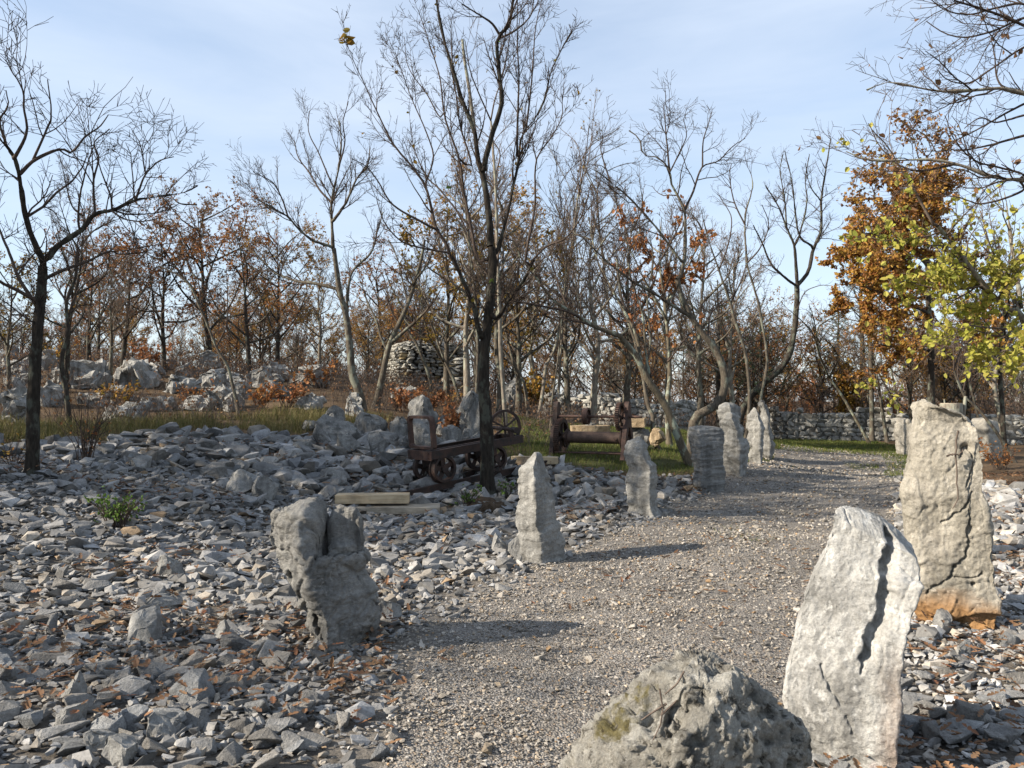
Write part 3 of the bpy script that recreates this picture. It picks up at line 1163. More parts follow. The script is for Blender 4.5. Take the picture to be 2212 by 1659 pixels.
GS = 'upright limestone slabs along the gravel path'
lime_a = limestone_mat('limestone_scalloped', (0.19, 0.184, 0.17), (0.108, 0.105, 0.097), (0.265, 0.258, 0.238), 1.3, 0.7, 0.15, stretch=(1, 1, 2.2))
lime_b = limestone_mat('limestone_pale', (0.235, 0.229, 0.212), (0.145, 0.141, 0.131), (0.31, 0.303, 0.282), 1.3, 0.6, 0.2, stretch=(1, 1, 2.0))
lime_d = limestone_mat('limestone_banded', (0.19, 0.187, 0.177), (0.11, 0.108, 0.102), (0.28, 0.275, 0.26), 1.3, 0.7, 0.05, stretch=(0.6, 0.6, 5.0))
lime_r1 = limestone_mat('limestone_white', (0.37, 0.362, 0.338), (0.20, 0.196, 0.182), (0.52, 0.512, 0.485), 1.6, 0.75, 0.45, rust_x=(0.10, 0.28, (0.28, 0.13, 0.055)), pink=True)
lime_r2 = limestone_mat('limestone_beige', (0.31, 0.285, 0.235), (0.21, 0.195, 0.16), (0.40, 0.37, 0.315), 1.4, 0.8, 0.15, ochre=(0.17, 0.40, (0.30, 0.17, 0.075)))
lime_fb = limestone_mat('limestone_mossy', (0.36, 0.34, 0.295), (0.13, 0.12, 0.10), (0.52, 0.50, 0.445), 3.0, 1.0, 0.25, moss=(3.2, 0.575))


def saddle(x, y, z, zt):
    f = smooth01((z - (zt - 0.30)) / 0.20)
    low = smooth01((x + 0.14) / 0.05) * smooth01((0.05 - y) / 0.06) * 0.20
    notch = 0.20 * np.exp(-((x + 0.11) / 0.04) ** 2)
    right_low = 0.035 * smooth01((x + 0.10) / 0.06)
    return -f * (low + notch + right_low)


def hook_a(V, n, D, base):
    # small dissolved holes and the slot at the foot
    for (X, Y, r, dp) in [(637, 1238, 0.030, 0.07), (655, 1282, 0.028, 0.08), (690, 1165, 0.05, 0.04), (668, 1302, 0.03, 0.05)]:
        p = at(X, Y, D) - base
        d2 = np.hypot(V[:, 0] - p[0], (V[:, 2] - p[2]) * 0.8)
        V = V + np.array([0, 1, 0]) * (dp * np.exp(-(d2 / r) ** 3) * (n[:, 1] < 0))[:, None]
    return V


standing_stone('standing_stone', [(1101, 596, 784), (1132, 583, 783), (1152, 585, 784), (1180, 599, 787), (1202, 612, 799), (1231, 618, 786), (1253, 625, 793), (1275, 645, 808),
               (1293, 654, 812), (1319, 660, 821), (1348, 667, 819), (1381, 684, 797), (1390, 690, 780)], 0.64, -0.16, 1.0, lime_a,
               'scalloped grey standing stone with a notched two-horned top', GS, 3, 110, 160, 22, (0.022, 4.0), (0.005, 4.0, 15.0), (0.010, 24.0), (0.012, 3.0),
               grooves=[([(693, 1320), (705, 1340), (715, 1358)], 0.10, 0.022)], top=saddle, hook=hook_a, edge_rough=0.02, ledge=(0.008, 13.0), plates=(0.020, 4.5))
standing_stone('standing_stone', [(985, 1147, 1168), (997, 1137, 1172), (1014, 1126, 1180), (1030, 1120, 1184), (1058, 1117, 1190), (1085, 1117, 1198), (1107, 1115, 1204), (1130, 1115, 1209),
               (1148, 1126, 1214), (1160, 1118, 1217), (1190, 1115, 1221), (1213, 1125, 1223)], 0.50, -0.02, 1.0, lime_b,
               'blunt pointed grey standing stone to the right of the slender tree', GS, 5, 60, 120, 8, (0.010, 4.0), (0.004, 4.0, 18.0), (0.008, 24.0), ledge=(0.005, 17.0), plates=(0.010, 5.0))
standing_stone('standing_stone', [(948, 1372, 1386), (954, 1358, 1394), (962, 1354, 1398), (975, 1352, 1402), (990, 1351, 1408), (1006, 1353, 1414), (1030, 1354, 1417), (1060, 1355, 1418), (1090, 1358, 1421), (1112, 1362, 1425)],
               0.6, 0.30, 1.0, lime_b, 'narrow rippled standing stone with one sunlit and one shaded face', GS, 7, 50, 100, 8, (0.008, 4.0), (0.007, 3.0, 20.0), (0.008, 22.0), ledge=(0.006, 16.0), plates=(0.008, 6.0))
standing_stone('standing_stone', [(925, 1490, 1558), (935, 1489, 1562), (950, 1490, 1561), (975, 1491, 1560), (1000, 1495, 1562), (1025, 1499, 1565), (1045, 1500, 1568), (1057, 1503, 1562)],
               0.55, -0.55, 0.45, lime_d, 'dark banded flat-topped standing stone below the curved trunk', GS, 9, 50, 100, 8, (0.014, 3.0), (0.014, 1.2, 22.0), (0.007, 18.0), edge_rough=0.02, ledge=(0.02, 12.0))
standing_stone('standing_stone', [(875, 1556, 1588), (885, 1551, 1594), (905, 1550, 1598), (930, 1558, 1608), (960, 1562, 1615), (990, 1563, 1614), (1010, 1560, 1612), (1022, 1568, 1608)],
               0.7, -0.1, 0.85, lime_b, 'tall pale standing stone with a waist, behind the dark banded one', GS, 12, 50, 90, 8, (0.03, 3.0), (0.02, 1.2, 11.0), (0.012, 15.0), ledge=(0.03, 6.0))
standing_stone('standing_stone', [(885, 1625, 1634), (897, 1620, 1643), (920, 1619, 1645), (950, 1619, 1646), (980, 1621, 1646), (1000, 1622, 1645)],
               0.45, 0.2, 0.7, lime_b, 'thin pitted grey standing stone, shorter of the far pair on the left verge', GS, 14, 40, 80, 6, (0.03, 3.0), (0.03, 2.0, 8.0), (0.015, 12.0))
standing_stone('standing_stone', [(864, 1642, 1652), (876, 1639, 1658), (900, 1642, 1664), (930, 1643, 1667), (970, 1645, 1669), (990, 1646, 1664)],
               0.45, 0.0, 0.7, lime_a, 'jagged grey standing stone, taller of the far pair on the left verge', GS, 16, 40, 80, 6, (0.04, 3.0), (0.03, 2.0, 8.0), (0.012, 12.0))


def top_r1(x, y, z, zt):
    # the top face slopes down to the right and towards the camera
    f = smooth01((z - (zt - 0.40)) / 0.36)
    return -f * (0.10 * smooth01((0.12 - y) / 0.26) + 0.36 * np.maximum(x - X_R1, 0))


X_R1 = -0.06
standing_stone('standing_stone', [(1085, 1799, 1955), (1089, 1796, 1966), (1110, 1792, 1972), (1140, 1789, 1975), (1160, 1786, 1976), (1180, 1783, 1976), (1220, 1773, 1970),
               (1260, 1758, 1962), (1295, 1741, 1956), (1335, 1727, 1947), (1380, 1716, 1936), (1440, 1706, 1928), (1490, 1700, 1924), (1540, 1704, 1920), (1600, 1725, 1914), (1642, 1750, 1890)],
               0.56, 0.62, 0.9, lime_r1, 'bright whitish slanting standing stone with a deep groove, beside the mossy boulder', GS, 21, 120, 190, 18, (0.008, 2.5), (0.003, 5.0, 5.0), (0.005, 28.0), (0.008, 3.4),
               grooves=[([(1908, 1150), (1884, 1233), (1868, 1302), (1846, 1355), (1836, 1398)], 0.075, 0.026), ([(1836, 1395), (1828, 1425)], 0.03, 0.008),
                        ([(1762, 1425), (1775, 1465), (1790, 1500)], 0.016, 0.007), ([(1800, 1520), (1815, 1560)], 0.012, 0.006)], top=top_r1, edge_rough=0.014, plates=(0.005, 4.0))


def hook_r2(V, n, D, base):
    for (X, Y, r, dp) in [(2034, 1212, 0.014, 0.05), (2064, 1246, 0.014, 0.05), (1976, 1224, 0.022, 0.06), (2056, 965, 0.035, 0.05), (2105, 940, 0.03, 0.07)]:
        p = at(X, Y, D) - base
        d2 = np.hypot(V[:, 0] - p[0], V[:, 2] - p[2])
        V = V + np.array([0, 1, 0]) * (dp * np.exp(-(d2 / r) ** 3) * (n[:, 1] < 0))[:, None]
    # the rusty foot is broken back under an arched lip
    xb = (V[:, 0] - (at(2090, 1320, D)[0] - base[0])) / 0.20
    lip = (at(2000, 1330, D)[2] - base[2]) + 0.10 * (1 - xb ** 2).clip(-1.2, 1)
    V = V + np.array([0, 1, 0]) * (0.07 * smooth01((lip - V[:, 2]) / 0.03) * (n[:, 1] < 0.1))[:, None]
    return V


r2g = [[(2062, 960), (2066, 1000), (2050, 1040), (2048, 1043)], [(2056, 1055), (2044, 1090), (2030, 1105), (2011, 1125)], [(2052, 1090), (2055, 1120), (2054, 1160), (2050, 1195), (2032, 1210)],
       [(2032, 1212), (2024, 1238), (2000, 1262), (1990, 1275)], [(2030, 1235), (2060, 1236), (2080, 1222)], [(2101, 1010), (2108, 1060), (2112, 1090)], [(2040, 985), (2048, 970), (2056, 962)]]
r2 = standing_stone('standing_stone', [(879, 1990, 2005), (884, 1984, 2030), (892, 1981, 2060), (903, 1980, 2080), (920, 1979, 2091), (955, 1978, 2097), (990, 1971, 2098), (1025, 1966, 2101), (1060, 1957, 2105),
               (1090, 1953, 2112), (1125, 1955, 2114), (1165, 1958, 2116), (1200, 1960, 2123), (1235, 1961, 2131), (1260, 1961, 2135), (1295, 1961, 2131), (1348, 1990, 2125)],
               0.62, 0.66, 0.7, lime_r2, 'tall beige standing stone with cracks and a rust-orange foot', GS, 23, 110, 190, 14, (0.018, 3.0), (0.006, 4.0, 6.0), (0.008, 22.0), (0.010, 2.6),
               grooves=[(g_, 0.034, 0.0075) for g_ in r2g], hook=hook_r2, edge_rough=0.02, plates=(0.012, 4.5))
# dead vine stems lying on the cracks of the tall beige stone
def tube_mesh(name, pts, r0, r1, sides, mat):
    pts = np.array(pts, float)
    t = np.gradient(pts, axis=0)
    t /= np.linalg.norm(t, axis=1)[:, None]
    ref = np.array([0.31, 0.2, 0.93])
    a = np.cross(t, ref)
    a /= np.linalg.norm(a, axis=1)[:, None]
    b = np.cross(t, a)
    rr = np.linspace(r0, r1, len(pts))
    th = np.arange(sides) * 2 * PI / sides
    V = (pts[:, None] + rr[:, None, None] * (np.cos(th)[None, :, None] * a[:, None] + np.sin(th)[None, :, None] * b[:, None])).reshape(-1, 3)
    F = []
    for i in range(len(pts) - 1):
        for j in range(sides):
            F.append([i * sides + j, i * sides + (j + 1) % sides, (i + 1) * sides + (j + 1) % sides, (i + 1) * sides + j])
    return mesh_from(name, V, np.array(F), mat, True)


r2b = np.array(r2.location)
for path_ in [[(2070, 930), (2064, 960), (2068, 1000), (2066, 1040), (2072, 1070), (2060, 1100)], [(2046, 985), (2060, 980), (2072, 982), (2082, 972)]]:
    pts = [at(a, b, r2b[1] - 0.27) - r2b for a, b in path_]
    pts = np.array([np.array([np.interp(s_, np.linspace(0, 1, len(pts)), [p[k] for p in pts]) for k in range(3)]) for s_ in np.linspace(0, 1, 14)])
    pts += np.random.default_rng(5).normal(0, 0.004, pts.shape)
    obj('dead_vine', tube_mesh('dead_vine', pts, 0.007, 0.004, 5, MT['twig_pale']), r2)


def hook_fb(V, n, D, base):
    P = V * 1.0
    pit = vnoise(P * 26, 401) + 0.5 * vnoise(P * 52, 402)
    V = V - n * (0.028 * smooth01((pit - 0.30) / 0.18))[:, None]
    hol = vnoise(P * 6.5, 404)
    V = V - n * (0.035 * smooth01((hol - 0.25) / 0.3))[:, None]
    return V


fb = standing_stone('boulder', [(1432, 1470, 1560), (1438, 1452, 1590), (1447, 1438, 1606), (1467, 1412, 1622), (1492, 1368, 1650), (1532, 1322, 1690), (1572, 1283, 1735), (1612, 1256, 1748), (1662, 1232, 1749),
                (1702, 1216, 1743), (1762, 1195, 1737), (1842, 1175, 1725), (1922, 1165, 1715)], 0.70, -0.35, 0.5, lime_fb,
                'squat pitted boulder with yellow moss at the bottom edge of the photo', 'none', 31, 140, 160, 26, (0.03, 4.0), (0.012, 4.0, 5.0), (0.012, 30.0), (0.010, 3.0), d=2.72, topk=0.1, hook=hook_fb, edge_rough=0.025,
                grooves=[([(1497, 1465), (1480, 1475), (1440, 1500), (1415, 1530)], 0.05, 0.03)])
fb['category'] = 'boulder'
del fb['group']
fbb = np.array(fb.location)
for path_ in [[(1425, 1488), (1432, 1530), (1427, 1565), (1410, 1600)], [(1440, 1520), (1405, 1542), (1385, 1556)], [(1478, 1450), (1462, 1478), (1436, 1500)], [(1428, 1545), (1455, 1520), (1462, 1512)]]:
    pts = [at(a, b, fbb[1] - 0.33) - fbb for a, b in path_]
    pts = np.array([np.array([np.interp(s_, np.linspace(0, 1, len(pts)), [p[k] for p in pts]) for k in range(3)]) for s_ in np.linspace(0, 1, 10)])
    obj('dead_twig', tube_mesh('dead_twig', pts, 0.0035, 0.002, 4, MT['twig_pale']), fb)

# far stones on the right verge
lime_r3 = limestone_mat('limestone_grey_beige', (0.30, 0.28, 0.24), (0.20, 0.19, 0.16), (0.39, 0.365, 0.315), 1.4, 0.8, 0.15)
standing_stone('standing_stone', [(908, 1942, 1962), (916, 1940, 1968), (935, 1939, 1972), (960, 1940, 1975), (984, 1943, 1972)], 0.8, 0.3, 0.7, lime_r3,
               'short grey standing stone just behind the tall beige one', GS, 41, 40, 70, 6, (0.05, 2.0), (0.03, 2.0, 6.0), (0.012, 10.0))
standing_stone('standing_stone', [(905, 2100, 2140), (915, 2092, 2152), (940, 2090, 2160), (965, 2092, 2166), (990, 2096, 2168)], 0.9, -0.3, 0.6, lime_r3,
               'broad low standing stone to the right behind the tall beige one', GS, 43, 40, 70, 6, (0.06, 1.6), (0.03, 2.0, 5.0), (0.012, 10.0))

# ------------------------------------------------------------------ boulders on the bank and outcrops on the hill
karst = limestone_mat('karst_limestone', (0.30, 0.293, 0.272), (0.14, 0.137, 0.126), (0.41, 0.402, 0.378), 1.3, 0.9, 0.3, stretch=(1.6, 1.6, 0.5))
bank_m = limestone_mat('bank_limestone', (0.20, 0.196, 0.184), (0.12, 0.118, 0.111), (0.28, 0.275, 0.258), 1.3, 0.8, 0.1)


def rock_box(X0, X1, Y0, Y1, seed, mat, label, group, depth=0.9, d=None, name='boulder', cat='boulder', over=1.12, **kw):
    g = ground_at((X0 + X1) / 2, Y1) if d is None else at((X0 + X1) / 2, Y1, d)
    w = (X1 - X0) * KD * g[1] / FPX
    hh = (Y1 - Y0) * KD * g[1] / FPX
    gz = h1(g[0], g[1] + w * depth * 0.3)
    zc = g[2] + hh * 0.5
    hh2 = hh * over + 0.15
    return boulder(name, (g[0], g[1] + w * depth * 0.35, zc - 0.06), (w * over, w * depth, hh2), seed, mat, label, cat, group, **kw)


GB = 'grey boulders banked up behind the cart'
for k, (a, b, c, d_, lab, kw) in enumerate([
        (636, 690, 902, 932, 'small flat-topped grey boulder at the left end of the boulder bank', {}),
        (676, 772, 902, 966, 'rounded lumpy grey boulder left of centre in the bank of boulders', {}),
        (752, 832, 896, 958, 'dark split grey boulder in the middle of the boulder bank', {}),
        (824, 894, 886, 962, 'broad grey boulder with sunlit crest left of the cart hoop', dict(rill=0.03)),
        (868, 950, 858, 935, 'peaked grey boulder rising above the cart hoop', dict(rill=0.05)),
        (880, 958, 905, 992, 'flat-faced grey boulder seen through the cart hoop', {}),
        (980, 1052, 846, 962, 'tall pointed fluted boulder just left of the slender tree', dict(rill=0.06, depth=0.7)),
        (1005, 1044, 838, 872, 'small pale rock perched on the pointed fluted boulder', {}),
        (790, 828, 938, 985, 'low dark boulder below the split one in the bank', {}),
        (720, 770, 940, 985, 'low grey boulder at the foot of the rounded lumpy one', {}),
        (945, 1000, 925, 975, 'dark boulder low behind the bed of the cart', {})]):
    rock_box(a, b, c, d_, 900 + k, bank_m, lab, GB, rz=0.4 * k, sub=5 if k in (4, 6) else 4, **kw)
_rb = np.random.default_rng(66)
for k in range(22):
    X_, Y_p = _rb.uniform(640, 1040), _rb.uniform(925, 985)
    w_, h_ = _rb.uniform(28, 60), _rb.uniform(22, 46)
    rock_box(X_ - w_ / 2, X_ + w_ / 2, Y_p - h_, Y_p, 1100 + k, bank_m, 'smaller angular grey block wedged into the boulder bank', 'angular blocks wedged into the boulder bank', rz=k * 0.7, sub=4)
GH = 'pale karst outcrops on the hillside'
for k, (a, b, c, d_, lab, dp) in enumerate([
        (-10, 48, 802, 848, 'pale outcrop at the left edge of the photo, upper one', 0.8),
        (-12, 60, 838, 918, 'large pale outcrop at the left edge of the photo, lower one', 0.8),
        (112, 236, 780, 842, 'broad fluted white outcrop beyond the big bare left tree', 0.6),
        (228, 338, 779, 838, 'blocky white outcrop with a shaded right face above the yellow bush', 0.6),
        (82, 134, 822, 878, 'white outcrop half hidden by the thin stems on the left', 0.8),
        (352, 424, 816, 852, 'low pale outcrop among the dry brush, left of the white blocks', 0.8),
        (416, 476, 800, 842, 'pale upright block behind the slanting thin trunk', 0.8),
        (466, 530, 798, 834, 'pale fluted block right of the slanting thin trunk', 0.8),
        (520, 608, 801, 834, 'low white fluted ledge on the hillside', 0.6),
        (438, 516, 832, 884, 'grey split outcrop at the foot of the slanting thin trunk', 0.8),
        (560, 612, 826, 862, 'shaded grey outcrop under the white ledge', 0.8),
        (630, 700, 792, 838, 'fluted grey outcrop at the start of the rusty brush', 0.8),
        (640, 704, 850, 886, 'low grey rock in the rusty brush', 0.8),
        (742, 782, 848, 898, 'grey block at the foot of the forked bare tree', 0.8),
        (200, 312, 872, 914, 'low shaded outcrop behind the tall grass', 0.6),
        (300, 370, 850, 890, 'shaded grey outcrop beside the yellow bush', 0.7),
        (232, 308, 756, 780, 'flat dark ledge of rock higher on the hillside', 0.5),
        (316, 372, 708, 764, 'small rock tower standing on the crest of the hill', 0.8),
        (1208, 1262, 832, 866, 'grey fluted rock behind the left frame of the winch', 0.8),
        (1282, 1334, 836, 866, 'grey fluted rock behind the toothed wheel of the winch', 0.8),
        (1240, 1290, 846, 880, 'dark low rock between the two fluted rocks behind the winch', 0.8),
        (1080, 1128, 822, 890, 'heaped grey rock behind the thin stems right of the slender tree', 0.8),
        (850, 905, 838, 868, 'grey rock below the stone hut', 0.8),
        (-5, 40, 735, 790, 'pale rock high on the hillside at the left edge of the photo', 0.8)]):
    rock_box(a, b, c, d_, 950 + k, karst, lab, GH, dp, None, 'rock_outcrop', 'rock', 1.08, rill=0.07 if k % 3 else 0.05, boxy=0.75, plate=0.13, rz=0.15 * ((k * 5) % 7 - 3), cuts=22)

MARK = [(0, 'the left edge of the photo'), (75, 'the big left tree'), (175, 'the broad fluted outcrop'), (285, 'the blocky white outcrop'), (390, 'the low pale outcrop'), (455, 'the slanting thin trunk'),
        (560, 'the low white ledge'), (665, 'the rusty brush'), (765, 'the wide-topped bare tree'), (850, 'the corner of the stone hut'), (920, 'the stone hut'), (985, 'the tumbled slab heap'), (1057, 'the slender tree'),
        (1130, 'the hand wheel of the cart'), (1210, 'the left frame of the winch'), (1285, 'the winch drum'), (1365, 'the tan stone slab'), (1425, 'the lichen-covered trunk'), (1525, 'the dark banded stone'),
        (1585, 'the waisted pale stone'), (1650, 'the far pair of stones'), (1715, 'the J-curved trunk'), (1785, 'the bright orange bush'), (1885, 'the brown pole trunk'), (1955, 'the short grey stone'),
        (2040, 'the tall beige stone'), (2120, 'the broad low stone'), (2212, 'the right edge of the photo')]
_rb = np.random.default_rng(67)
for k in range(18):
    X_ = 20 + 600 * k / 18 + _rb.uniform(-12, 12)
    Y_p = _rb.uniform(800, 892)
    w_, h_ = _rb.uniform(45, 85), _rb.uniform(26, 44)
    lx_, ln_ = min(MARK, key=lambda q: abs(q[0] - X_))
    lab_ = ('upper' if Y_p < 830 else 'middle' if Y_p < 862 else 'lower') + (' low broken ledge of pale rock ' if k % 2 else ' small broken ledge of pale rock ') + ('at' if 'edge of' in ln_ else 'left of' if X_ < lx_ else 'right of') + ' ' + ln_
    rock_box(X_ - w_ / 2, X_ + w_ / 2, Y_p - h_, Y_p, 1200 + k, karst, lab_, 'low broken ledges on the hillside', 0.6, None, 'rock_outcrop', 'rock', 1.2, rill=0.05, boxy=0.8, plate=0.13, rz=_rb.uniform(-.5, .5))

# tumbled heap beside the hut
cg = at(984, 842, 31)
cairn = empty('stone_heap', (cg[0], 31.0, h1(cg[0], 31.0)), label='tumbled heap of slabs to the right of the stone hut', cat='stone heap')
_r = np.random.default_rng(9)
for k in range(46):
    zz = _r.uniform(0, 1) ** 1.3
    rad = (1 - zz * 0.8) * 0.62
    a = _r.uniform(PI, 2 * PI) if k % 4 else _r.uniform(0, PI)
    o = bpy.data.objects.new('slab', HUTR[k % 12][3] if k % 19 == 3 else HUTR[k % 12][2])
    link(o, cairn)
    o.matrix_basis = Matrix.Translation((rad * math.cos(a), rad * math.sin(a), zz * 1.35)) @ Matrix.Rotation(a + PI / 2 + _r.normal(0, .3), 4, 'Z') @ Matrix.Rotation(_r.normal(0, .15), 4, 'Y') @ Matrix.Diagonal((_r.uniform(.16, .28), .2, _r.uniform(.06, .12), 1))

# single loose rocks that stand out of the rubble
GL = 'larger loose rocks lying on the rubble'
loose_m = limestone_mat('loose_limestone', (0.245, 0.24, 0.226), (0.155, 0.152, 0.144), (0.32, 0.315, 0.297), 2.2, 0.6, 0.1)
for k, (a, b, c, d_, lab, dp) in enumerate([
        (238, 352, 1312, 1392, 'largest angular loose rock with a pointed crest, lower left', 0.7),
        (292, 382, 1280, 1322, 'smooth pale block just behind the largest loose rock', 0.7),
        (206, 290, 1610, 1662, 'flat pale slab at the bottom edge, lower left', 1.1),
        (162, 258, 1590, 1634, 'flat grey slab just above the one at the bottom edge', 1.0),
        (92, 168, 1540, 1582, 'pale rounded slab left of the two flat slabs', 0.9),
        (128, 182, 1470, 1522, 'upright tilted slab lower left, above the pale rounded slab', 0.5),
        (290, 388, 1555, 1600, 'wide flat blue-grey slab among the dead leaves', 0.8),
        (445, 500, 1355, 1400, 'angular grey wedge left of the two-horned stone', 0.8),
        (804, 880, 1288, 1338, 'split grey rock against the foot of the two-horned stone', 0.7),
        (1100, 1182, 1148, 1215, 'sunlit wedge of rock leaning on the blunt pointed stone', 0.5),
        (1050, 1100, 1150, 1196, 'pale jagged rock left of the blunt pointed stone', 0.7),
        (2066, 2134, 1370, 1428, 'smooth grey block in front of the rust-footed stone', 0.8),
        (2010, 2062, 1330, 1372, 'white rock at the foot of the rust-footed stone', 0.8),
        (335, 398, 1205, 1252, 'grey boulder behind the small green shrub', 0.8),
        (470, 540, 1020, 1068, 'grey boulder in the shaded scree, left of the cart', 0.8),
        (545, 600, 1030, 1085, 'dark split boulder in the shaded scree near the cart', 0.8),
        (690, 745, 1010, 1050, 'grey rock in the shaded scree beside the rail', 0.8),
        (265, 320, 985, 1015, 'grey boulder at the foot of the tall grass', 0.8)]):
    rock_box(a, b, c, d_, 1300 + k, loose_m, lab, GL, dp, None, 'loose_rock', 'rock', 1.05, rz=0.3 * ((k * 5) % 7 - 3), cuts=18, lump=0.06, rough=0.012)
# ------------------------------------------------------------------ iron and timber
class MB:
    def __init__(self):
        self.v, self.f = [], []

    def add(self, v, f):
        n = sum(len(q) for q in self.v)
        self.v.append(np.asarray(v, float))
        self.f += [[i + n for i in g] for g in f]
        return self

    def box(self, c, s, R=None):
        c, s = np.array(c, float), np.array(s, float) / 2
        v = np.array([[a, b, d] for a in (-1, 1) for b in (-1, 1) for d in (-1, 1)]) * s
        if R is not None:
            v = v @ np.array(R).T
        return self.add(v + c, [[0, 1, 3, 2], [4, 6, 7, 5], [0, 4, 5, 1], [2, 3, 7, 6], [0, 2, 6, 4], [1, 5, 7, 3]])

    def bar(self, a, b, w, h, up=(0, 0, 1)):
        a, b = np.array(a, float), np.array(b, float)
        t = b - a
        L = np.linalg.norm(t)
        t /= L
        sd = np.cross(np.array(up, float), t)
        sd /= np.linalg.norm(sd)
        u = np.cross(t, sd)
        return self.box((a + b) / 2, (L, w, h), np.stack([t, sd, u], 1))

    def rod(self, a, b, r, n=14, r2=None):
        a, b = np.array(a, float), np.array(b, float)
        r2 = r if r2 is None else r2
        t = (b - a) / np.linalg.norm(b - a)
        s = np.cross(t, [0.3, 0.2, 0.93] if abs(t[2]) < 0.9 else [1, 0, 0])
        s /= np.linalg.norm(s)
        u = np.cross(t, s)
        th = np.arange(n) * 2 * PI / n
        ring = np.cos(th)[:, None] * s + np.sin(th)[:, None] * u
        v = np.concatenate([a + ring * r, b + ring * r2])
        return self.add(v, [[i, (i + 1) % n, n + (i + 1) % n, n + i] for i in range(n)] + [list(range(n))[::-1], list(range(n, 2 * n))])

    def ring(self, c, axis, prof, n=40, start=0, arc=2 * PI):
        """lathe of a closed (radius, along-axis) outline about an axis"""
        c, ax = np.array(c, float), np.array(axis, float)
        ax /= np.linalg.norm(ax)
        s = np.cross(ax, [0, 0, 1.0])
        s /= np.linalg.norm(s)
        u = np.cross(s, ax)
        m = len(prof)
        V, F = [], []
        full = abs(arc - 2 * PI) < 1e-6
        nn = n if full else n + 1
        for i in range(nn):
            t = start + arc * i / n
            rd = math.cos(t) * s + math.sin(t) * u
            for (r, h) in prof:
                V.append(c + rd * r + ax * h)
        for i in range(n):
            j = (i + 1) % nn if full else i + 1
            for k in range(m):
                l = (k + 1) % m
                F.append([i * m + k, j * m + k, j * m + l, i * m + l])
        return self.add(V, F)

    def build(self, name, mat, parent=None, bevel=0.0, smooth=False, loc=None, **kw):
        v = np.concatenate(self.v)
        me = bpy.data.meshes.new(name)
        me.from_pydata([tuple(q) for q in v], [], self.f)
        me.materials.append(mat)
        bm = bmesh.new()
        bm.from_mesh(me)
        bmesh.ops.recalc_face_normals(bm, faces=bm.faces)
        if bevel:
            bmesh.ops.bevel(bm, geom=list(bm.edges), offset=bevel, segments=1, affect='EDGES', clamp_overlap=True)
        bm.to_mesh(me)
        bm.free()
        me.polygons.foreach_set('use_smooth', np.zeros(len(me.polygons), dtype=bool))
        o = obj(name, me, parent, loc, **kw)
        if smooth:
            for p in me.polygons:
                p.use_smooth = True
            md = o.modifiers.new('edge', 'EDGE_SPLIT')
            md.split_angle = math.radians(35)
        return o


def rect_prof(r0, r1, h0, h1_):
    return [(r0, h0), (r1, h0), (r1, h1_), (r0, h1_)]


# rails run up and away to the right from the pale beams
R0 = ground_at(868, 1092)
R0 = np.array([R0[0], R0[1] + 0.15])
R1 = ground_at(1190, 1022)
R1 = np.array([R1[0], R1[1]])
rd = (R1 - R0) / np.linalg.norm(R1 - R0)
want = np.array([0.70, 0.714])
rd = rd * 0.5 + want * 0.5
rd /= np.linalg.norm(rd)
rs = np.array([rd[1], -rd[0]])            # to the right of travel
RL = 3.9
GAUGE = 0.50
P_c = at(930, 1040, 12.6)[:2]             # between the near pair of wheels
# slide the line so that it passes under the near end of the cart
mid0 = P_c - rd * 1.25


def track(s, o, z=0.0):
    p = mid0 + rd * s + rs * o
    return np.array([p[0], p[1], z])


def gz_line(s):
    return h1(*track(0.6, 0)[:2]) - 0.06 + (h1(*track(RL, 0)[:2]) + 0.0 - h1(*track(0.6, 0)[:2]) + 0.06) * s / RL


for sd, lab in ((-1, 'rusty narrow-gauge rail under the cart, the one farther from the path'), (1, 'rusty narrow-gauge rail under the cart, the one nearer the path')):
    a, b = track(-0.1, sd * GAUGE / 2), track(RL, sd * GAUGE / 2)
    a[2], b[2] = gz_line(-0.1), gz_line(RL)
    m = MB()
    m.bar(a + [0, 0, 0.085], b + [0, 0, 0.085], 0.040, 0.026)
    m.bar(a + [0, 0, 0.045], b + [0, 0, 0.045], 0.014, 0.062)
    m.bar(a + [0, 0, 0.008], b + [0, 0, 0.008], 0.075, 0.014)
    m.build('rail', MT['iron'], None, 0.0, label=lab, cat='rail', group='rails under the quarry cart')
rail_top = 0.098


def beam(name, X0, X1, Yc, d, w, h, mat, label, yaw, lift):
    a, b = at(X0, Yc, d), at(X1, Yc, d)
    L = abs(b[0] - a[0])
    c = (a + b) / 2
    m = MB().box((0, 0, 0), (L, w, h))
    o = m.build(name, mat, None, 0.008, label=label, cat='timber')
    o.location = (c[0], d, h1(c[0], d) + lift)
    o.rotation_euler = (0.0, 0, yaw)
    return o


tb = mid0 - rd * 0.12
bd = tb[1] - 0.35
beam('timber_beam', 727, 884, 1085, bd, 0.26, 0.13, MT['pine_wood'], 'pale sawn pine beam across the near end of the rails', 0.06, 0.165)
beam('timber_beam', 742, 950, 1105, bd - 0.06, 0.42, 0.10, MT['grey_wood'], 'weathered grey beam lying under the pale pine beam', 0.08, 0.045)
fe = track(RL - 0.25, 0.15)
beam('timber_beam', 1105, 1206, 1008, fe[1], 0.16, 0.13, MT['pine_wood'], 'pale pine beam under the far end of the rails', -0.25, 0.10)
for k, s_ in enumerate((1.0, 2.0)):
    p = track(s_, 0)
    o = MB().box((0, 0, 0), (1.0, 0.16, 0.11)).build('sleeper', MT['grey_wood'], None, 0.008, label=['grey timber sleeper under the near wheels of the cart', 'grey timber sleeper under the middle of the cart'][k], cat='timber', group='sleepers under the rails')
    o.location = (p[0], p[1], gz_line(s_) - 0.057)
    o.rotation_euler = (0, 0, math.atan2(rs[1], rs[0]))

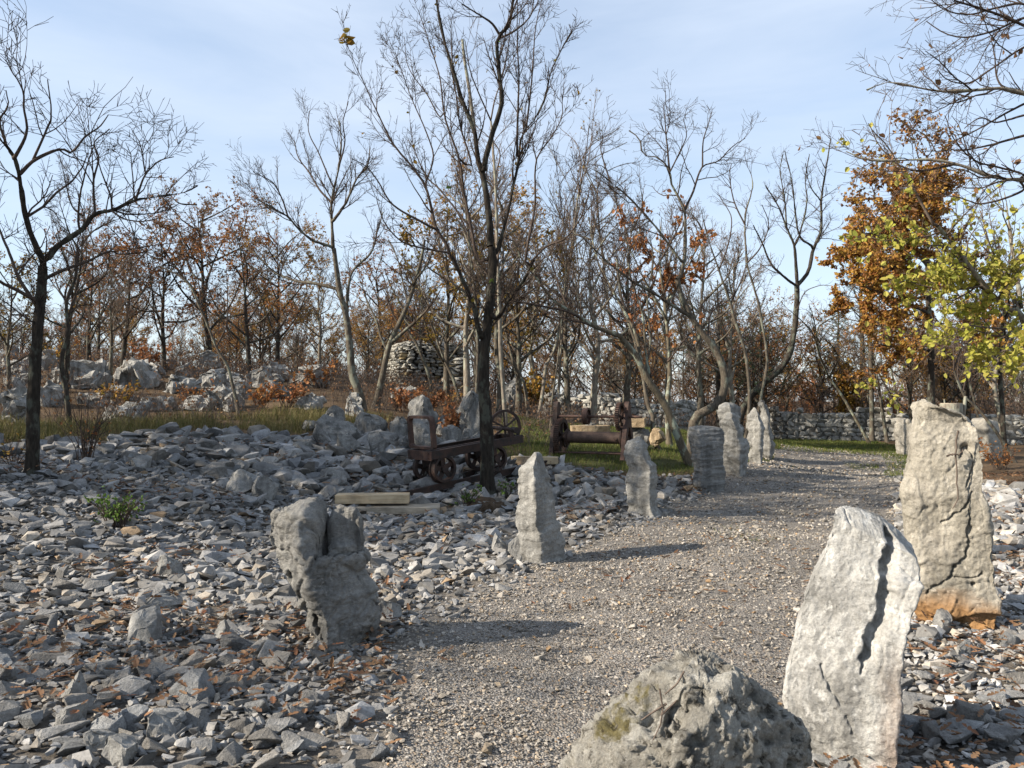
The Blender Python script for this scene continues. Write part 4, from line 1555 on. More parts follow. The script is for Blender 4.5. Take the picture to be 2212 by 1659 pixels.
# the cart stands on the rails
cz = gz_line(1.3) + rail_top
slope = (gz_line(3.2) - gz_line(1.2)) / 2.0
cart = empty('quarry_cart', (*track(1.1, 0)[:2], gz_line(1.1) + rail_top), math.atan2(rd[1], rd[0]), label='rusty iron quarry cart with an upright hoop, standing on rails', cat='cart')
cart.scale = (0.98, 0.98, 0.98)
cart.rotation_euler = (0, -math.atan(slope), math.atan2(rd[1], rd[0]))
I, IB = MT['iron'], MT['iron_brown']
CL, CW, WR = 1.95, 0.62, 0.222
AX = (0.25, 1.35)
# local x along the cart away from the camera, local y to the left
for y in (-CW / 2, CW / 2):
    m = MB()
    m.box((CL / 2, y, 0.475), (CL, 0.012, 0.135))
    m.box((CL / 2, y - math.copysign(0.028, y), 0.537), (CL, 0.052, 0.012))
    m.box((CL / 2, y - math.copysign(0.028, y), 0.413), (CL, 0.052, 0.012))
    m.build('side_beam', I, cart, 0.002)
e1 = MB().box((-0.012, 0, 0.47), (0.022, CW + 0.03, 0.155)).build('end_beam', IB, cart, 0.003)
MB().box((CL + 0.012, 0, 0.475), (0.022, CW, 0.14)).build('end_beam', I, cart, 0.003)
for y in (-0.26, 0.26):
    for zz in (0.43, 0.51):
        MB().rod((-0.023, y, zz), (-0.038, y, zz), 0.014, 8).build('bolt', IB, e1)
for x_ in (0.62, 1.15):
    MB().box((x_, 0, 0.45), (0.06, CW - 0.02, 0.05)).build('cross_beam', I, cart, 0.003)
for y in (-0.12, 0.12):
    MB().box((0.92, y, 0.492), (1.55, 0.06, 0.022)).build('bed_bar', I, cart, 0.003)
# hoop: a rounded rectangular frame of flat iron standing on the near end
hw, z0, z1, rc = 0.335, 0.565, 1.10, 0.09
pts = []
for (cx_, cz_, a0) in ((-hw + rc, z1 - rc, PI), (hw - rc, z1 - rc, PI / 2)):
    for k in range(7):
        a = a0 - k * PI / 12
        pts.append((cx_ + rc * math.cos(a), cz_ + rc * math.sin(a)))
for (cx_, cz_, a0) in ((hw - rc * 0.5, z0 + rc * 0.5, 0), (-hw + rc * 0.5, z0 + rc * 0.5, -PI / 2)):
    for k in range(7):
        a = a0 - k * PI / 12
        pts.append((cx_ + rc * 0.5 * math.cos(a), cz_ + rc * 0.5 * math.sin(a)))
V, F = [], []
for (a, b) in pts:
    ca_, cb_ = a * (1 - 0.042 / hw), (b - (z0 + z1) / 2) * (1 - 0.042 * 2 / (z1 - z0)) + (z0 + z1) / 2
    for xx, aa, bb in ((0.00, a, b), (0.085, a, b), (0.085, ca_, cb_), (0.00, ca_, cb_)):
        V.append((xx + 0.02, aa, bb))
n = len(pts)
for i in range(n):
    j = (i + 1) % n
    for k in range(4):
        l = (k + 1) % 4
        F.append([4 * i + k, 4 * j + k, 4 * j + l, 4 * i + l])
hoop = MB().add(V, F).build('hoop', IB, cart)
for y in (-hw + 0.02, hw - 0.02):
    for zz in (0.7, 0.85, 0.98):
        MB().rod((0.018, y, zz), (0.008, y, zz), 0.009, 6).build('rivet', I, hoop)


def wheel(parent, x_, y, R, spokes=5, name='wheel', z=None, width=0.10):
    z = R if z is None else z
    s = 1 if y > 0 else -1
    m = MB()
    m.ring((x_, y, z), (0, s, 0), [(R * 0.80, -width / 2), (R, -width / 2), (R * 0.985, width / 2 - 0.0), (R * 0.80, width / 2)], 40)
    m.ring((x_, y, z), (0, s, 0), [(R * 0.9, -width / 2 - 0.02), (R + 0.022, -width / 2 - 0.018), (R + 0.022, -width / 2), (R * 0.9, -width / 2)], 40)
    w = m.build(name, I, parent, 0, True)
    m = MB()
    for k in range(spokes):
        a = 2 * PI * k / spokes + 0.4
        p0 = np.array([x_ + 0.03 * math.cos(a), y, z + 0.03 * math.sin(a)])
        p1 = np.array([x_ + R * 0.83 * math.cos(a), y, z + R * 0.83 * math.sin(a)])
        MB().bar(p0, p1, R * 0.36, 0.018, (0, 1, 0)).build('spoke', I, w, 0.003)
    MB().rod((x_, y - 0.06 * s, z), (x_, y + 0.055 * s, z), R * 0.27, 16).build('hub', I, w, 0, True)
    return w


for x_ in AX:
    for y in (-GAUGE / 2 - 0.01, GAUGE / 2 + 0.01):
        wheel(cart, x_, y, WR)
    MB().rod((x_, -0.27, WR), (x_, 0.27, WR), 0.024, 12).build('axle', I, cart, 0, True)
    for y in (-0.19, 0.19):
        MB().box((x_, y, 0.315), (0.16, 0.045, 0.19)).build('axle_box', I, cart, 0.006)
# big spoked hand wheel and its shaft on the far end
fx, fz, FR = CL - 0.22, 0.70, 0.31
m = MB()
m.ring((fx, -0.12, fz), (0.25, 1, 0), [(FR * 0.86, -0.022), (FR, -0.022), (FR, 0.022), (FR * 0.86, 0.022)], 44)
fw = m.build('brake_wheel', I, cart, 0, True)
for k in range(6):
    a = 2 * PI * k / 6 + 0.52
    ax = np.array([0.97, -0.2425, 0])
    p0 = np.array([fx, -0.12, fz])
    p1 = p0 + FR * 0.9 * (ax * math.cos(a) + np.array([0, 0, 1]) * math.sin(a))
    MB().bar(p0, p1, 0.03, 0.024, (0.25, 1, 0)).build('spoke', I, fw, 0.003)
MB().rod((fx - 0.09, -0.46, fz - 0.02), (fx + 0.05, 0.30, fz - 0.02), 0.032, 14).build('shaft', I, cart, 0, True)
MB().rod((fx - 0.11, -0.55, fz - 0.02), (fx - 0.085, -0.42, fz - 0.02), 0.05, 14).build('shaft_end', I, cart, 0, True)
for y in (-0.27, 0.27):
    MB().box((fx, y, 0.60), (0.10, 0.035, 0.14)).build('bearing', I, cart, 0.004)

# ------------------------------------------------------------------ the winch
wz = ground_at(1285, 990)
WS = 1.0
winch = empty('winch', (wz[0], wz[1] + 0.1, wz[2]), math.radians(-23), label='old iron hand winch with drum and two toothed wheels on the grass', cat='winch')
wl_ = (1365 - 1200) * KD * wz[1] / FPX / 0.94        # overall width
wh_ = (984 - 862) * KD * wz[1] / FPX
XL, XR = -wl_ * 0.49, wl_ * 0.42
HT = wh_
# side frames: A-shaped cast plates standing across the drum
for x_, nm in ((XL, 0), (XR, 1)):
    m = MB()
    prof = [(-0.36, 0.0), (-0.24, 0.0), (-0.15, 0.36), (-0.06, 0.50), (0.06, 0.50), (0.15, 0.36), (0.24, 0.0), (0.36, 0.0), (0.27, 0.42), (0.15, 0.66), (0.11, 0.80), (0.085, 0.97), (0.04, 1.0), (-0.04, 1.0), (-0.085, 0.97), (-0.11, 0.80), (-0.15, 0.66), (-0.27, 0.42)]
    # bilateral strips keep the plate a clean outline with the arch cut out
    Lh = [(-0.40, -0.25, 0.0), (-0.33, -0.19, 0.2), (-0.29, -0.14, 0.38), (-0.23, -0.06, 0.50), (-0.17, 0.0, 0.56)]
    V, F = [], []
    for sg in (-1, 1):
        b0 = len(V)
        for (o_, i_, z_) in Lh:
            for xx in (-0.042, 0.042):
                V.append((x_ + xx, sg * o_ * HT * 0.9, z_ * HT))
                V.append((x_ + xx, sg * i_ * HT * 0.9, z_ * HT))
        for k in range(len(Lh) - 1):
            a, b = b0 + 4 * k, b0 + 4 * (k + 1)
            F += [[a, a + 1, b + 1, b], [a + 2, b + 2, b + 3, a + 3], [a, b, b + 2, a + 2], [a + 1, a + 3, b + 3, b + 1]]
        F.append([b0, b0 + 2, b0 + 3, b0 + 1])
    up = [(0.17, 0.56), (0.14, 0.68), (0.105, 0.80), (0.105, 0.90), (0.07, 0.97), (0.03, 1.0)]
    b0 = len(V)
    for (o_, z_) in up:
        for xx in (-0.042, 0.042):
            V.append((x_ + xx, -o_ * HT * 0.9, z_ * HT))
            V.append((x_ + xx, o_ * HT * 0.9, z_ * HT))
    for k in range(len(up) - 1):
        a, b = b0 + 4 * k, b0 + 4 * (k + 1)
        F += [[a, a + 1, b + 1, b], [a + 2, b + 2, b + 3, a + 3], [a, b, b + 2, a + 2], [a + 1, a + 3, b + 3, b + 1]]
    e_ = b0 + 4 * (len(up) - 1)
    F += [[e_, e_ + 1, e_ + 3, e_ + 2], [b0, b0 + 2, b0 + 3, b0 + 1]]
    fr = MB().add(V, F).build('side_frame', I if nm == 0 else IB, winch, 0)
    for sg in (-1, 1):
        MB().box((x_, sg * 0.30 * HT * 0.9, 0.02), (0.10, 0.16, 0.05)).build('foot', I, fr, 0.004)


def gear(parent, x_, y, z, R, teeth, width, spokes, name='toothed_wheel'):
    m = MB()
    m.ring((x_, y, z), (1, 0, 0), [(R * 0.80, -width / 2), (R * 0.95, -width / 2), (R * 0.95, width / 2), (R * 0.80, width / 2)], teeth * 2)
    g = m.build(name, I, parent, 0, True)
    mt = MB()
    for k in range(teeth):
        a = 2 * PI * k / teeth
        c = np.array([x_, y + R * math.cos(a) * 0.985, z + R * math.sin(a) * 0.985])
        rdv = np.array([0, math.cos(a), math.sin(a)])
        tg = np.array([0, -math.sin(a), math.cos(a)])
        mt.box(c, (width, R * 0.085, 2 * PI * R / teeth * 0.5), np.stack([[1, 0, 0], rdv, tg], 1))
    mt.build('teeth', MT['iron_brown'], g)
    for k in range(spokes):
        a = 2 * PI * k / spokes + 0.3
        p1 = (x_, y + R * 0.84 * math.cos(a), z + R * 0.84 * math.sin(a))
        MB().bar((x_, y, z), p1, R * 0.16, width * 0.45, (1, 0, 0)).build('spoke', I, g, 0.004)
    MB().rod((x_ - width * 0.8, y, z), (x_ + width * 0.8, y, z), R * 0.2, 18).build('hub', I, g, 0, True)
    return g


zd = HT * 0.36                      # drum axis
zs = HT * 0.735                     # upper shaft
gR = HT * 0.335
gear(winch, XL + 0.10, -0.02, zd + 0.0, gR, 56, 0.085, 6)
zs2 = HT * 0.735
g2R = HT * 0.245
gear(winch, XR - 0.13, -0.06, zs2, g2R, 40, 0.07, 5)
MB().rod((XL + 0.18, -0.02, zd), (XR - 0.13, -0.02, zd), HT * 0.105, 28).build('drum', MT['iron_drum'], winch, 0, True)
for x_, R_ in ((XL + 0.22, HT * 0.15), (XR - 0.10, HT * 0.20)):
    MB().rod((x_, -0.02, zd), (x_ + 0.03, -0.02, zd), R_, 32).build('drum_flange', I, winch, 0, True)
MB().rod((XL - 0.03, -0.02, zd), (XR + 0.03, -0.02, zd), 0.03, 12).build('drum_axle', I, winch, 0, True)
MB().rod((XL - 0.14, -0.06, zs), (XR + 0.30, -0.06, zs), 0.026, 14).build('upper_shaft', IB, winch, 0, True)
m = MB()
px0 = XL + wl_ * 0.40
m.ring((px0, -0.06, zs), (1, 0, 0), [(HT * 0.125, -0.05), (HT * 0.145, -0.05), (HT * 0.145, 0.05), (HT * 0.125, 0.05)], 32)
m.ring((px0, -0.06, zs), (1, 0, 0), [(0.02, -0.012), (HT * 0.13, -0.012), (HT * 0.13, 0.012), (0.02, 0.012)], 32)
MBp = m.build('pulley', IB, winch, 0, True)
for y, zz in ((-0.29 * HT * 0.9, 0.10 * HT), (0.29 * HT * 0.9, 0.08 * HT)):
    MB().rod((XL, y, zz), (XR, y, zz), 0.018, 10).build('tie_rod', IB, winch, 0, True)
# hook of wire on the drum
MB().ring((XR - 0.20, -0.02 - HT * 0.11, zd), (0, 1, 0), [(0.028, -0.005), (0.038, -0.005), (0.038, 0.005), (0.028, 0.005)], 16, PI, PI).build('hook', IB, winch)

# millstone table, stone bench and blocks behind the winch
sand = limestone_mat('rough_sandstone', (0.36, 0.27, 0.17), (0.24, 0.17, 0.10), (0.46, 0.37, 0.25), 3.0, 1.0, 0.0)
mp = ground_at(1275, 950)
mp = np.array([at(1275, 950, wz[1] + 2.6)[0], wz[1] + 2.6])
mz = h1(*mp)
ms = empty('millstone_table', (mp[0], mp[1], mz), label='round brown millstone lying on a stone block behind the winch drum', cat='table')
topz = at(1275, 919, mp[1])[2] - mz
mr = (1322 - 1237) * KD * mp[1] / FPX / 2


def rough_prism(name, outline, z0, z1, mat, parent, seed, amp=0.02, nz=5):
    n = len(outline)
    V, F = [], []
    for k in range(nz):
        z_ = z0 + (z1 - z0) * k / (nz - 1)
        for (a, b) in outline:
            V.append((a, b, z_))
    for k in range(nz - 1):
        for i in range(n):
            j = (i + 1) % n
            F.append([k * n + i, k * n + j, (k + 1) * n + j, (k + 1) * n + i])
    V = np.array(V)
    ctr = V.mean(0)
    dirs = (V - ctr) / np.linalg.norm(V - ctr, axis=1)[:, None]
    V = V + dirs * (amp * fbm(V * 9 + seed, seed, 3))[:, None]
    b = len(V)
    V = np.vstack([V, [V[:n].mean(0)], [V[-n:].mean(0)]])
    T = [[i, b, (i + 1) % n] for i in range(n)][::-1]
    T = [[(i + 1) % n, i, b] for i in range(n)] + [[(nz - 1) * n + i, (nz - 1) * n + (i + 1) % n, b + 1] for i in range(n)]
    return obj(name, mesh_from(name, V, [np.array(F), np.array(T)], mat), parent)


circ = [(mr * math.cos(2 * PI * k / 48), mr * math.sin(2 * PI * k / 48)) for k in range(48)]
rough_prism('millstone', circ, topz - 0.16, topz, sand, ms, 3, 0.012)
rough_prism('hub_stone', [(0.10 * math.cos(2 * PI * k / 14), 0.10 * math.sin(2 * PI * k / 14)) for k in range(14)], topz - 0.01, topz + 0.05, bank_m, ms, 4, 0.02)
sq = [(-0.3 + 0.6 * k / 8, -0.25) for k in range(8)] + [(0.3, -0.25 + 0.5 * k / 8) for k in range(8)] + [(0.3 - 0.6 * k / 8, 0.25) for k in range(8)] + [(-0.3, 0.25 - 0.5 * k / 8) for k in range(8)]
rough_prism('block', sq, -0.1, topz - 0.165, sand, ms, 5, 0.03)

bp = np.array([at(1368, 935, wz[1] + 1.9)[0], wz[1] + 1.9])
bz = h1(*bp)
bench = empty('stone_bench', (bp[0], bp[1], bz), label='thick tan stone slab resting on a rough grey rock right of the winch', cat='bench')
sl_top, sl_bot = at(1368, 903, bp[1])[2] - bz, at(1368, 920, bp[1])[2] - bz
bw = (1392 - 1340) * KD * bp[1] / FPX / 2
ob = [(-bw + 2 * bw * k / 10, -0.24) for k in range(10)] + [(bw, -0.24 + 0.48 * k / 8) for k in range(8)] + [(bw - 2 * bw * k / 10, 0.24) for k in range(10)] + [(-bw, 0.24 - 0.48 * k / 8) for k in range(8)]
sl = rough_prism('slab', ob, sl_bot - 0.02, sl_top, sand, bench, 7, 0.014)
sl.rotation_euler = (0, 0, -0.25)
boulder('support_rock', (0.08, 0.02, (sl_bot - 0.02) * 0.48), (0.62, 0.5, sl_bot + 0.12), 61, lime_a, None, parent=bench, lump=0.3, rough=0.05)
rock_box(1405, 1440, 918, 952, 62, sand, 'small tan block on the grass behind the slanting lichen trunk', None, 1.0, wz[1] + 1.5, 'stone_block', 'stone', 1.0, cuts=22, lump=0.05)
# ------------------------------------------------------------------ trees
def resample(P, n):
    """smooth curve through the points"""
    P = np.asarray(P, float)
    if len(P) == 2:
        return P[0] + (P[1] - P[0]) * np.linspace(0, 1, n)[:, None]
    s = np.concatenate([[0], np.cumsum(np.linalg.norm(np.diff(P, axis=0), axis=1))])
    m = np.zeros_like(P)
    m[1:-1] = (P[2:] - P[:-2]) / (s[2:] - s[:-2])[:, None]
    m[0] = (P[1] - P[0]) / (s[1] - s[0])
    m[-1] = (P[-1] - P[-2]) / (s[-1] - s[-2])
    q = np.linspace(0, s[-1], n)
    k = np.clip(np.searchsorted(s, q, side='right') - 1, 0, len(P) - 2)
    h = (s[k + 1] - s[k])[:, None]
    t = ((q - s[k])[:, None]) / h
    return (2 * t ** 3 - 3 * t ** 2 + 1) * P[k] + (t ** 3 - 2 * t ** 2 + t) * h * m[k] + (-2 * t ** 3 + 3 * t ** 2) * P[k + 1] + (t ** 3 - t ** 2) * h * m[k + 1]


def tubes(P, R, sides):
    """P (N,K,3), R (N,K) -> one mesh of N tapering tubes"""
    N, K, _ = P.shape
    T = np.gradient(P, axis=1)
    T /= np.linalg.norm(T, axis=2, keepdims=True) + 1e-9
    ref = np.array([0.37, 0.21, 0.13])
    A = np.cross(T, ref)
    A /= np.linalg.norm(A, axis=2, keepdims=True) + 1e-9
    B = np.cross(T, A)
    th = np.arange(sides) * 2 * PI / sides
    V = P[:, :, None] + R[:, :, None, None] * (np.cos(th)[None, None, :, None] * A[:, :, None] + np.sin(th)[None, None, :, None] * B[:, :, None])
    base = np.arange(N * K).reshape(N, K) * sides
    a, b = base[:, :-1], base[:, 1:]
    j = np.arange(sides)
    j2 = (j + 1) % sides
    F = np.stack([a[..., None] + j, a[..., None] + j2, b[..., None] + j2, b[..., None] + j], -1).reshape(-1, 4)
    return V.reshape(-1, 3), F


def spawn(P, R, r, dens, lo, hi, amin, amax, trop, wig, K, tmin=0.2, tmax=1.0, rk=0.55, rmin=0.0022, taper=0.35, shrink=0.45):
    N, K0, _ = P.shape
    seg = np.linalg.norm(np.diff(P, axis=1), axis=2)
    Ls = seg.sum(1)
    n = r.poisson(Ls * dens * (tmax - tmin) + 0.3)
    i = np.repeat(np.arange(N), n)
    M = len(i)
    if M == 0:
        return np.zeros((0, K, 3)), np.zeros((0, K))
    t = r.uniform(tmin, tmax, M)
    f = t * (K0 - 1)
    k = np.clip(f.astype(int), 0, K0 - 2)
    w = (f - k)[:, None]
    p0 = P[i, k] * (1 - w) + P[i, k + 1] * w
    tan = P[i, k + 1] - P[i, k]
    tan /= np.linalg.norm(tan, axis=1)[:, None] + 1e-9
    r0 = R[i, k] * (1 - w[:, 0]) + R[i, k + 1] * w[:, 0]
    rv = r.normal(size=(M, 3))
    perp = rv - (rv * tan).sum(1)[:, None] * tan
    perp /= np.linalg.norm(perp, axis=1)[:, None] + 1e-9
    a = np.radians(r.uniform(amin, amax, M))[:, None]
    d = np.cos(a) * tan + np.sin(a) * perp
    L = r.uniform(lo, hi, M) * (1 - shrink * t) * np.minimum(1.0, 0.35 + Ls[i] * 0.65 / max(hi, 0.05))
    step = (L / (K - 1))[:, None]
    out = np.zeros((M, K, 3))
    out[:, 0] = p0
    for q in range(1, K):
        d = d + np.array([0, 0, trop]) + r.normal(0, wig, (M, 3))
        d /= np.linalg.norm(d, axis=1)[:, None]
        out[:, q] = out[:, q - 1] + d * step
    rs_ = np.maximum(np.minimum(r0 * rk, 0.004 + 0.013 * L), rmin)
    RR = rs_[:, None] * np.linspace(1, taper, K)[None]
    return out, np.maximum(RR, rmin * 0.7)


def leaves_mesh(name, pts, size, mat, r, six=False, droop=0.0):
    n = len(pts)
    d = r.normal(size=(n, 3))
    d[:, 2] -= droop
    d /= np.linalg.norm(d, axis=1)[:, None]
    u = r.normal(size=(n, 3))
    s = np.cross(d, u)
    s /= np.linalg.norm(s, axis=1)[:, None]
    nn = np.cross(d, s)
    L = size * r.uniform(0.6, 1.25, n)[:, None]
    w = L * 0.36
    if six:
        V = np.stack([pts, pts + d * L * 0.35 + s * w + nn * w * 0.4, pts + d * L * 0.75 + s * w * 0.75 + nn * w * 0.35, pts + d * L, pts + d * L * 0.75 - s * w * 0.75 + nn * w * 0.35, pts + d * L * 0.35 - s * w + nn * w * 0.4], 1)
        b = np.arange(n)[:, None] * 6
        F = np.concatenate([b + np.array([[0, 1, 2]]), b + np.array([[0, 2, 3]]), b + np.array([[0, 3, 4]]), b + np.array([[0, 4, 5]])])
        return mesh_from(name, V.reshape(-1, 3), F, mat)
    V = np.stack([pts, pts + d * L * 0.5 + s * w + nn * w * 0.5, pts + d * L, pts + d * L * 0.5 - s * w + nn * w * 0.5], 1)
    b = np.arange(n)[:, None] * 4
    F = np.concatenate([b + np.array([[0, 1, 2]]), b + np.array([[0, 2, 3]])])
    return mesh_from(name, V.reshape(-1, 3), F, mat)


def along(P, r, per_m):
    """random points along the branches"""
    N, K, _ = P.shape
    L = np.linalg.norm(np.diff(P, axis=1), axis=2).sum(1)
    n = r.poisson(L * per_m)
    i = np.repeat(np.arange(N), n)
    f = r.uniform(0, K - 1, len(i))
    k = np.clip(f.astype(int), 0, K - 2)
    w = (f - k)[:, None]
    return P[i, k] * (1 - w) + P[i, k + 1] * w


# habit: list of levels (density per m, shortest, longest, angle from, angle to, upward pull, wiggle, points, start along parent)
HABIT = {
    'upright': [(3.0, 0.7, 1.9, 16, 42, 0.10, 0.08, 6, 0.22), (6.2, 0.28, 0.85, 22, 50, 0.07, 0.11, 4, 0.10), (7.5, 0.10, 0.32, 28, 60, 0.05, 0.12, 2, 0.1)],
    'spread': [(2.9, 0.6, 1.9, 28, 65, 0.07, 0.17, 6, 0.2), (6.0, 0.28, 0.90, 30, 65, 0.07, 0.20, 4, 0.10), (7.0, 0.10, 0.36, 30, 65, 0.06, 0.20, 2, 0.1)],
    'oak': [(2.6, 0.6, 1.6, 35, 75, 0.05, 0.28, 6, 0.22), (5.4, 0.25, 0.75, 35, 75, 0.05, 0.30, 4, 0.12), (5.6, 0.10, 0.30, 35, 75, 0.03, 0.25, 2, 0.1)],
    'droop': [(3.2, 0.5, 1.4, 25, 60, 0.03, 0.16, 6, 0.1), (6.5, 0.2, 0.65, 25, 65, 0.03, 0.20, 4, 0.1), (9.0, 0.07, 0.24, 25, 65, 0.0, 0.2, 2, 0.1)],
    'sparse': [(2.4, 0.5, 1.5, 25, 60, 0.07, 0.16, 6, 0.25), (4.8, 0.25, 0.65, 28, 60, 0.06, 0.18, 4, 0.15), (5.0, 0.10, 0.28, 28, 60, 0.04, 0.16, 2, 0.1)],
}


def build_tree(name, limbs, habit, seed, label, bark='bark_grey', twig='twig', leaf=None, group=None, base=None, trunk_sides=10, dens=1.15, scale=0.78, extra_leaf=None, rmin=0.0036, cat='tree', main_first=None):
    """limbs: list of (points (K,3), r0, r1) in world space; the first one is the trunk"""
    r = np.random.default_rng(seed)
    base = np.array(limbs[0][0][0], float) if base is None else np.array(base, float)
    K = 22
    P, R = [], []
    for (p, r0, r1) in limbs:
        q = resample(p, K)
        w = r.normal(0, 1, (K, 3)) * np.linspace(0, 1, K)[:, None] * 0.009
        q = q + np.cumsum(w, 0) * 0.4 - base
        P.append(q)
        rr = r0 + (r1 - r0) * np.linspace(0, 1, K) ** 0.85
        R.append(rr)
    P, R = np.array(P), np.array(R)
    t = empty(name, base, label=label, cat=cat, group=group)
    # flare of the trunk at the ground
    R2 = R.copy()
    R2[0, 0] *= 1.35
    R2[0, 1] *= 1.1
    thick = R[:, 0] > 0.03
    thick[0] = True
    V, F = tubes(P[thick], R2[thick], trunk_sides)
    V = V + vnormals(V, F) * (0.010 * fbm(V * np.array([18, 18, 4]), seed, 4, 0.6))[:, None]
    tr = obj('trunk', mesh_from('trunk', V, F, MT[bark], True), t)
    parts = []
    if (~thick).any():
        parts.append(tubes(P[~thick], R[~thick], 6))
    lv = HABIT[habit]
    A, RA = P, R
    levels = []
    for k, (dn, lo, hi, a0, a1, trp, wg, kk, tm) in enumerate(lv):
        if k == 0:
            # the lower trunk stays clean
            A1, R1 = spawn(A[1:], RA[1:], r, dn * dens, lo * scale, hi * scale, a0, a1, trp, wg, kk, tm, 1.0, 0.6, rmin) if len(A) > 1 else (np.zeros((0, kk, 3)), np.zeros((0, kk)))
            B1, S1 = spawn(A[:1], RA[:1], r, dn * dens, lo * scale, hi * scale, a0, a1, trp, wg, kk, 0.55, 1.0, 0.6, rmin)
            C, RC = np.concatenate([A1, B1]), np.concatenate([R1, S1])
        else:
            C, RC = spawn(A, RA, r, dn * dens, lo * scale, hi * scale, a0, a1, trp, wg, kk, tm, 1.0, 0.65, rmin)
            if k == 1:
                # limbs also carry short twigs directly
                D_, RD = spawn(P[1:] if len(P) > 1 else P, R[1:] if len(P) > 1 else R, r, dn * 0.4 * dens, lo * scale, hi * scale, a0, a1, trp, wg, kk, 0.3, 1.0, 0.4, rmin)
                C, RC = np.concatenate([C, D_]), np.concatenate([RC, RD])
        if len(C):
            parts.append(tubes(C, RC, 5 if k == 0 else 3))
            levels.append(C)
        A, RA = C, RC
        if not len(C):
            break
    off, Vs, Fs = 0, [], []
    for v, f in parts:
        Vs.append(v)
        Fs.append(f + off)
        off += len(v)
    crown = obj('crown', mesh_from('crown', np.concatenate(Vs), np.concatenate(Fs), MT[twig], True), t)
    if leaf:
        specs = leaf if isinstance(leaf, list) else [leaf]
        for (mt, per_m, size, six, filt) in specs:
            pts = np.concatenate([along(c, r, per_m) for c in levels[-2:]]) if levels else np.zeros((0, 3))
            if filt is not None and len(pts):
                pts = pts[r.random(len(pts)) < filt(pts + base)]
            if len(pts) > 3:
                obj('leaves', leaves_mesh('leaves', pts, size, MT[mt], r, six, 0.3), crown)
    return t


CR = {0: (0, 0, 1.0), 1: (0, 0, .3418), 2: (540, 0, .3418), 3: (1080, 162, .3418), 4: (1566, 0, .2929), 5: (1566, 486, .2929), 6: (0, 540, .3418), 7: (540, 540, .3418)}


def measured(limbs, d=None, base_px=None, spread=1.0, seed=0):
    """limbs measured in the photograph: (crop, points, width px at start, at end, how far it leans away from (+) or towards (-) the camera)"""
    r = np.random.default_rng(seed)
    out, known = [], []
    for k, (c, pts, w0, w1, dd) in enumerate(limbs):
        ox, oy, sc = CR[c]
        px = np.array([(ox + a * sc, oy + b * sc) for a, b in pts])
        if k == 0:
            if d is None:
                g = ground_at(*(px[0] if base_px is None else base_px))
                d = g[1]
            d0 = d
        else:
            kp = np.array(known)
            j = np.argmin(np.hypot(kp[:, 0] - px[0, 0], kp[:, 1] - px[0, 1]))
            d0 = kp[j, 2]
            if np.hypot(kp[j, 0] - px[0, 0], kp[j, 1] - px[0, 1]) < 40:
                px = np.vstack([kp[j, :2], px]) if np.hypot(*(kp[j, :2] - px[0])) > 4 else px
        n = len(px)
        ds = d0 + dd * spread * np.linspace(0, 1, n) ** 1.2 * d / 11.7
        P = np.array([at(px[i, 0], px[i, 1], ds[i]) for i in range(n)])
        if k == 0:
            P[0, 2] = min(P[0, 2], h1(P[0, 0], P[0, 1])) - 0.06
        q = resample(np.column_stack([px, ds]), 24)
        known += list(q)
        s = KD * d / FPX / 2
        out.append((P, w0 * s, w1 * s))
    return out


# --- the big bare tree on the left
T1 = [(6, [(200, 1420), (206, 1200), (212, 1000), (225, 700), (250, 400), (275, 100)], 30, 20, 0),
      (1, [(265, 1640), (190, 1470), (150, 1300), (125, 1150), (90, 1000), (40, 920), (-10, 870)], 15, 5, -1.0),
      (1, [(290, 1650), (350, 1570), (440, 1500), (530, 1440), (600, 1350), (700, 1330), (860, 1260), (950, 1250), (1050, 1230), (1170, 1210), (1250, 1170)], 15, 2, 0.8),
      (1, [(125, 1100), (220, 1010), (390, 940), (450, 965), (540, 860), (640, 790), (690, 720)], 9, 2, 0.6),
      (1, [(210, 1010), (300, 800), (320, 740), (310, 580), (305, 500)], 6, 2, -0.4),
      (1, [(90, 1000), (170, 830), (150, 680), (140, 560), (60, 430), (30, 370)], 8, 2, -0.6),
      (1, [(860, 1255), (920, 1100), (1000, 1020), (1090, 990)], 6, 2, 0.4),
      (1, [(920, 1100), (880, 900), (840, 830)], 4, 1.5, 0.1),
      (1, [(600, 1350), (590, 1150), (620, 1000), (590, 900), (690, 800)], 7, 2, 0.7),
      (1, [(500, 1440), (500, 1280), (540, 1060), (600, 900)], 6, 2, -0.4),
      (1, [(40, 920), (0, 760), (60, 660), (40, 560)], 6, 2, -0.3),
      (6, [(250, 330), (120, 260), (0, 200), (-120, 120)], 10, 4, -0.8),
      (6, [(270, 190), (420, 120), (560, 70), (700, 10), (760, 30), (930, 20)], 10, 2, 0.9),
      (6, [(220, 330), (120, 180), (60, 30), (0, -120), (-60, -300)], 10, 4, 0.6),
      (1, [(700, 1330), (780, 1380), (900, 1400), (1000, 1380)], 5, 2, -0.3)]
build_tree('bare_tree', measured(T1, seed=1), 'spread', 1, 'tall bare dark tree with arching limbs at the left edge', 'bark_shaded', 'twig', dens=1.3)

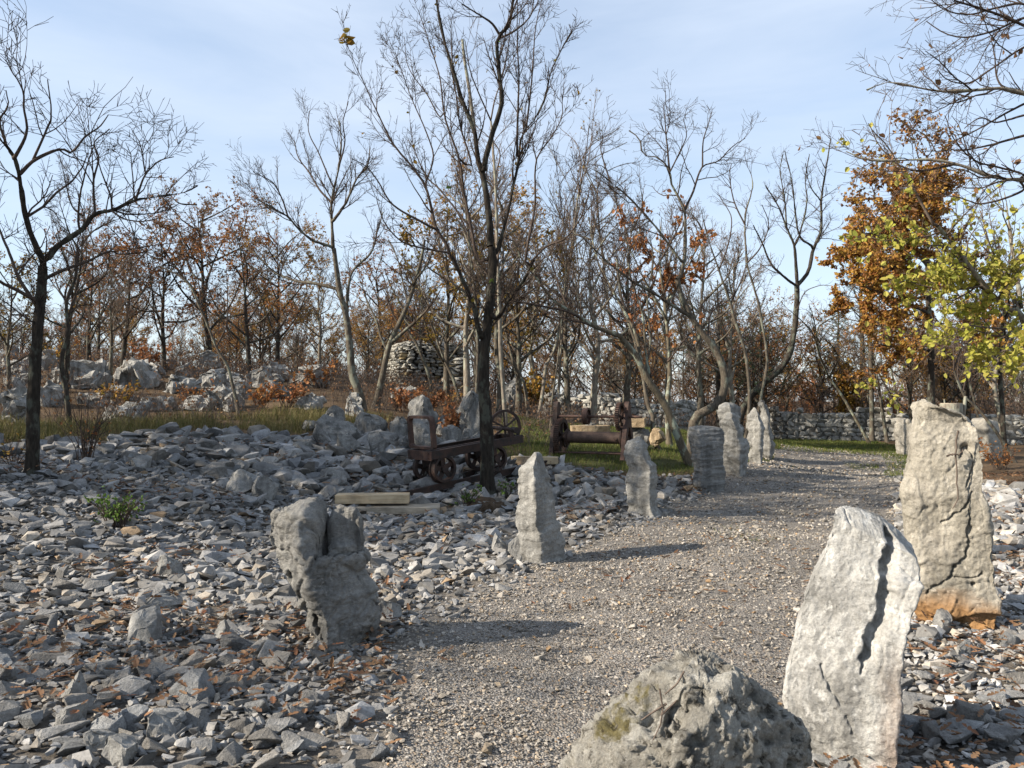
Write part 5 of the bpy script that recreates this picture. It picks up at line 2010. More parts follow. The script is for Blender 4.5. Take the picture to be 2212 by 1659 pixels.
# --- the slender upright tree in the middle, foreground
T4 = [(7, [(1500, 1560), (1500, 1300), (1490, 1050), (1475, 850), (1478, 650), (1500, 480), (1515, 300), (1530, 100), (1520, -20)], 34, 17, 0),
      (2, [(1520, 1590), (1510, 1350), (1480, 1150), (1440, 1000), (1420, 820), (1340, 640), (1290, 460), (1240, 300), (1180, 30), (1160, -120)], 16, 4, 0.2),
      (2, [(1475, 1100), (1490, 1000), (1530, 850), (1590, 650), (1580, 500), (1560, 330), (1565, 240), (1630, 170), (1660, 0), (1670, -150)], 13, 5, -0.4),
      (2, [(1575, 215), (1530, 150), (1440, 90), (1330, 30)], 6, 2, -0.3),
      (2, [(1580, 240), (1680, 190), (1770, 100), (1790, -30)], 5, 2, 0.3),
      (7, [(1470, 560), (1440, 480), (1410, 350), (1350, 200), (1280, 40)], 11, 8, -0.4),
      (2, [(1280, 1659), (1240, 1540), (1180, 1450), (1110, 1180), (1030, 1060), (900, 900), (780, 650), (720, 510), (660, 380), (620, 280)], 8, 1, -0.6),
      (2, [(1180, 1450), (1080, 1400), (900, 1290), (810, 1150), (740, 1060), (640, 1000)], 6, 1.5, -0.5),
      (2, [(1450, 1659), (1400, 1450), (1350, 1200), (1320, 1000), (1230, 740), (1200, 500), (1150, 330), (1060, 60)], 8, 1.5, 0.6),
      (2, [(1330, 1020), (1400, 1050), (1330, 800), (1310, 640), (1250, 330), (1200, 120)], 5, 1.5, 0.4),
      (2, [(1560, 1600), (1640, 1290), (1690, 1050), (1720, 850), (1800, 750), (1870, 600), (1900, 450), (1970, 300), (2040, 170)], 9, 1.5, 0.5),
      (2, [(1690, 1000), (1690, 800), (1700, 500), (1690, 200), (1690, -50)], 6, 1.5, -0.3),
      (2, [(1740, 840), (1780, 500), (1800, 200), (1840, 0)], 5, 1.5, 0.4),
      (7, [(1560, 430), (1640, 310), (1740, 180), (1790, 60)], 9, 6, -0.8),
      (2, [(1740, 1659), (1800, 1300), (1810, 1000), (1900, 860), (1970, 730), (1970, 580)], 6, 1.5, -0.5),
      (2, [(1790, 1640), (1870, 1560), (2000, 1500), (2100, 1350), (2160, 1150)], 5, 1.5, -0.6),
      (2, [(1260, 1600), (1050, 1560), (950, 1520), (850, 1400), (800, 1250)], 5, 1.5, -0.7),
      (2, [(1400, 1450), (1200, 1200), (1120, 1120), (1040, 950), (1000, 880)], 5, 1.5, 0.9),
      (2, [(1100, 1180), (1160, 1000), (1130, 880), (1000, 560), (920, 330)], 4, 1.2, 0.3),
      (2, [(1200, 740), (1120, 600), (1000, 430), (970, 230)], 3.5, 1.2, 0.2)]


def low_leaf(p):
    return np.clip((3.6 - p[:, 2]) / 1.4, 0.0, 1.0) * 0.9 + 0.03


t4_limbs = measured(T4, seed=4)
t4 = build_tree('slender_tree', t4_limbs, 'upright', 4, 'tall slender tree with steep bare limbs beside the quarry cart', 'bark_shaded', 'twig',
                [('leaf_olive', 1.2, 0.075, True, low_leaf), ('leaf_green', 0.15, 0.09, True, low_leaf)], dens=1.6, scale=0.6)
t4b = np.array(t4.location)
# the snapped pale limb and the tuft of leaves on the long shoot
sn = [[np.array([at(540 + a * .3418, b * .3418, t4b[1] + 0.1) for a, b in ((1420, 830), (1390, 600), (1352, 350), (1343, 250))])]]
obj('broken_limb', tube_mesh('broken_limb', resample(sn[0][0], 12) - t4b, 0.032, 0.022, 8, MT['bark_pale']), t4)
tuft = np.array([at(540 + a * .3418, b * .3418, t4_limbs[6][0][-1][1]) for a, b in ((620, 280), (612, 262), (605, 240), (600, 225), (608, 215), (590, 205), (586, 190), (604, 250))]) - t4b
obj('leaf_tuft', leaves_mesh('leaf_tuft', tuft, 0.15, MT['leaf_olive'], np.random.default_rng(3), True), t4)

# --- the forked bare trees left of centre
T2 = [(7, [(715, 1045), (690, 900), (650, 800), (635, 650), (610, 430), (570, 280), (545, 130), (525, -10)], 21, 9, 0),
      (2, [(525, 1590), (520, 1420), (515, 1280), (530, 1190), (560, 1060), (575, 900), (560, 760)], 8, 2, 0),
      (2, [(520, 1400), (590, 1310), (630, 1230), (680, 1120), (740, 1060), (760, 940)], 7, 2, -0.6),
      (2, [(515, 1280), (440, 1200), (380, 1100), (310, 1000), (280, 890)], 5, 2, 0.7),
      (7, [(560, 250), (400, 210), (300, 200), (150, 140), (50, 40), (-40, -20)], 8, 2, 0.8),
      (2, [(520, 1560), (400, 1520), (310, 1450), (240, 1370), (120, 1300), (40, 1250)], 7, 1.5, -0.8),
      (2, [(240, 1370), (200, 1250), (140, 1150), (20, 1080)], 4, 1.5, -0.3),
      (7, [(612, 420), (620, 250), (650, 130), (760, 20), (800, -110), (840, -240)], 8, 2, 0.5),
      (2, [(530, 1190), (490, 1100), (430, 960), (370, 830), (380, 700)], 4, 1.5, 0.3),
      (2, [(560, 1060), (600, 900), (590, 760), (620, 640)], 4, 1.5, -0.2)]
build_tree('bare_tree', measured(T2, seed=2), 'upright', 12, 'bare grey tree with wide spreading top left of the stone hut', 'bark_grey', 'twig', dens=1.3)
T3 = [(7, [(790, 1003), (830, 830), (860, 680), (885, 590), (940, 470), (1000, 330), (1040, 200), (1080, 50), (1100, -60)], 17, 5, 0),
      (7, [(890, 590), (980, 510), (1080, 420), (1160, 330), (1220, 230)], 9, 2, -0.5),
      (7, [(870, 640), (830, 560), (790, 430), (740, 330), (700, 200)], 6, 2, 0.6),
      (7, [(1000, 330), (960, 180), (930, 50), (880, -60)], 5, 2, 0.5),
      (7, [(1040, 200), (1120, 90), (1180, -50), (1240, -160)], 5, 2, -0.4),
      (7, [(940, 470), (880, 350), (860, 220), (820, 120)], 4, 1.5, 0.3)]
build_tree('bare_tree', measured(T3, seed=3), 'spread', 13, 'bare forked tree leaning right in front of the stone hut', 'bark_grey', 'twig', dens=1.25)
for k, (lim, lab) in enumerate([
        ([(7, [(1165, 930), (1130, 790), (1080, 660), (1040, 570), (1000, 520), (970, 380), (900, 250), (850, 120)], 9, 2, 0), (7, [(1080, 640), (1075, 500), (1080, 380), (1110, 250)], 5, 1.5, 0.3)], 'thin bare tree leaning left across the stone hut'),
        ([(7, [(1340, 1012), (1290, 830), (1220, 680), (1190, 590), (1140, 450), (1100, 300), (1120, 150)], 8, 2, 0), (7, [(1200, 600), (1250, 480), (1290, 330), (1280, 200)], 5, 1.5, 0.3)], 'thin bare tree leaning left at the right side of the stone hut'),
        ([(6, [(1515, 1030), (1480, 900), (1440, 740), (1370, 620), (1330, 520), (1270, 380), (1180, 200), (1000, 100)], 9, 3, 0), (6, [(1370, 610), (1430, 480), (1440, 300), (1430, 120)], 5, 1.5, 0.4), (6, [(1270, 380), (1260, 230), (1220, 50)], 4, 1.5, 0.3)], 'thin bent tree in front of the white outcrops'),
        ([(6, [(440, 1130), (425, 950), (390, 700), (430, 520), (420, 330), (480, 160), (490, 0)], 12, 5, 0), (6, [(400, 640), (440, 400), (500, 250), (640, 150)], 6, 2, 0.4), (6, [(420, 330), (360, 220), (330, 100)], 5, 2, 0.3)], 'slim dark tree with bent stem right of the big left tree')]):
    build_tree('thin_tree', measured(lim, seed=20 + k), 'sparse', 40 + k, lab, 'bark_grey' if k < 3 else 'bark_dark', 'twig', dens=1.05)

# --- the leaning, lichen-covered trees right of the winch
T5 = [(0, [(1493, 1006), (1476, 972), (1459, 930), (1442, 887), (1425, 856), (1407, 832), (1388, 800), (1370, 765), (1343, 735)], 20, 13, 0),
      (3, [(770, 1655), (600, 1590), (440, 1490), (330, 1420), (230, 1290), (150, 1190), (80, 1050)], 12, 2, -0.8),
      (3, [(500, 1530), (410, 1490), (200, 1450), (60, 1420), (-60, 1350)], 6, 2, -0.5),
      (0, [(1388, 800), (1372, 720), (1330, 640), (1290, 560), (1270, 470)], 7, 2, 0.6),
      (3, [(440, 1490), (380, 1350), (330, 1200), (260, 1080)], 5, 1.5, 0.4),
      (0, [(1407, 832), (1395, 760), (1388, 680), (1360, 590), (1352, 500)], 7, 2, 0.3)]
build_tree('leaning_tree', measured(T5, seed=5), 'spread', 15, 'lichen-covered tree leaning left over the winch', 'bark_lichen', 'twig', dens=1.25)
T5b = [(0, [(1425, 972), (1407, 930), (1413, 906), (1402, 882), (1395, 853), (1390, 819), (1372, 740), (1345, 660), (1330, 560)], 11, 4, 0.3),
       (0, [(1390, 819), (1405, 740), (1398, 650), (1410, 560), (1395, 470)], 6, 2, 0.3), (0, [(1345, 660), (1300, 590), (1280, 520)], 4, 1.5, -0.3)]
build_tree('thin_tree', measured(T5b, seed=6), 'sparse', 16, 'thin dark crooked tree just left of the lichen-covered leaning tree', 'bark_grey', 'twig', dens=1.05)


def oak_patch(p):
    """leaves hang on in the middle of the crown"""
    return np.clip(1.25 - np.abs(p[:, 2] - 4.9) / 1.9, 0, 1) * (0.45 + 0.55 * (vnoise(p * 1.4, 91) > -0.1))


T5c = [(0, [(1447, 966), (1442, 912), (1442, 870), (1447, 810), (1442, 720), (1434, 640), (1425, 560), (1428, 470)], 14, 1.5, 0.0),
       (0, [(1440, 690), (1400, 620), (1370, 560), (1345, 500)], 6, 2, -0.5), (0, [(1438, 660), (1480, 590), (1510, 530), (1540, 500)], 6, 2, 0.5),
       (0, [(1432, 600), (1390, 520), (1380, 450)], 5, 2, 0.5), (0, [(1428, 560), (1465, 490), (1480, 430)], 5, 2, -0.4), (0, [(1442, 760), (1400, 720), (1370, 690)], 5, 2, 0.5), (0, [(1444, 780), (1490, 720), (1530, 690)], 5, 2, -0.4)]
build_tree('oak_tree', measured(T5c, seed=7), 'oak', 17, 'oak holding rust-orange leaves behind the lichen-covered leaning tree', 'bark_lichen', 'twig', [('leaf_red', 14, 0.105, True, oak_patch), ('leaf_orange', 8, 0.105, True, oak_patch)], dens=1.25)
T6 = [(0, [(1493, 940), (1500, 905), (1520, 890), (1545, 876), (1562, 848), (1566, 812), (1548, 760), (1521, 725), (1493, 685), (1470, 640), (1462, 603)], 24, 11, 0),
      (3, [(1130, 1300), (1160, 1200), (1170, 1050), (1165, 850), (1090, 690), (1070, 590), (1000, 520), (910, 500), (890, 400), (820, 350)], 9, 2, 0.2),
      (3, [(1150, 1180), (990, 970), (850, 810), (700, 680), (600, 600), (500, 560)], 7, 1.5, -0.7),
      (3, [(1070, 590), (1060, 480), (1040, 300), (1030, 180)], 5, 1.5, 0.2),
      (3, [(1165, 860), (1220, 740), (1280, 580), (1380, 540), (1470, 450), (1550, 400)], 6, 1.5, 0.4),
      (3, [(1280, 580), (1285, 420), (1320, 300), (1340, 230)], 4, 1.5, 0.2),
      (3, [(1210, 1530), (1080, 1450), (960, 1370), (850, 1310), (700, 1200), (600, 1110), (520, 1030)], 8, 2, -0.6),
      (3, [(1070, 620), (1140, 480), (1180, 380), (1160, 280)], 4, 1.5, -0.2),
      (3, [(700, 680), (660, 560), (640, 450), (700, 400)], 4, 1.5, 0.3),
      (3, [(1310, 1659), (1340, 1500), (1470, 1400), (1520, 1250)], 5, 1.5, 0.5)]
build_tree('bare_tree', measured(T6, d=15.8, seed=8), 'spread', 18, 'bare tree with an S-curved trunk rising behind the banded stone', 'bark_grey', 'twig', dens=1.25)
T7 = [(0, [(1604, 946), (1597, 910), (1616, 864), (1651, 826), (1683, 799), (1704, 767), (1715, 720), (1721, 662), (1722, 615)], 17, 11, 0),
      (3, [(1880, 1330), (1870, 1200), (1860, 1080), (1810, 960), (1760, 830), (1680, 700)], 8, 2, -0.4),
      (3, [(1880, 1330), (1950, 1240), (1980, 1100), (2030, 980), (2030, 800), (2060, 600), (2090, 400)], 9, 2, 0.4),
      (3, [(1860, 1080), (1890, 1020), (1940, 800), (1930, 650), (1960, 500)], 5, 1.5, 0.4),
      (3, [(1970, 1080), (1900, 1030), (1870, 900), (1850, 700), (1800, 480)], 5, 1.5, -0.3),
      (3, [(1870, 1330), (1800, 1280), (1710, 1190), (1650, 1050), (1600, 950)], 6, 2, -0.6),
      (3, [(1810, 960), (1800, 800), (1770, 600), (1790, 500)], 4, 1.5, 0.3),
      (3, [(2030, 800), (1960, 700), (1930, 560)], 3.5, 1.2, -0.3),
      (3, [(1880, 1480), (1930, 1370), (2020, 1330), (2090, 1330)], 3, 1.2, -0.4)]
build_tree('bare_tree', measured(T7, seed=9), 'spread', 19, 'bare tree with a J-curved trunk and cup-shaped crown near the far standing stones', 'bark_dark', 'twig', dens=1.05)
for k, (lim, lab) in enumerate([
        ([(5, [(150, 1545), (180, 1300), (150, 950), (70, 700), (0, 430)], 9, 5, 0), (3, [(1450, 1430), (1390, 1250), (1320, 1050), (1280, 900)], 5, 2, -0.3), (3, [(1460, 1440), (1540, 1260), (1570, 1150)], 4, 2, 0.3), (3, [(1380, 1240), (1440, 1080), (1460, 900), (1380, 760)], 4, 1.5, 0.3)], 'slim bare tree with a straight forked stem behind the waisted pale stone'),
        ([(5, [(210, 1540), (260, 1300), (310, 1000), (270, 700), (240, 550), (160, 290)], 8, 4, 0), (3, [(1560, 1190), (1550, 900), (1600, 700), (1580, 580)], 5, 1.5, 0.3), (3, [(1560, 1190), (1640, 1100), (1700, 950), (1660, 820)], 4, 1.5, -0.4), (3, [(1550, 950), (1480, 800), (1450, 620), (1460, 560)], 4, 1.5, 0.2)], 'slim bare tree rising from the far pair of standing stones'),
        ([(5, [(340, 1330), (420, 1200), (520, 1060), (620, 900), (700, 800)], 6, 2, 0), (5, [(520, 1060), (560, 960), (560, 860)], 3, 1.2, 0.2)], 'thin grey sapling leaning right beside the J-curved trunk')]):
    build_tree('thin_tree', measured(lim, base_px=[(1612, 960), (1626, 965), (1662, 940)][k], seed=30 + k), 'sparse', 60 + k, lab, 'bark_grey', 'twig', dens=1.25)

# --- straight stems between the slender tree and the winch
stems = [([(1098, 985), (1082, 760), (1075, 560), (1070, 380), (1060, 260)], 11, 'pale straight pole of a tree directly right of the slender tree'),
         ([(1142, 902), (1132, 830), (1112, 790), (1096, 730), (1080, 640), (1075, 520)], 8, 'crooked pale stem behind the hand wheel of the cart'),
         ([(1162, 905), (1172, 850), (1180, 790), (1200, 750), (1215, 650), (1235, 540), (1250, 420)], 9, 'stem leaning right, between the cart and the winch'),
         ([(1190, 935), (1192, 870), (1205, 780), (1212, 700), (1222, 580), (1215, 470)], 5, 'very thin upright stem left of the winch frame'),
         ([(1203, 900), (1208, 820), (1212, 740), (1220, 650), (1240, 520), (1255, 400)], 7, 'thin stem directly behind the left frame of the winch'),
         ([(1222, 880), (1232, 800), (1245, 700), (1250, 600), (1240, 480)], 6, 'thin stem above the pulley of the winch'),
         ([(1308, 850), (1290, 800), (1262, 740), (1240, 690), (1210, 620)], 7, 'dark slanting stem above the winch drum'),
         ([(1325, 870), (1332, 800), (1322, 720), (1310, 620), (1295, 500), (1290, 420)], 8, 'dark upright stem behind the toothed wheel of the winch'),
         ([(1025, 900), (1032, 780), (1026, 640), (1010, 500), (1000, 420)], 8, 'upright stem hidden close behind the slender tree'),
         ([(1362, 905), (1352, 820), (1340, 740), (1310, 640), (1300, 520)], 6, 'thin stem behind the tan stone slab')]
_r = np.random.default_rng(8)
for k, (pts, w, lab) in enumerate(stems):
    g = ground_at(*pts[0])
    dd = max(g[1], 17.5)
    pts = [tuple(p) for p in pts]
    lim = [(0, pts, w, w * 0.35, 0.2)]
    for j in range(6):
        q = pts[-1 - (j % 3)]
        lim.append((0, [q, (q[0] + _r.normal(0, 22), q[1] - _r.uniform(50, 90)), (q[0] + _r.normal(0, 42), q[1] - _r.uniform(110, 190))], w * 0.35, 1.2, _r.normal(0, 1.0)))
    build_tree('thin_tree', measured(lim, d=dd, seed=50 + k), 'upright', 80 + k, lab, ['bark_pale', 'bark_grey'][k % 2] if k < 6 else 'bark_grey', 'twig_pale' if k % 2 == 0 else 'twig',
               ('leaf_olive', 0.7, 0.08, False, None) if k in (2, 4, 8) else None, dens=0.9)

# --- right-hand side
T10 = [(5, [(1522, 1560), (1520, 1340), (1520, 950), (1500, 600), (1490, 200), (1475, 0), (1450, -250), (1440, -500)], 18, 5, 0),
       (5, [(1510, 800), (1620, 850), (1720, 830), (1830, 800)], 8, 2, -0.8), (5, [(1500, 560), (1620, 460), (1700, 300)], 8, 2, 0.6), (5, [(1490, 300), (1400, 180), (1300, 50), (1200, -100)], 8, 2, -0.6),
       (5, [(1500, 650), (1300, 560), (1150, 500), (1000, 450)], 8, 2, -0.8), (5, [(1495, 420), (1300, 330), (1120, 250), (980, 200)], 8, 2, 0.8), (5, [(1485, 150), (1300, 0), (1150, -120), (1080, -300)], 8, 2, 0.5),
       (5, [(1475, 0), (1560, -150), (1620, -300)], 6, 2, 0.4), (5, [(1510, 900), (1350, 800), (1200, 760), (1050, 720)], 7, 2, 0.6), (5, [(1510, 930), (1400, 900), (1260, 900), (1150, 880)], 6, 2, -0.7),
       (5, [(1480, 60), (1250, 120), (1080, 60), (960, 100)], 7, 2, -1.2), (5, [(1460, -200), (1350, -350), (1280, -450)], 5, 2, 0.8), (5, [(1495, 500), (1250, 620), (1060, 640), (960, 560)], 7, 2, 1.2)]


def oak_left(p):
    return np.clip(1.3 - (p[:, 0] - 12.2) / 3.0, 0.12, 1.0) * np.clip(1.25 - (p[:, 2] - 6.8) / 2.2, 0.15, 1) * np.where(vnoise(p * 1.1, 17) > -0.3, 1.0, 0.25)


t10d = 24.0
build_tree('oak_tree', measured(T10, d=t10d, seed=10), 'oak', 21, 'large oak thick with golden brown leaves beyond the tall beige stone', 'bark_dark', 'twig',
           [('leaf_gold', 34, 0.12, False, oak_left), ('leaf_orange', 13, 0.12, False, oak_left), ('leaf_brown', 7, 0.12, False, None)], dens=0.95, scale=1.8)
T11 = [(0, [(2330, 1010), (2290, 860), (2225, 715), (2190, 670)], 22, 14, 0),
       (5, [(2120, 640), (2000, 540), (1900, 430), (1750, 230), (1640, 100), (1560, 0)], 12, 7, -0.6),
       (4, [(1540, 1659), (1450, 1500), (1400, 1400), (1300, 1250), (1220, 1100), (1080, 950)], 7, 2, -0.4),
       (5, [(2170, 620), (2060, 430), (1990, 250), (1930, 100), (1880, -100)], 8, 3, 0.8),
       (5, [(2180, 600), (2150, 350), (2110, 150), (2085, -50), (2050, -300)], 10, 3, 0.5),
       (5, [(2180, 760), (1950, 760), (1750, 740), (1500, 730)], 6, 1.5, -0.8), (5, [(2180, 800), (2000, 820), (1800, 780), (1620, 860)], 6, 1.5, 0.6),
       (5, [(2180, 850), (2050, 930), (1930, 980), (1760, 1000)], 5, 1.5, -0.6), (5, [(1900, 430), (1750, 520), (1620, 600), (1560, 640)], 5, 1.5, 0.4),
       (5, [(1750, 230), (1640, 330), (1560, 360)], 4, 1.5, -0.3), (5, [(2000, 540), (1940, 660), (1850, 720)], 4, 1.5, 0.4), (5, [(2170, 660), (2240, 900), (2150, 1020), (2080, 1060)], 4, 1.5, 0.2)]


def lime_low(p):
    return np.clip((4.8 - p[:, 2]) / 1.6, 0.05, 1.0) * np.where(vnoise(p * 1.3, 33) > -0.25, 1.0, 0.25)


build_tree('lime_leaved_tree', measured(T11, d=10.5, seed=11), 'spread', 22, 'pale-barked tree with yellow-green leaves at the right edge', 'bark_pale', 'twig_pale',
           ('leaf_lime', 24, 0.08, True, lime_low), scale=0.9, dens=1.25)
T12 = [(0, [(2560, 1080), (2520, 760), (2460, 520), (2420, 330), (2400, 100), (2390, -80)], 34, 20, 0),
       (4, [(2760, 900), (2500, 760), (2205, 690), (2050, 650), (1850, 660), (1600, 670), (1400, 640), (1200, 600), (1040, 660)], 14, 2, -0.3),
       (4, [(2900, 1500), (2500, 1370), (2205, 1330), (2000, 1310), (1700, 1210), (1500, 1180), (1050, 1190), (890, 1130)], 13, 2, 0.2),
       (4, [(2800, 150), (2500, 250), (2205, 350), (1980, 500), (1800, 620), (1640, 600), (1560, 520)], 9, 2, -0.5),
       (4, [(2700, 60), (2400, 80), (2205, 130), (2000, 220), (1800, 270), (1640, 250), (1480, 150)], 9, 2, 0.3),
       (4, [(2750, 500), (2400, 280), (2205, 190), (1900, 60), (1700, 0)], 10, 4, -0.6),
       (4, [(2205, 30), (2000, 60), (1800, 110), (1600, 60), (1500, -20)], 6, 2, -0.2),
       (4, [(2205, 680), (2030, 620), (1980, 400), (1950, 260)], 6, 2, 0.3),
       (4, [(2205, 1290), (2000, 1230), (1850, 1190), (1700, 1050), (1620, 850)], 6, 2, -0.3),
       (4, [(1700, 1210), (1450, 1260), (1300, 1230), (1180, 1130), (1050, 920)], 6, 2, 0.3),
       (4, [(2205, 850), (2000, 900), (1880, 870), (1750, 950)], 5, 2, 0.2),
       (4, [(1600, 1190), (1480, 1000), (1380, 950), (1290, 900)], 4, 1.5, 0.2), (4, [(2205, 1400), (1900, 1500), (1700, 1450), (1500, 1460)], 6, 2, 0.3),
       (4, [(1850, 660), (1700, 750), (1600, 800), (1450, 860)], 4, 1.5, -0.2), (4, [(2205, 1000), (1900, 1080), (1700, 1100), (1580, 1020)], 6, 2, 0.4)]
build_tree('bare_tree', measured(T12, d=8.2, seed=12), 'droop', 23, 'bare tree reaching in from the right edge with drooping twiggy branches', 'bark_pale', 'twig',
           ('leaf_brown', 0.35, 0.07, True, None), scale=0.95, rmin=0.0024, dens=1.3)
for k, (pts, w, lab) in enumerate([
        ([(1880, 958), (1830, 873), (1806, 837), (1791, 817), (1770, 770)], 8, 'slanting pale trunk leaning left against the far wall'),
        ([(1884, 956), (1883, 850), (1881, 760), (1880, 690), (1876, 600)], 11, 'straight brown pole trunk in front of the far wall'),
        ([(1917, 956), (1905, 880), (1895, 820), (1886, 780), (1870, 700)], 8, 'thin pale trunk just right of the pole trunk at the far wall'),
        ([(1948, 908), (1930, 820), (1912, 755), (1900, 690)], 6, 'thin greenish trunk behind the far wall, left of the golden oak'),
        ([(1976, 900), (1958, 810), (1945, 760), (1930, 690)], 6, 'thin curved trunk behind the short grey stone'),
        ([(2140, 985), (2108, 880), (2095, 820), (2090, 740)], 7, 'thin dark trunk right of the tall beige stone'),
        ([(2196, 1000), (2150, 930), (2110, 880), (2080, 850), (2060, 800)], 8, 'leaning brown trunk at the right edge behind the tall beige stone'),
        ([(2170, 970), (2165, 880), (2160, 800), (2165, 700)], 12, 'upright dark trunk at the right edge near the far wall')]):
    lim = [(0, pts, w, w * 0.5, 0.0)]
    for j in range(5):
        q = pts[-1 - (j % 2)]
        lim.append((0, [q, (q[0] + _r.normal(0, 25), q[1] - _r.uniform(40, 80)), (q[0] + _r.normal(0, 45), q[1] - _r.uniform(90, 160))], w * 0.45, 1.2, _r.normal(0, 1)))
    g = ground_at(*pts[0])
    build_tree('thin_tree', measured(lim, d=g[1] if k != 3 and k != 4 else 32.5, seed=90 + k), 'sparse', 110 + k, lab, ['bark_lichen', 'bark_grey', 'bark_grey', 'bark_lichen', 'bark_lichen', 'bark_dark', 'bark_grey', 'bark_dark'][k], 'twig')
# cut stump behind the tall beige stone
sg = at(2053, 900, 8.2)
sb = np.array([sg[0], sg[1], h1(sg[0], sg[1])])
stump = empty('tree_stump', sb, label='sawn-off tree stump with splinters showing behind the tall beige stone', cat='stump')
ztop = at(2053, 872, 8.2)[2] - sb[2]
obj('trunk', tube_mesh('trunk', [(0, 0, -0.1), (0, 0, 0.6), (0.01, 0, ztop - 0.004), (0.01, 0, ztop)], 0.11, 0.105, 12, MT['bark_pale']), stump)
MB().rod((0.01, 0, ztop - 0.02), (0.01, 0, ztop + 0.006), 0.103, 14).build('cut_face', MT['grey_wood'], stump)
for (X, Y0, X2, Y2, w) in [(2068, 890, 2086, 856, 0.022), (2033, 895, 2033, 877, 0.025), (2045, 880, 2040, 862, 0.01), (2003, 893, 2003, 872, 0.05), (2015, 893, 2014, 876, 0.05)]:
    a, b = at(X, Y0, 8.2) - sb, at(X2, Y2, 8.2) - sb
    a[2] -= 0.5
    obj('splinter', tube_mesh('splinter', [a, (a + b) / 2, b], w * 1.2, w * 0.8, 6, MT['bark_pale']), stump)
# ------------------------------------------------------------------ trees of the wood behind: a few kinds, many individuals
def auto_limbs(h, seed, kind):
    r = np.random.default_rng(seed)
    lean = r.normal(0, 0.08, 2)
    tr = np.array([[0, 0, -0.1], [lean[0] * h * 0.1, lean[1] * h * 0.1, h * 0.15], [lean[0] * h * 0.3 + r.normal(0, .1), lean[1] * h * 0.3, h * 0.35], [lean[0] * h * .5, lean[1] * h * .5 + r.normal(0, .1), h * 0.6], [lean[0] * h * .8, lean[1] * h * .8, h * 0.9]])
    R0 = 0.016 * h + 0.02
    out = [(tr, R0, 0.008)]
    n = {'oak': 15, 'bare': 13}.get(kind, 10)
    for k in range(n):
        t = (0.2 if kind == 'oak' else 0.3) + (0.78 if kind == 'oak' else 0.68) * (k + r.random()) / n
        p = np.array([np.interp(t * 0.85, [0, .15, .35, .6, .85], tr[:, j]) for j in range(3)])
        a = k * 2.4 + r.normal(0, 0.4)
        L = h * (0.46 if kind == 'oak' else 0.36) * (1.15 - t * 0.75) * r.uniform(0.8, 1.2)
        up = (0.35 + 0.7 * r.random()) if kind == 'oak' else 0.95
        d = np.array([math.cos(a), math.sin(a), up])
        d /= np.linalg.norm(d)
        q = p + d * L * 0.5 + r.normal(0, 0.10 * h * 0.3, 3)
        e = q + (d + np.array([0, 0, 0.6])) * L * 0.5 + r.normal(0, 0.10 * h * 0.3, 3)
        out.append((np.array([p, q, e]), R0 * 0.42 * (1.1 - 0.5 * t), 0.008))
    return out


def patchy(seed, lo=0.0, sc=0.9):
    return lambda p: np.where(vnoise(p * sc, seed) > lo, 1.0, 0.15)


PROTO = {}
for k in range(3):
    PROTO['oak%d' % k] = build_tree('oak_tree', auto_limbs(6.2 + 0.6 * k, 500 + k, 'oak'), 'oak', 500 + k, 'x', 'bark_dark', 'twig_pale',
                                    [(['leaf_orange', 'leaf_brown', 'leaf_gold'][k], [8.0, 7.5, 10.0][k], 0.10, False, patchy(500 + k, -0.1))], base=(0, 0, 0), dens=1.05, scale=1.15, rmin=0.0065, trunk_sides=7)
for k in range(4):
    PROTO['bare%d' % k] = build_tree('bare_tree', auto_limbs(6.0 + 0.7 * k, 520 + k, 'bare'), 'upright', 520 + k, 'x', ['bark_grey', 'bark_pale', 'bark_grey', 'bark_dark'][k], ['twig_pale', 'twig_pale', 'twig_pale', 'twig'][k], None, base=(0, 0, 0), dens=1.15, rmin=0.0065, trunk_sides=7)
PROTO['olive'] = build_tree('yellowing_tree', auto_limbs(6.0, 540, 'oak'), 'oak', 540, 'x', 'bark_grey', 'twig', ('leaf_olive', 11.0, 0.11, False, patchy(540, -0.2)), base=(0, 0, 0), dens=1.15, rmin=0.0065, trunk_sides=7)

# pine
def pine(seed):
    r = np.random.default_rng(seed)
    h = 8.5
    t = empty('pine_tree', (0, 0, 0), label='x', cat='tree')
    obj('trunk', tube_mesh('trunk', [(0, 0, -0.1), (0.05, 0, h * 0.4), (0.0, 0.05, h * 0.75), (0, 0, h)], 0.17, 0.03, 8, MT['bark_dark']), t)
    P, R, tips = [], [], []
    for k in range(46):
        z = h * (0.30 + 0.68 * (k / 46))
        L = (h - z) * 0.42 + 0.5
        a = k * 2.4
        p = np.array([0, 0, z])
        d = np.array([math.cos(a), math.sin(a), 0.25])
        pts = np.array([p + d * L * s + np.array([0, 0, 0.12 * L * s * s]) + r.normal(0, 0.03, 3) for s in np.linspace(0, 1, 6)])
        P.append(pts)
        R.append(np.linspace(0.03, 0.008, 6))
    P, R = np.array(P), np.array(R)
    A, RA = spawn(P, R, r, 4.0, 0.3, 0.7, 35, 65, 0.06, 0.08, 4, 0.3)
    v1, f1 = tubes(P, R, 4)
    v2, f2 = tubes(A, RA, 3)
    cr = obj('crown', mesh_from('crown', np.concatenate([v1, v2]), np.concatenate([f1, f2 + len(v1)]), MT['twig']), t)
    tips = along(A, r, 90)
    n = len(tips)
    d = r.normal(size=(n, 3)) + np.array([0, 0, 0.5])
    d /= np.linalg.norm(d, axis=1)[:, None]
    s = np.cross(d, r.normal(size=(n, 3)))
    s /= np.linalg.norm(s, axis=1)[:, None]
    L = 0.13
    V = np.stack([tips - s * 0.006, tips + s * 0.006, tips + d * L], 1)
    obj('needles', mesh_from('needles', V.reshape(-1, 3), np.arange(3 * n).reshape(n, 3), MT['needle']), cr)
    return t


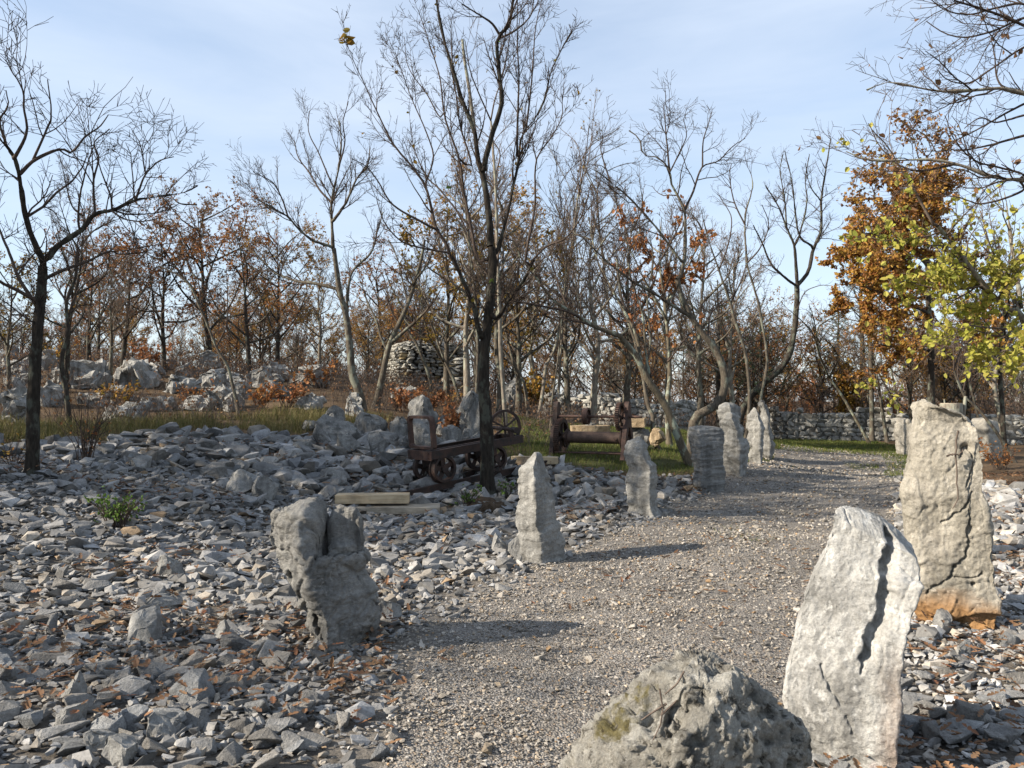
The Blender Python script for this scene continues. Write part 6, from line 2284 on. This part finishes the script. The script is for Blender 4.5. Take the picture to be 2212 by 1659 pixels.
PROTO['pine'] = pine(3)
used = set()


def place(kind, X, Y, d, s, rz, label, group, name=None):
    """stand one tree of a kind in the line of sight X, Y at distance d"""
    p = PROTO[kind]
    if kind in used:
        p = copy_tree(p)
    used.add(kind)
    g = at(X, Y, d)
    p.location = (g[0], d, h1(g[0], d) - 0.05)
    p.rotation_euler = (0, 0, rz)
    p.scale = (s, s, s)
    p['label'] = label
    p['group'] = group
    return p


_r = np.random.default_rng(31)
# hand placed
HP = [('oak0', 355, 700, 26, 0.95, 'oak with thin rust-coloured leaves on the left of the hill crest'),
      ('oak1', 455, 700, 27, 1.15, 'ivy-stemmed oak with brown leaves standing tallest on the hill crest'),
      ('oak0', 540, 720, 25, 0.95, 'oak with sparse orange leaves, trunk forked low, left of the bare forked tree'),
      ('oak2', 600, 730, 27, 0.85, 'oak with yellow-orange leaves and a crooked right limb on the hill'),
      ('oak1', 265, 720, 26, 0.9, 'brown-leaved oak behind the blocky white outcrop'),
      ('oak0', 190, 720, 24, 0.85, 'rusty-leaved oak behind the broad fluted outcrop'),
      ('olive', 20, 720, 19, 0.7, 'small tree with dull yellow leaves at the left edge'),
      ('bare3', 140, 720, 20, 0.75, 'dark bare tree right behind the big left tree'),
      ('bare0', 240, 720, 22, 0.7, 'dark twiggy tree above the broad fluted outcrop'),
      ('bare1', 690, 740, 30, 0.8, 'thin bare tree on the hill left of the stone hut'),
      ('oak0', 830, 740, 36, 1.0, 'orange-leaved oak rising behind the stone hut'),
      ('bare2', 905, 760, 38, 0.95, 'bare tree directly behind the roof of the stone hut'),
      ('olive', 965, 800, 24, 1.0, 'yellowing tree close behind the slender tree, left side'),
      ('olive', 1120, 820, 25, 1.05, 'yellowing tree close behind the slender tree, right side'),
      ('oak2', 1030, 820, 30, 1.1, 'golden-leaved oak hidden behind the slender tree'),
      ('oak0', 1560, 860, 33, 0.8, 'low rusty oak behind the S-curved trunk'),
      ('oak1', 1650, 860, 34, 0.85, 'brown oak behind the J-curved trunk'),
      ('oak0', 1770, 860, 36, 0.82, 'orange oak beyond the far wall, left of the pine'),
      ('pine', 1862, 860, 38, 1.05, 'dark green pine beyond the far wall beside the golden oak'),
      ('oak2', 2090, 860, 30, 0.95, 'golden oak at the right edge behind the yellow-green leaves'),
      ('bare1', 2160, 860, 27, 0.95, 'bare tree at the right edge beyond the far wall'),
      ('oak1', 2000, 860, 37, 0.8, 'brown-leaved oak deep in the wood behind the golden oak')]
for (kd, X, Y, d, s, lab) in HP:
    place(kd, X, Y, d, s * (0.84 if X < 800 else 1.0), _r.uniform(0, 6.28), lab, 'trees of the wood behind the clearing')
# the rest of the wood, each told apart by what it stands behind or beside
spots = []
for k in range(130):
    X = _r.uniform(-40, 2260)
    d = _r.uniform(29, 48)
    if 800 < X < 1010 and d < 36:
        d += 8
    bx_ = (X * KD - 512) / FPX * d
    if abs((d - 31.5) - (bx_ + 3.6) * 0.27) < 2.6 and -17 < bx_ < -3.0:
        continue
    kinds = ['bare0', 'bare1', 'bare2', 'oak2', 'oak0', 'oak1'] if X < 1500 else ['oak0', 'oak1', 'bare0', 'bare2', 'oak2', 'pine']
    spots.append((d, X, kinds[int(_r.integers(0, 6))], _r.uniform(0.62, 0.95) * (0.74 if X < 820 else 0.88), _r.uniform(0, 6.28)))
for k in range(9):
    spots.append((_r.uniform(21.5, 30), 1015 + 70 * k + _r.uniform(-15, 15), ['bare1', 'bare2'][k % 2], _r.uniform(0.82, 1.08), _r.uniform(0, 6.28)))
seen = {}
for (d, X, kd, s, rz) in sorted(spots):
    lx, ln = min(MARK, key=lambda q: abs(q[0] - X))
    side = 'behind' if abs(X - lx) < 16 else ('left of' if X < lx else 'right of')
    if 'edge' in ln:
        side = 'at'
    what = {'bare0': 'bare grey tree', 'bare1': 'pale thin bare tree', 'bare2': 'bare twiggy tree', 'bare3': 'dark bare tree', 'oak0': 'orange-leaved oak', 'oak1': 'brown-leaved oak', 'oak2': 'golden-leaved oak', 'pine': 'dark pine'}[kd]
    key = (what, side, ln)
    seen[key] = seen.get(key, 0) + 1
    lab = ['', 'farther ', 'farthest ', 'last '][min(seen[key] - 1, 3)] + what + ' in the wood ' + side + ' ' + ln
    place(kd, X, 800, d, s, rz, lab, 'trees of the wood behind the clearing')
# trees left of the frame, whose shade falls on the scree
for k, (x_, y_, kd, s) in enumerate([(-11.6, 10.4, 'oak0', 1.3), (-12.4, 12.6, 'oak1', 1.2), (-13.4, 9.6, 'oak2', 1.3), (-11.2, 8.2, 'oak2', 0.82), (-14.5, 9.4, 'oak2', 1.1), (-13.5, 7.0, 'bare0', 0.8), (-12.0, 2.0, 'bare1', 0.85), (-15.5, 11.8, 'oak0', 1.2)]):
    p = copy_tree(PROTO[kd])
    p.location = (x_, y_, h1(x_, y_) - 0.05)
    p.rotation_euler = (0, 0, k * 1.3)
    p.scale = (s, s, s)
    p['label'] = 'autumn tree standing left of the clearing outside the photo'
    p['group'] = 'trees left of the clearing'

# ------------------------------------------------------------------ shrubs
def shrub(name, pos, w, h, seed, leafs, label, group, twig='twig', n=14, per_m=14, size=0.05, parent=None):
    r = np.random.default_rng(seed)
    P, R = [], []
    for k in range(n):
        a = r.uniform(0, 2 * PI)
        e = np.array([math.cos(a) * w * 0.5 * r.uniform(0.3, 1), math.sin(a) * w * 0.5 * r.uniform(0.3, 1), h * r.uniform(0.6, 1.0)])
        b = np.array([math.cos(a), math.sin(a), 0]) * w * 0.12 * r.random()
        pts = resample(np.array([b - [0, 0, 0.04], b * 0.5 + e * np.array([0.35, 0.35, 0.5]) + r.normal(0, 0.03, 3), e]), 7)
        P.append(pts)
        R.append(np.linspace(0.007, 0.003, 7))
    P, R = np.array(P), np.array(R)
    A, RA = spawn(P, R, r, 7, 0.12 * h + 0.08, 0.35 * h + 0.1, 25, 60, 0.08, 0.15, 4, 0.2, rmin=0.002)
    t = empty(name, pos, label=label, cat='shrub', group=group)
    v1, f1 = tubes(P, R, 4)
    v2, f2 = tubes(A, RA, 3)
    st = obj('stems', mesh_from('stems', np.concatenate([v1, v2]), np.concatenate([f1, f2 + len(v1)]), MT[twig]), t)
    for (mt, f_) in leafs:
        pts = along(A, r, per_m * f_)
        if len(pts) > 3:
            obj('leaves', leaves_mesh('leaves', pts, size, MT[mt], r, True), t)
    return t


def shrub_px(X, Y, wpx, hpx, seed, leafs, label, group, **kw):
    g = ground_at(X, Y)
    k = KD * g[1] / FPX
    return shrub('shrub', g, wpx * k, hpx * k, seed, leafs, label, group, **kw)


GSH = 'leafy shrubs on the hillside and around the clearing'
R_, O_, G_, Y_ = [('leaf_red', 1.0)], [('leaf_orange', 1.0)], [('leaf_green', 1.0)], [('leaf_gold', 0.8), ('leaf_olive', 0.4)]
for k, (X, Y, w, h_, lf, lab, kw) in enumerate([
        (325, 785, 110, 50, R_, 'bright rust-red shrub above the blocky white outcrop', dict(size=0.11, n=20)),
        (260, 880, 120, 55, Y_, 'yellow-leaved shrub in front of the blocky white outcrop', dict(size=0.09)),
        (620, 880, 110, 60, R_, 'rust-red brush left of the forked bare tree', dict(size=0.09, n=20)),
        (560, 890, 120, 60, O_, 'orange-brown brush below the white ledge', dict(size=0.09, n=20)),
        (690, 840, 120, 55, O_, 'brown brush on the slope behind the forked bare tree', dict(size=0.10, n=20)),
        (860, 890, 90, 55, R_, 'orange-leaved shrub behind the boulder bank', dict(size=0.09, n=22)),
        (925, 895, 110, 55, R_, 'dense orange shrub below the stone hut', dict(size=0.10, n=26)),
        (975, 955, 70, 85, R_, 'orange shrub squeezed between the two peaked boulders', dict(size=0.09, n=20)),
        (965, 880, 70, 35, Y_, 'yellow-green shrub at the foot of the tumbled slab heap', dict(size=0.08)),
        (1250, 880, 110, 50, O_, 'purplish brown brush behind the winch', dict(size=0.07, n=20)),
        (1130, 880, 90, 50, O_, 'brown brush behind the hand wheel of the cart', dict(size=0.07, n=20)),
        (1150, 760, 100, 70, Y_, 'dull yellow bush in the wood right of the slender tree', dict(size=0.12, n=18)),
        (1750, 885, 90, 120, R_, 'bright orange bush standing against the far wall', dict(size=0.13, n=24)),
        (1700, 890, 70, 90, O_, 'rusty bush left of the bright orange one at the far wall', dict(size=0.12, n=20)),
        (1835, 890, 70, 130, Y_, 'yellow bush behind the slanting pale trunk', dict(size=0.12, n=16)),
        (2160, 1015, 120, 60, O_, 'low orange-brown shrub right of the tall beige stone', dict(size=0.06, n=26)),
        (2080, 900, 100, 60, O_, 'dark brown brush behind the sawn-off stump', dict(size=0.09, n=18)),
        (1950, 900, 120, 70, O_, 'brown undergrowth behind the far wall near the golden oak', dict(size=0.12, n=20)),
        (250, 1140, 150, 68, G_, 'low green shrub growing in the rubble on the left', dict(size=0.045, n=34, per_m=26)),
        (1010, 1100, 95, 52, G_, 'green seedlings in soil at the foot of the slender tree, left side', dict(size=0.05, n=16)),
        (1095, 1085, 60, 45, G_, 'green seedlings in soil at the foot of the slender tree, right side', dict(size=0.05, n=12)),
        (30, 1010, 110, 70, Y_, 'straggly yellowing shrub at the foot of the big left tree', dict(size=0.05, n=10, per_m=6)),
        (420, 880, 130, 50, O_, 'brown brush in front of the split outcrop', dict(size=0.08, n=18)),
        (120, 800, 130, 70, Y_, 'yellow-flecked thicket behind the big left tree', dict(size=0.08, n=18, per_m=7)),
        (185, 1000, 150, 150, O_, 'bare straggling brush right of the big left tree', dict(size=0.05, n=22, per_m=1.2))]):
    if Y < 800 or X in (1835, 1950, 2080):
        g = at(X, Y, 34 if X > 1600 else 27)
        kk = KD * g[1] / FPX
        shrub('shrub', (g[0], g[1], h1(g[0], g[1])), w * kk, h_ * kk * 1.3, 2000 + k, lf, lab, GSH, **kw)
    else:
        shrub_px(X, Y, w, h_, 2000 + k, lf, lab, GSH, **kw)

# ------------------------------------------------------------------ stuff: undergrowth, grass, dead leaves, far wood
r = np.random.default_rng(77)


def blades(name, x, y, h, w, mat, seed, lean=0.5, **kw):
    r = np.random.default_rng(seed)
    n = len(x)
    z = H(x, y)
    a = r.uniform(0, 2 * PI, n)
    d = np.stack([np.cos(a), np.sin(a), np.zeros(n)], 1)
    s = np.stack([-np.sin(a), np.cos(a), np.zeros(n)], 1)
    p = np.stack([x, y, z - 0.01], 1)
    hh = (h * r.uniform(0.5, 1.2, n) * (1 + 0.55 * wob(x, y, 1.9, seed + 90)))[:, None]
    ln = (lean * r.uniform(0.1, 1.2, n))[:, None] * hh
    up = np.array([0, 0, 1.0])
    V = np.stack([p - s * w, p + s * w, p + up * hh * 0.6 + d * ln * 0.35 + s * w * 0.7, p + up * hh * 0.6 + d * ln * 0.35 - s * w * 0.7, p + up * hh * 0.92 + d * ln], 1)
    b = np.arange(n)[:, None] * 5
    return obj(name, mesh_from(name, V.reshape(-1, 3), [b + np.array([[0, 1, 2, 3]]), b + np.array([[3, 2, 4]])], mat), kind='stuff', **kw)


grass_dry = leaf_mat('dry_grass', [(0.17, 0.135, 0.055), (0.10, 0.10, 0.03), (0.24, 0.19, 0.09), (0.075, 0.09, 0.025), (0.14, 0.12, 0.04)], 0.3)
grass_green = leaf_mat('green_grass', [(0.07, 0.11, 0.02), (0.11, 0.14, 0.03), (0.16, 0.16, 0.045), (0.05, 0.085, 0.018), (0.20, 0.16, 0.06)], 0.3)


def pick(x0, x1, y0, y1, n, fn):
    x, y = r.uniform(x0, x1, n), r.uniform(y0, y1, n)
    ok = fn(x, y) & (np.abs(x) < 0.70 * y + 1.5)
    return x[ok], y[ok]


# tall tussocks along the upper edge of the scree
x, y = pick(-13, 0, 10, 19, 60000, lambda x, y: (y > rubble_far(x) - 0.2 + 0.3 * wob(x, y, 2, 41)) & (y < rubble_far(x) + 3.2) & (wob(x, y, 1.6, 42) > -0.12) & ((x < -2.8)))
blades('tall_grass', x, y, 0.27, 0.0045, grass_dry, 1, 0.8, label='tall yellow-green grass along the upper edge of the scree', cat='grass')
x, y = pick(-1, 8.5, 13.5, 24, 56000, lambda x, y: (y > rubble_far(x) - 0.25 + 0.3 * wob(x, y, 2, 43)) & (x < path_l(y) - 0.1 + 0.3 * wob(x, y, 1, 44)) & (wob(x, y, 1.3, 45) > -0.55) & (x > -0.3))
blades('short_grass', x, y, 0.095, 0.005, grass_green, 2, 0.7, label='short green grass around the winch', cat='grass')
x, y = pick(5, 14, 17, 31, 44000, lambda x, y: ((y > 22 + 1.5 * wob(x, y, .5, 46)) | ((wob(x, y, 0.55, 47) > 0.25) & (x > path_l(y) + 0.7) & (x < path_r(y) - 0.7) | (x > path_r(y) - 0.5)) & (y > 17)) & (x < path_r(y) + 0.8) & (x > path_l(y) - 0.8))
blades('lawn_grass', x, y, 0.09, 0.008, grass_green, 3, 0.7, label='short green grass where the path ends before the far wall', cat='grass')
x, y = pick(2.5, 10, 9, 18, 26000, lambda x, y: (x > path_l(y) + 0.8) & (x < path_r(y) - 0.2) & (wob(x, y, 0.8, 48) > 0.38))
blades('path_grass', x, y, 0.045, 0.005, grass_green, 4, 0.8, label='thin grass patches growing through the gravel path', cat='grass')

# dry brush on the hill: a mass of fine stems with a few leaves
x, y = pick(-22, 7, 14.5, 34, 11000, lambda x, y: (y > rubble_far(x) + 1.2) & (wob(x, y, 0.7, 51) > -0.3 + 0.35 * (y < 22)) & ((x < 1.0) | (y > 20)) & ((x < 3) | (y > 24)))
n = len(x)
p = np.stack([x, y, H(x, y) - 0.03], 1)
hh = r.uniform(0.25, 0.75, n)[:, None]
d = r.normal(0, 0.35, (n, 3))
d[:, 2] = 1
e = p + d * hh
mid = (p + e) / 2 + r.normal(0, 0.03, (n, 3))
P = np.stack([p, mid, e], 1)
A, RA = spawn(P, np.tile(np.array([0.006, 0.005, 0.003]), (n, 1)), r, 4.0, 0.14, 0.45, 25, 60, 0.05, 0.15, 2, 0.2, rmin=0.0035)
v1, f1 = tubes(P, np.tile(np.array([0.005, 0.004, 0.003]), (n, 1)), 3)
v2, f2 = tubes(A, RA, 3)
ug_m = bark_mat('dry_brush', (0.09, 0.065, 0.052), (0.20, 0.155, 0.125))
ug = obj('undergrowth', mesh_from('undergrowth', np.concatenate([v1, v2]), np.concatenate([f1, f2 + len(v1)]), ug_m), kind='stuff', label='dry reddish brown brush covering the hillside', cat='undergrowth')
pts = along(A, r, 3.2)
obj('leaves', leaves_mesh('leaves', pts, 0.07, MT['leaf_brown'], r), ug, kind='stuff')

# brush and saplings behind the wall on the right
x, y = pick(-26, 32, 29, 47, 4200, lambda x, y: ((x > 6) | (y > 36)) & (y > np.where(x > 6, 35.5 - (x - 7) * 0.42, 0)))
n = len(x)
p = np.stack([x, y, H(x, y) - 0.03], 1)
hh = r.uniform(0.6, 2.8, n)[:, None] * np.where(x < -3, 0.6, 1.0)[:, None]
d = r.normal(0, 0.22, (n, 3))
d[:, 2] = 1
e = p + d * hh
P = np.stack([p, (p + e) / 2 + r.normal(0, 0.06, (n, 3)), e], 1)
RR = np.tile(np.array([0.012, 0.009, 0.005]), (n, 1))
A, RA = spawn(P, RR, r, 4.0, 0.3, 0.95, 25, 60, 0.05, 0.2, 3, 0.15, rmin=0.007)
v1, f1 = tubes(P, RR, 3)
v2, f2 = tubes(A, RA, 3)
th = obj('thicket', mesh_from('thicket', np.concatenate([v1, v2]), np.concatenate([f1, f2 + len(v1)]), ug_m), kind='stuff', label='dense brown thicket on the far side of the wall', cat='undergrowth')
pts = along(A, r, 2.6)
obj('leaves', leaves_mesh('leaves', pts, 0.10, MT['leaf_brown'], r), th, kind='stuff')

# far wood that reads as one mass
V, F, off = [], [], 0
LV = []
for k in range(60):
    a = r.uniform(-0.85, 0.85)
    d = r.uniform(50, 85)
    bx, by = math.tan(a) * d, d
    hgt = r.uniform(3.5, 6.5)
    base = np.array([bx, by, h1(bx, by) - 0.2])
    lm = auto_limbs(hgt, 3000 + k, 'oak' if k % 2 else 'bare')
    P = np.array([resample(q[0], 8) for q in lm]) + base
    RR = np.array([np.linspace(max(q[1], 0.03), 0.015, 8) for q in lm])
    A, RA = spawn(P[1:], RR[1:], r, 2.6, 0.6, 1.4, 25, 65, 0.05, 0.15, 3, 0.15, rmin=0.010)
    B, RB = spawn(A, RA, r, 3.0, 0.3, 0.8, 25, 65, 0.05, 0.15, 2, 0.15, rmin=0.010)
    for (q, w, s_) in ((P, RR, 5), (A, RA, 3), (B, RB, 3)):
        v, f = tubes(q, w, s_)
        V.append(v)
        F.append(f + off)
        off += len(v)
    if k % 2:
        LV.append(along(B, r, 3.0))
fwood = obj('distant_wood', mesh_from('distant_wood', np.concatenate(V), np.concatenate(F), MT['twig_pale']), kind='stuff', label='far-off bare wood seen between the nearer trees', cat='wood')
obj('leaves', leaves_mesh('leaves', np.concatenate(LV), 0.2, MT['leaf_brown'], r), fwood, kind='stuff')

# dead oak leaves on the ground
def oak_leaf():
    """lobed outline, two halves folded a little, curled tip"""
    out = [(0, 0), (0.10, 0.10), (0.20, 0.07), (0.32, 0.20), (0.42, 0.10), (0.56, 0.24), (0.66, 0.12), (0.80, 0.17), (0.88, 0.06), (1.0, 0.0)]
    V = [(a, b, 0.25 * b + 0.10 * a * a) for a, b in out] + [(a, -b, 0.25 * b + 0.10 * a * a) for a, b in out[1:-1]]
    mid = [(a, 0.0, 0.10 * a * a - 0.01) for a in (0.2, 0.42, 0.66)]
    V = np.array(V + mid)
    up = list(range(0, 10))
    lo = [0] + list(range(10, 18)) + [9]
    m = [18, 19, 20]
    F = []
    for side, fl in ((up, False), (lo, True)):
        seq = [(0, 1, 18), (18, 3, 19), (1, 3, 18), (3, 4, 19), (19, 5, 20), (4, 5, 19), (5, 6, 20), (20, 7, 9)]
        for t in seq:
            q = [side[i] if i < 10 else i for i in t]
            F.append(q[::-1] if not fl else q)
    return V - np.array([0.5, 0, 0]), np.array(F)


LEAFV, LEAFF = oak_leaf()
x1_, y1_ = pick(-14, 8, 1.8, 18, 44000, lambda x, y: in_rubble(x, y) & (wob(x, y, 0.9, 61) + 0.6 * wob(x, y, 2.7, 62) > np.where(y < 5.8, -0.30, 0.25)))
x2_, y2_ = pick(-1, 8, 1.8, 14, 5200, lambda x, y: in_path(x, y) & (wob(x, y, 1.2, 63) > 0.0))
keep2 = r.random(len(x2_)) < 0.25
x3_, y3_ = pick(5, 12, 8, 18, 9000, lambda x, y: (x > path_r(y) + 0.2))
x = np.concatenate([x1_, x2_[keep2], x3_])
y = np.concatenate([y1_, y2_[keep2], y3_])
n = len(x)
k1 = len(x1_)
z = H(x, y) + np.where(np.arange(n) < k1, r.uniform(0.02, 0.13, n), 0.028)
sz = r.uniform(0.03, 0.058, n) * 1.7
rm = rot_mats(r.uniform(0, 2 * PI, n), np.abs(r.normal(0, 0.35, n)), r.uniform(0, 2 * PI, n))
Vv = np.einsum('nij,nkj->nki', rm, LEAFV[None] * np.stack([sz, sz * r.uniform(0.7, 1.1, n), sz * r.uniform(0.3, 2.0, n)], 1)[:, None, :]) + np.stack([x, y, z], 1)[:, None]
Ff = (LEAFF[None] + (np.arange(n) * len(LEAFV))[:, None, None]).reshape(-1, 3)
obj('fallen_leaves', mesh_from('fallen_leaves', Vv.reshape(-1, 3), Ff, MT['litter']), kind='stuff', label='brown dead oak leaves lying among the stones', cat='leaves')

# soil mound at the foot of the slender tree
soil_m = Mat('dark_soil', 1.0, 0.05)
_co = soil_m.coord('Object')
soil_m.color(soil_m.ramp(soil_m.noise(_co, 14, 6, 0.7), [(0.3, (0.035, 0.025, 0.018)), (0.7, (0.11, 0.08, 0.055))])).bump(soil_m.noise(_co, 25, 6, 0.7), 0.9, 0.03)
sp = ground_at(1050, 1098)
boulder('soil_mound', (sp[0] - 0.05, sp[1] + 0.1, sp[2] - 0.03), (1.5, 0.9, 0.34), 71, soil_m.m, 'dark soil mound at the foot of the slender tree', 'soil', None, 0.1, 4, 4, 0.35, 0, 0.06)
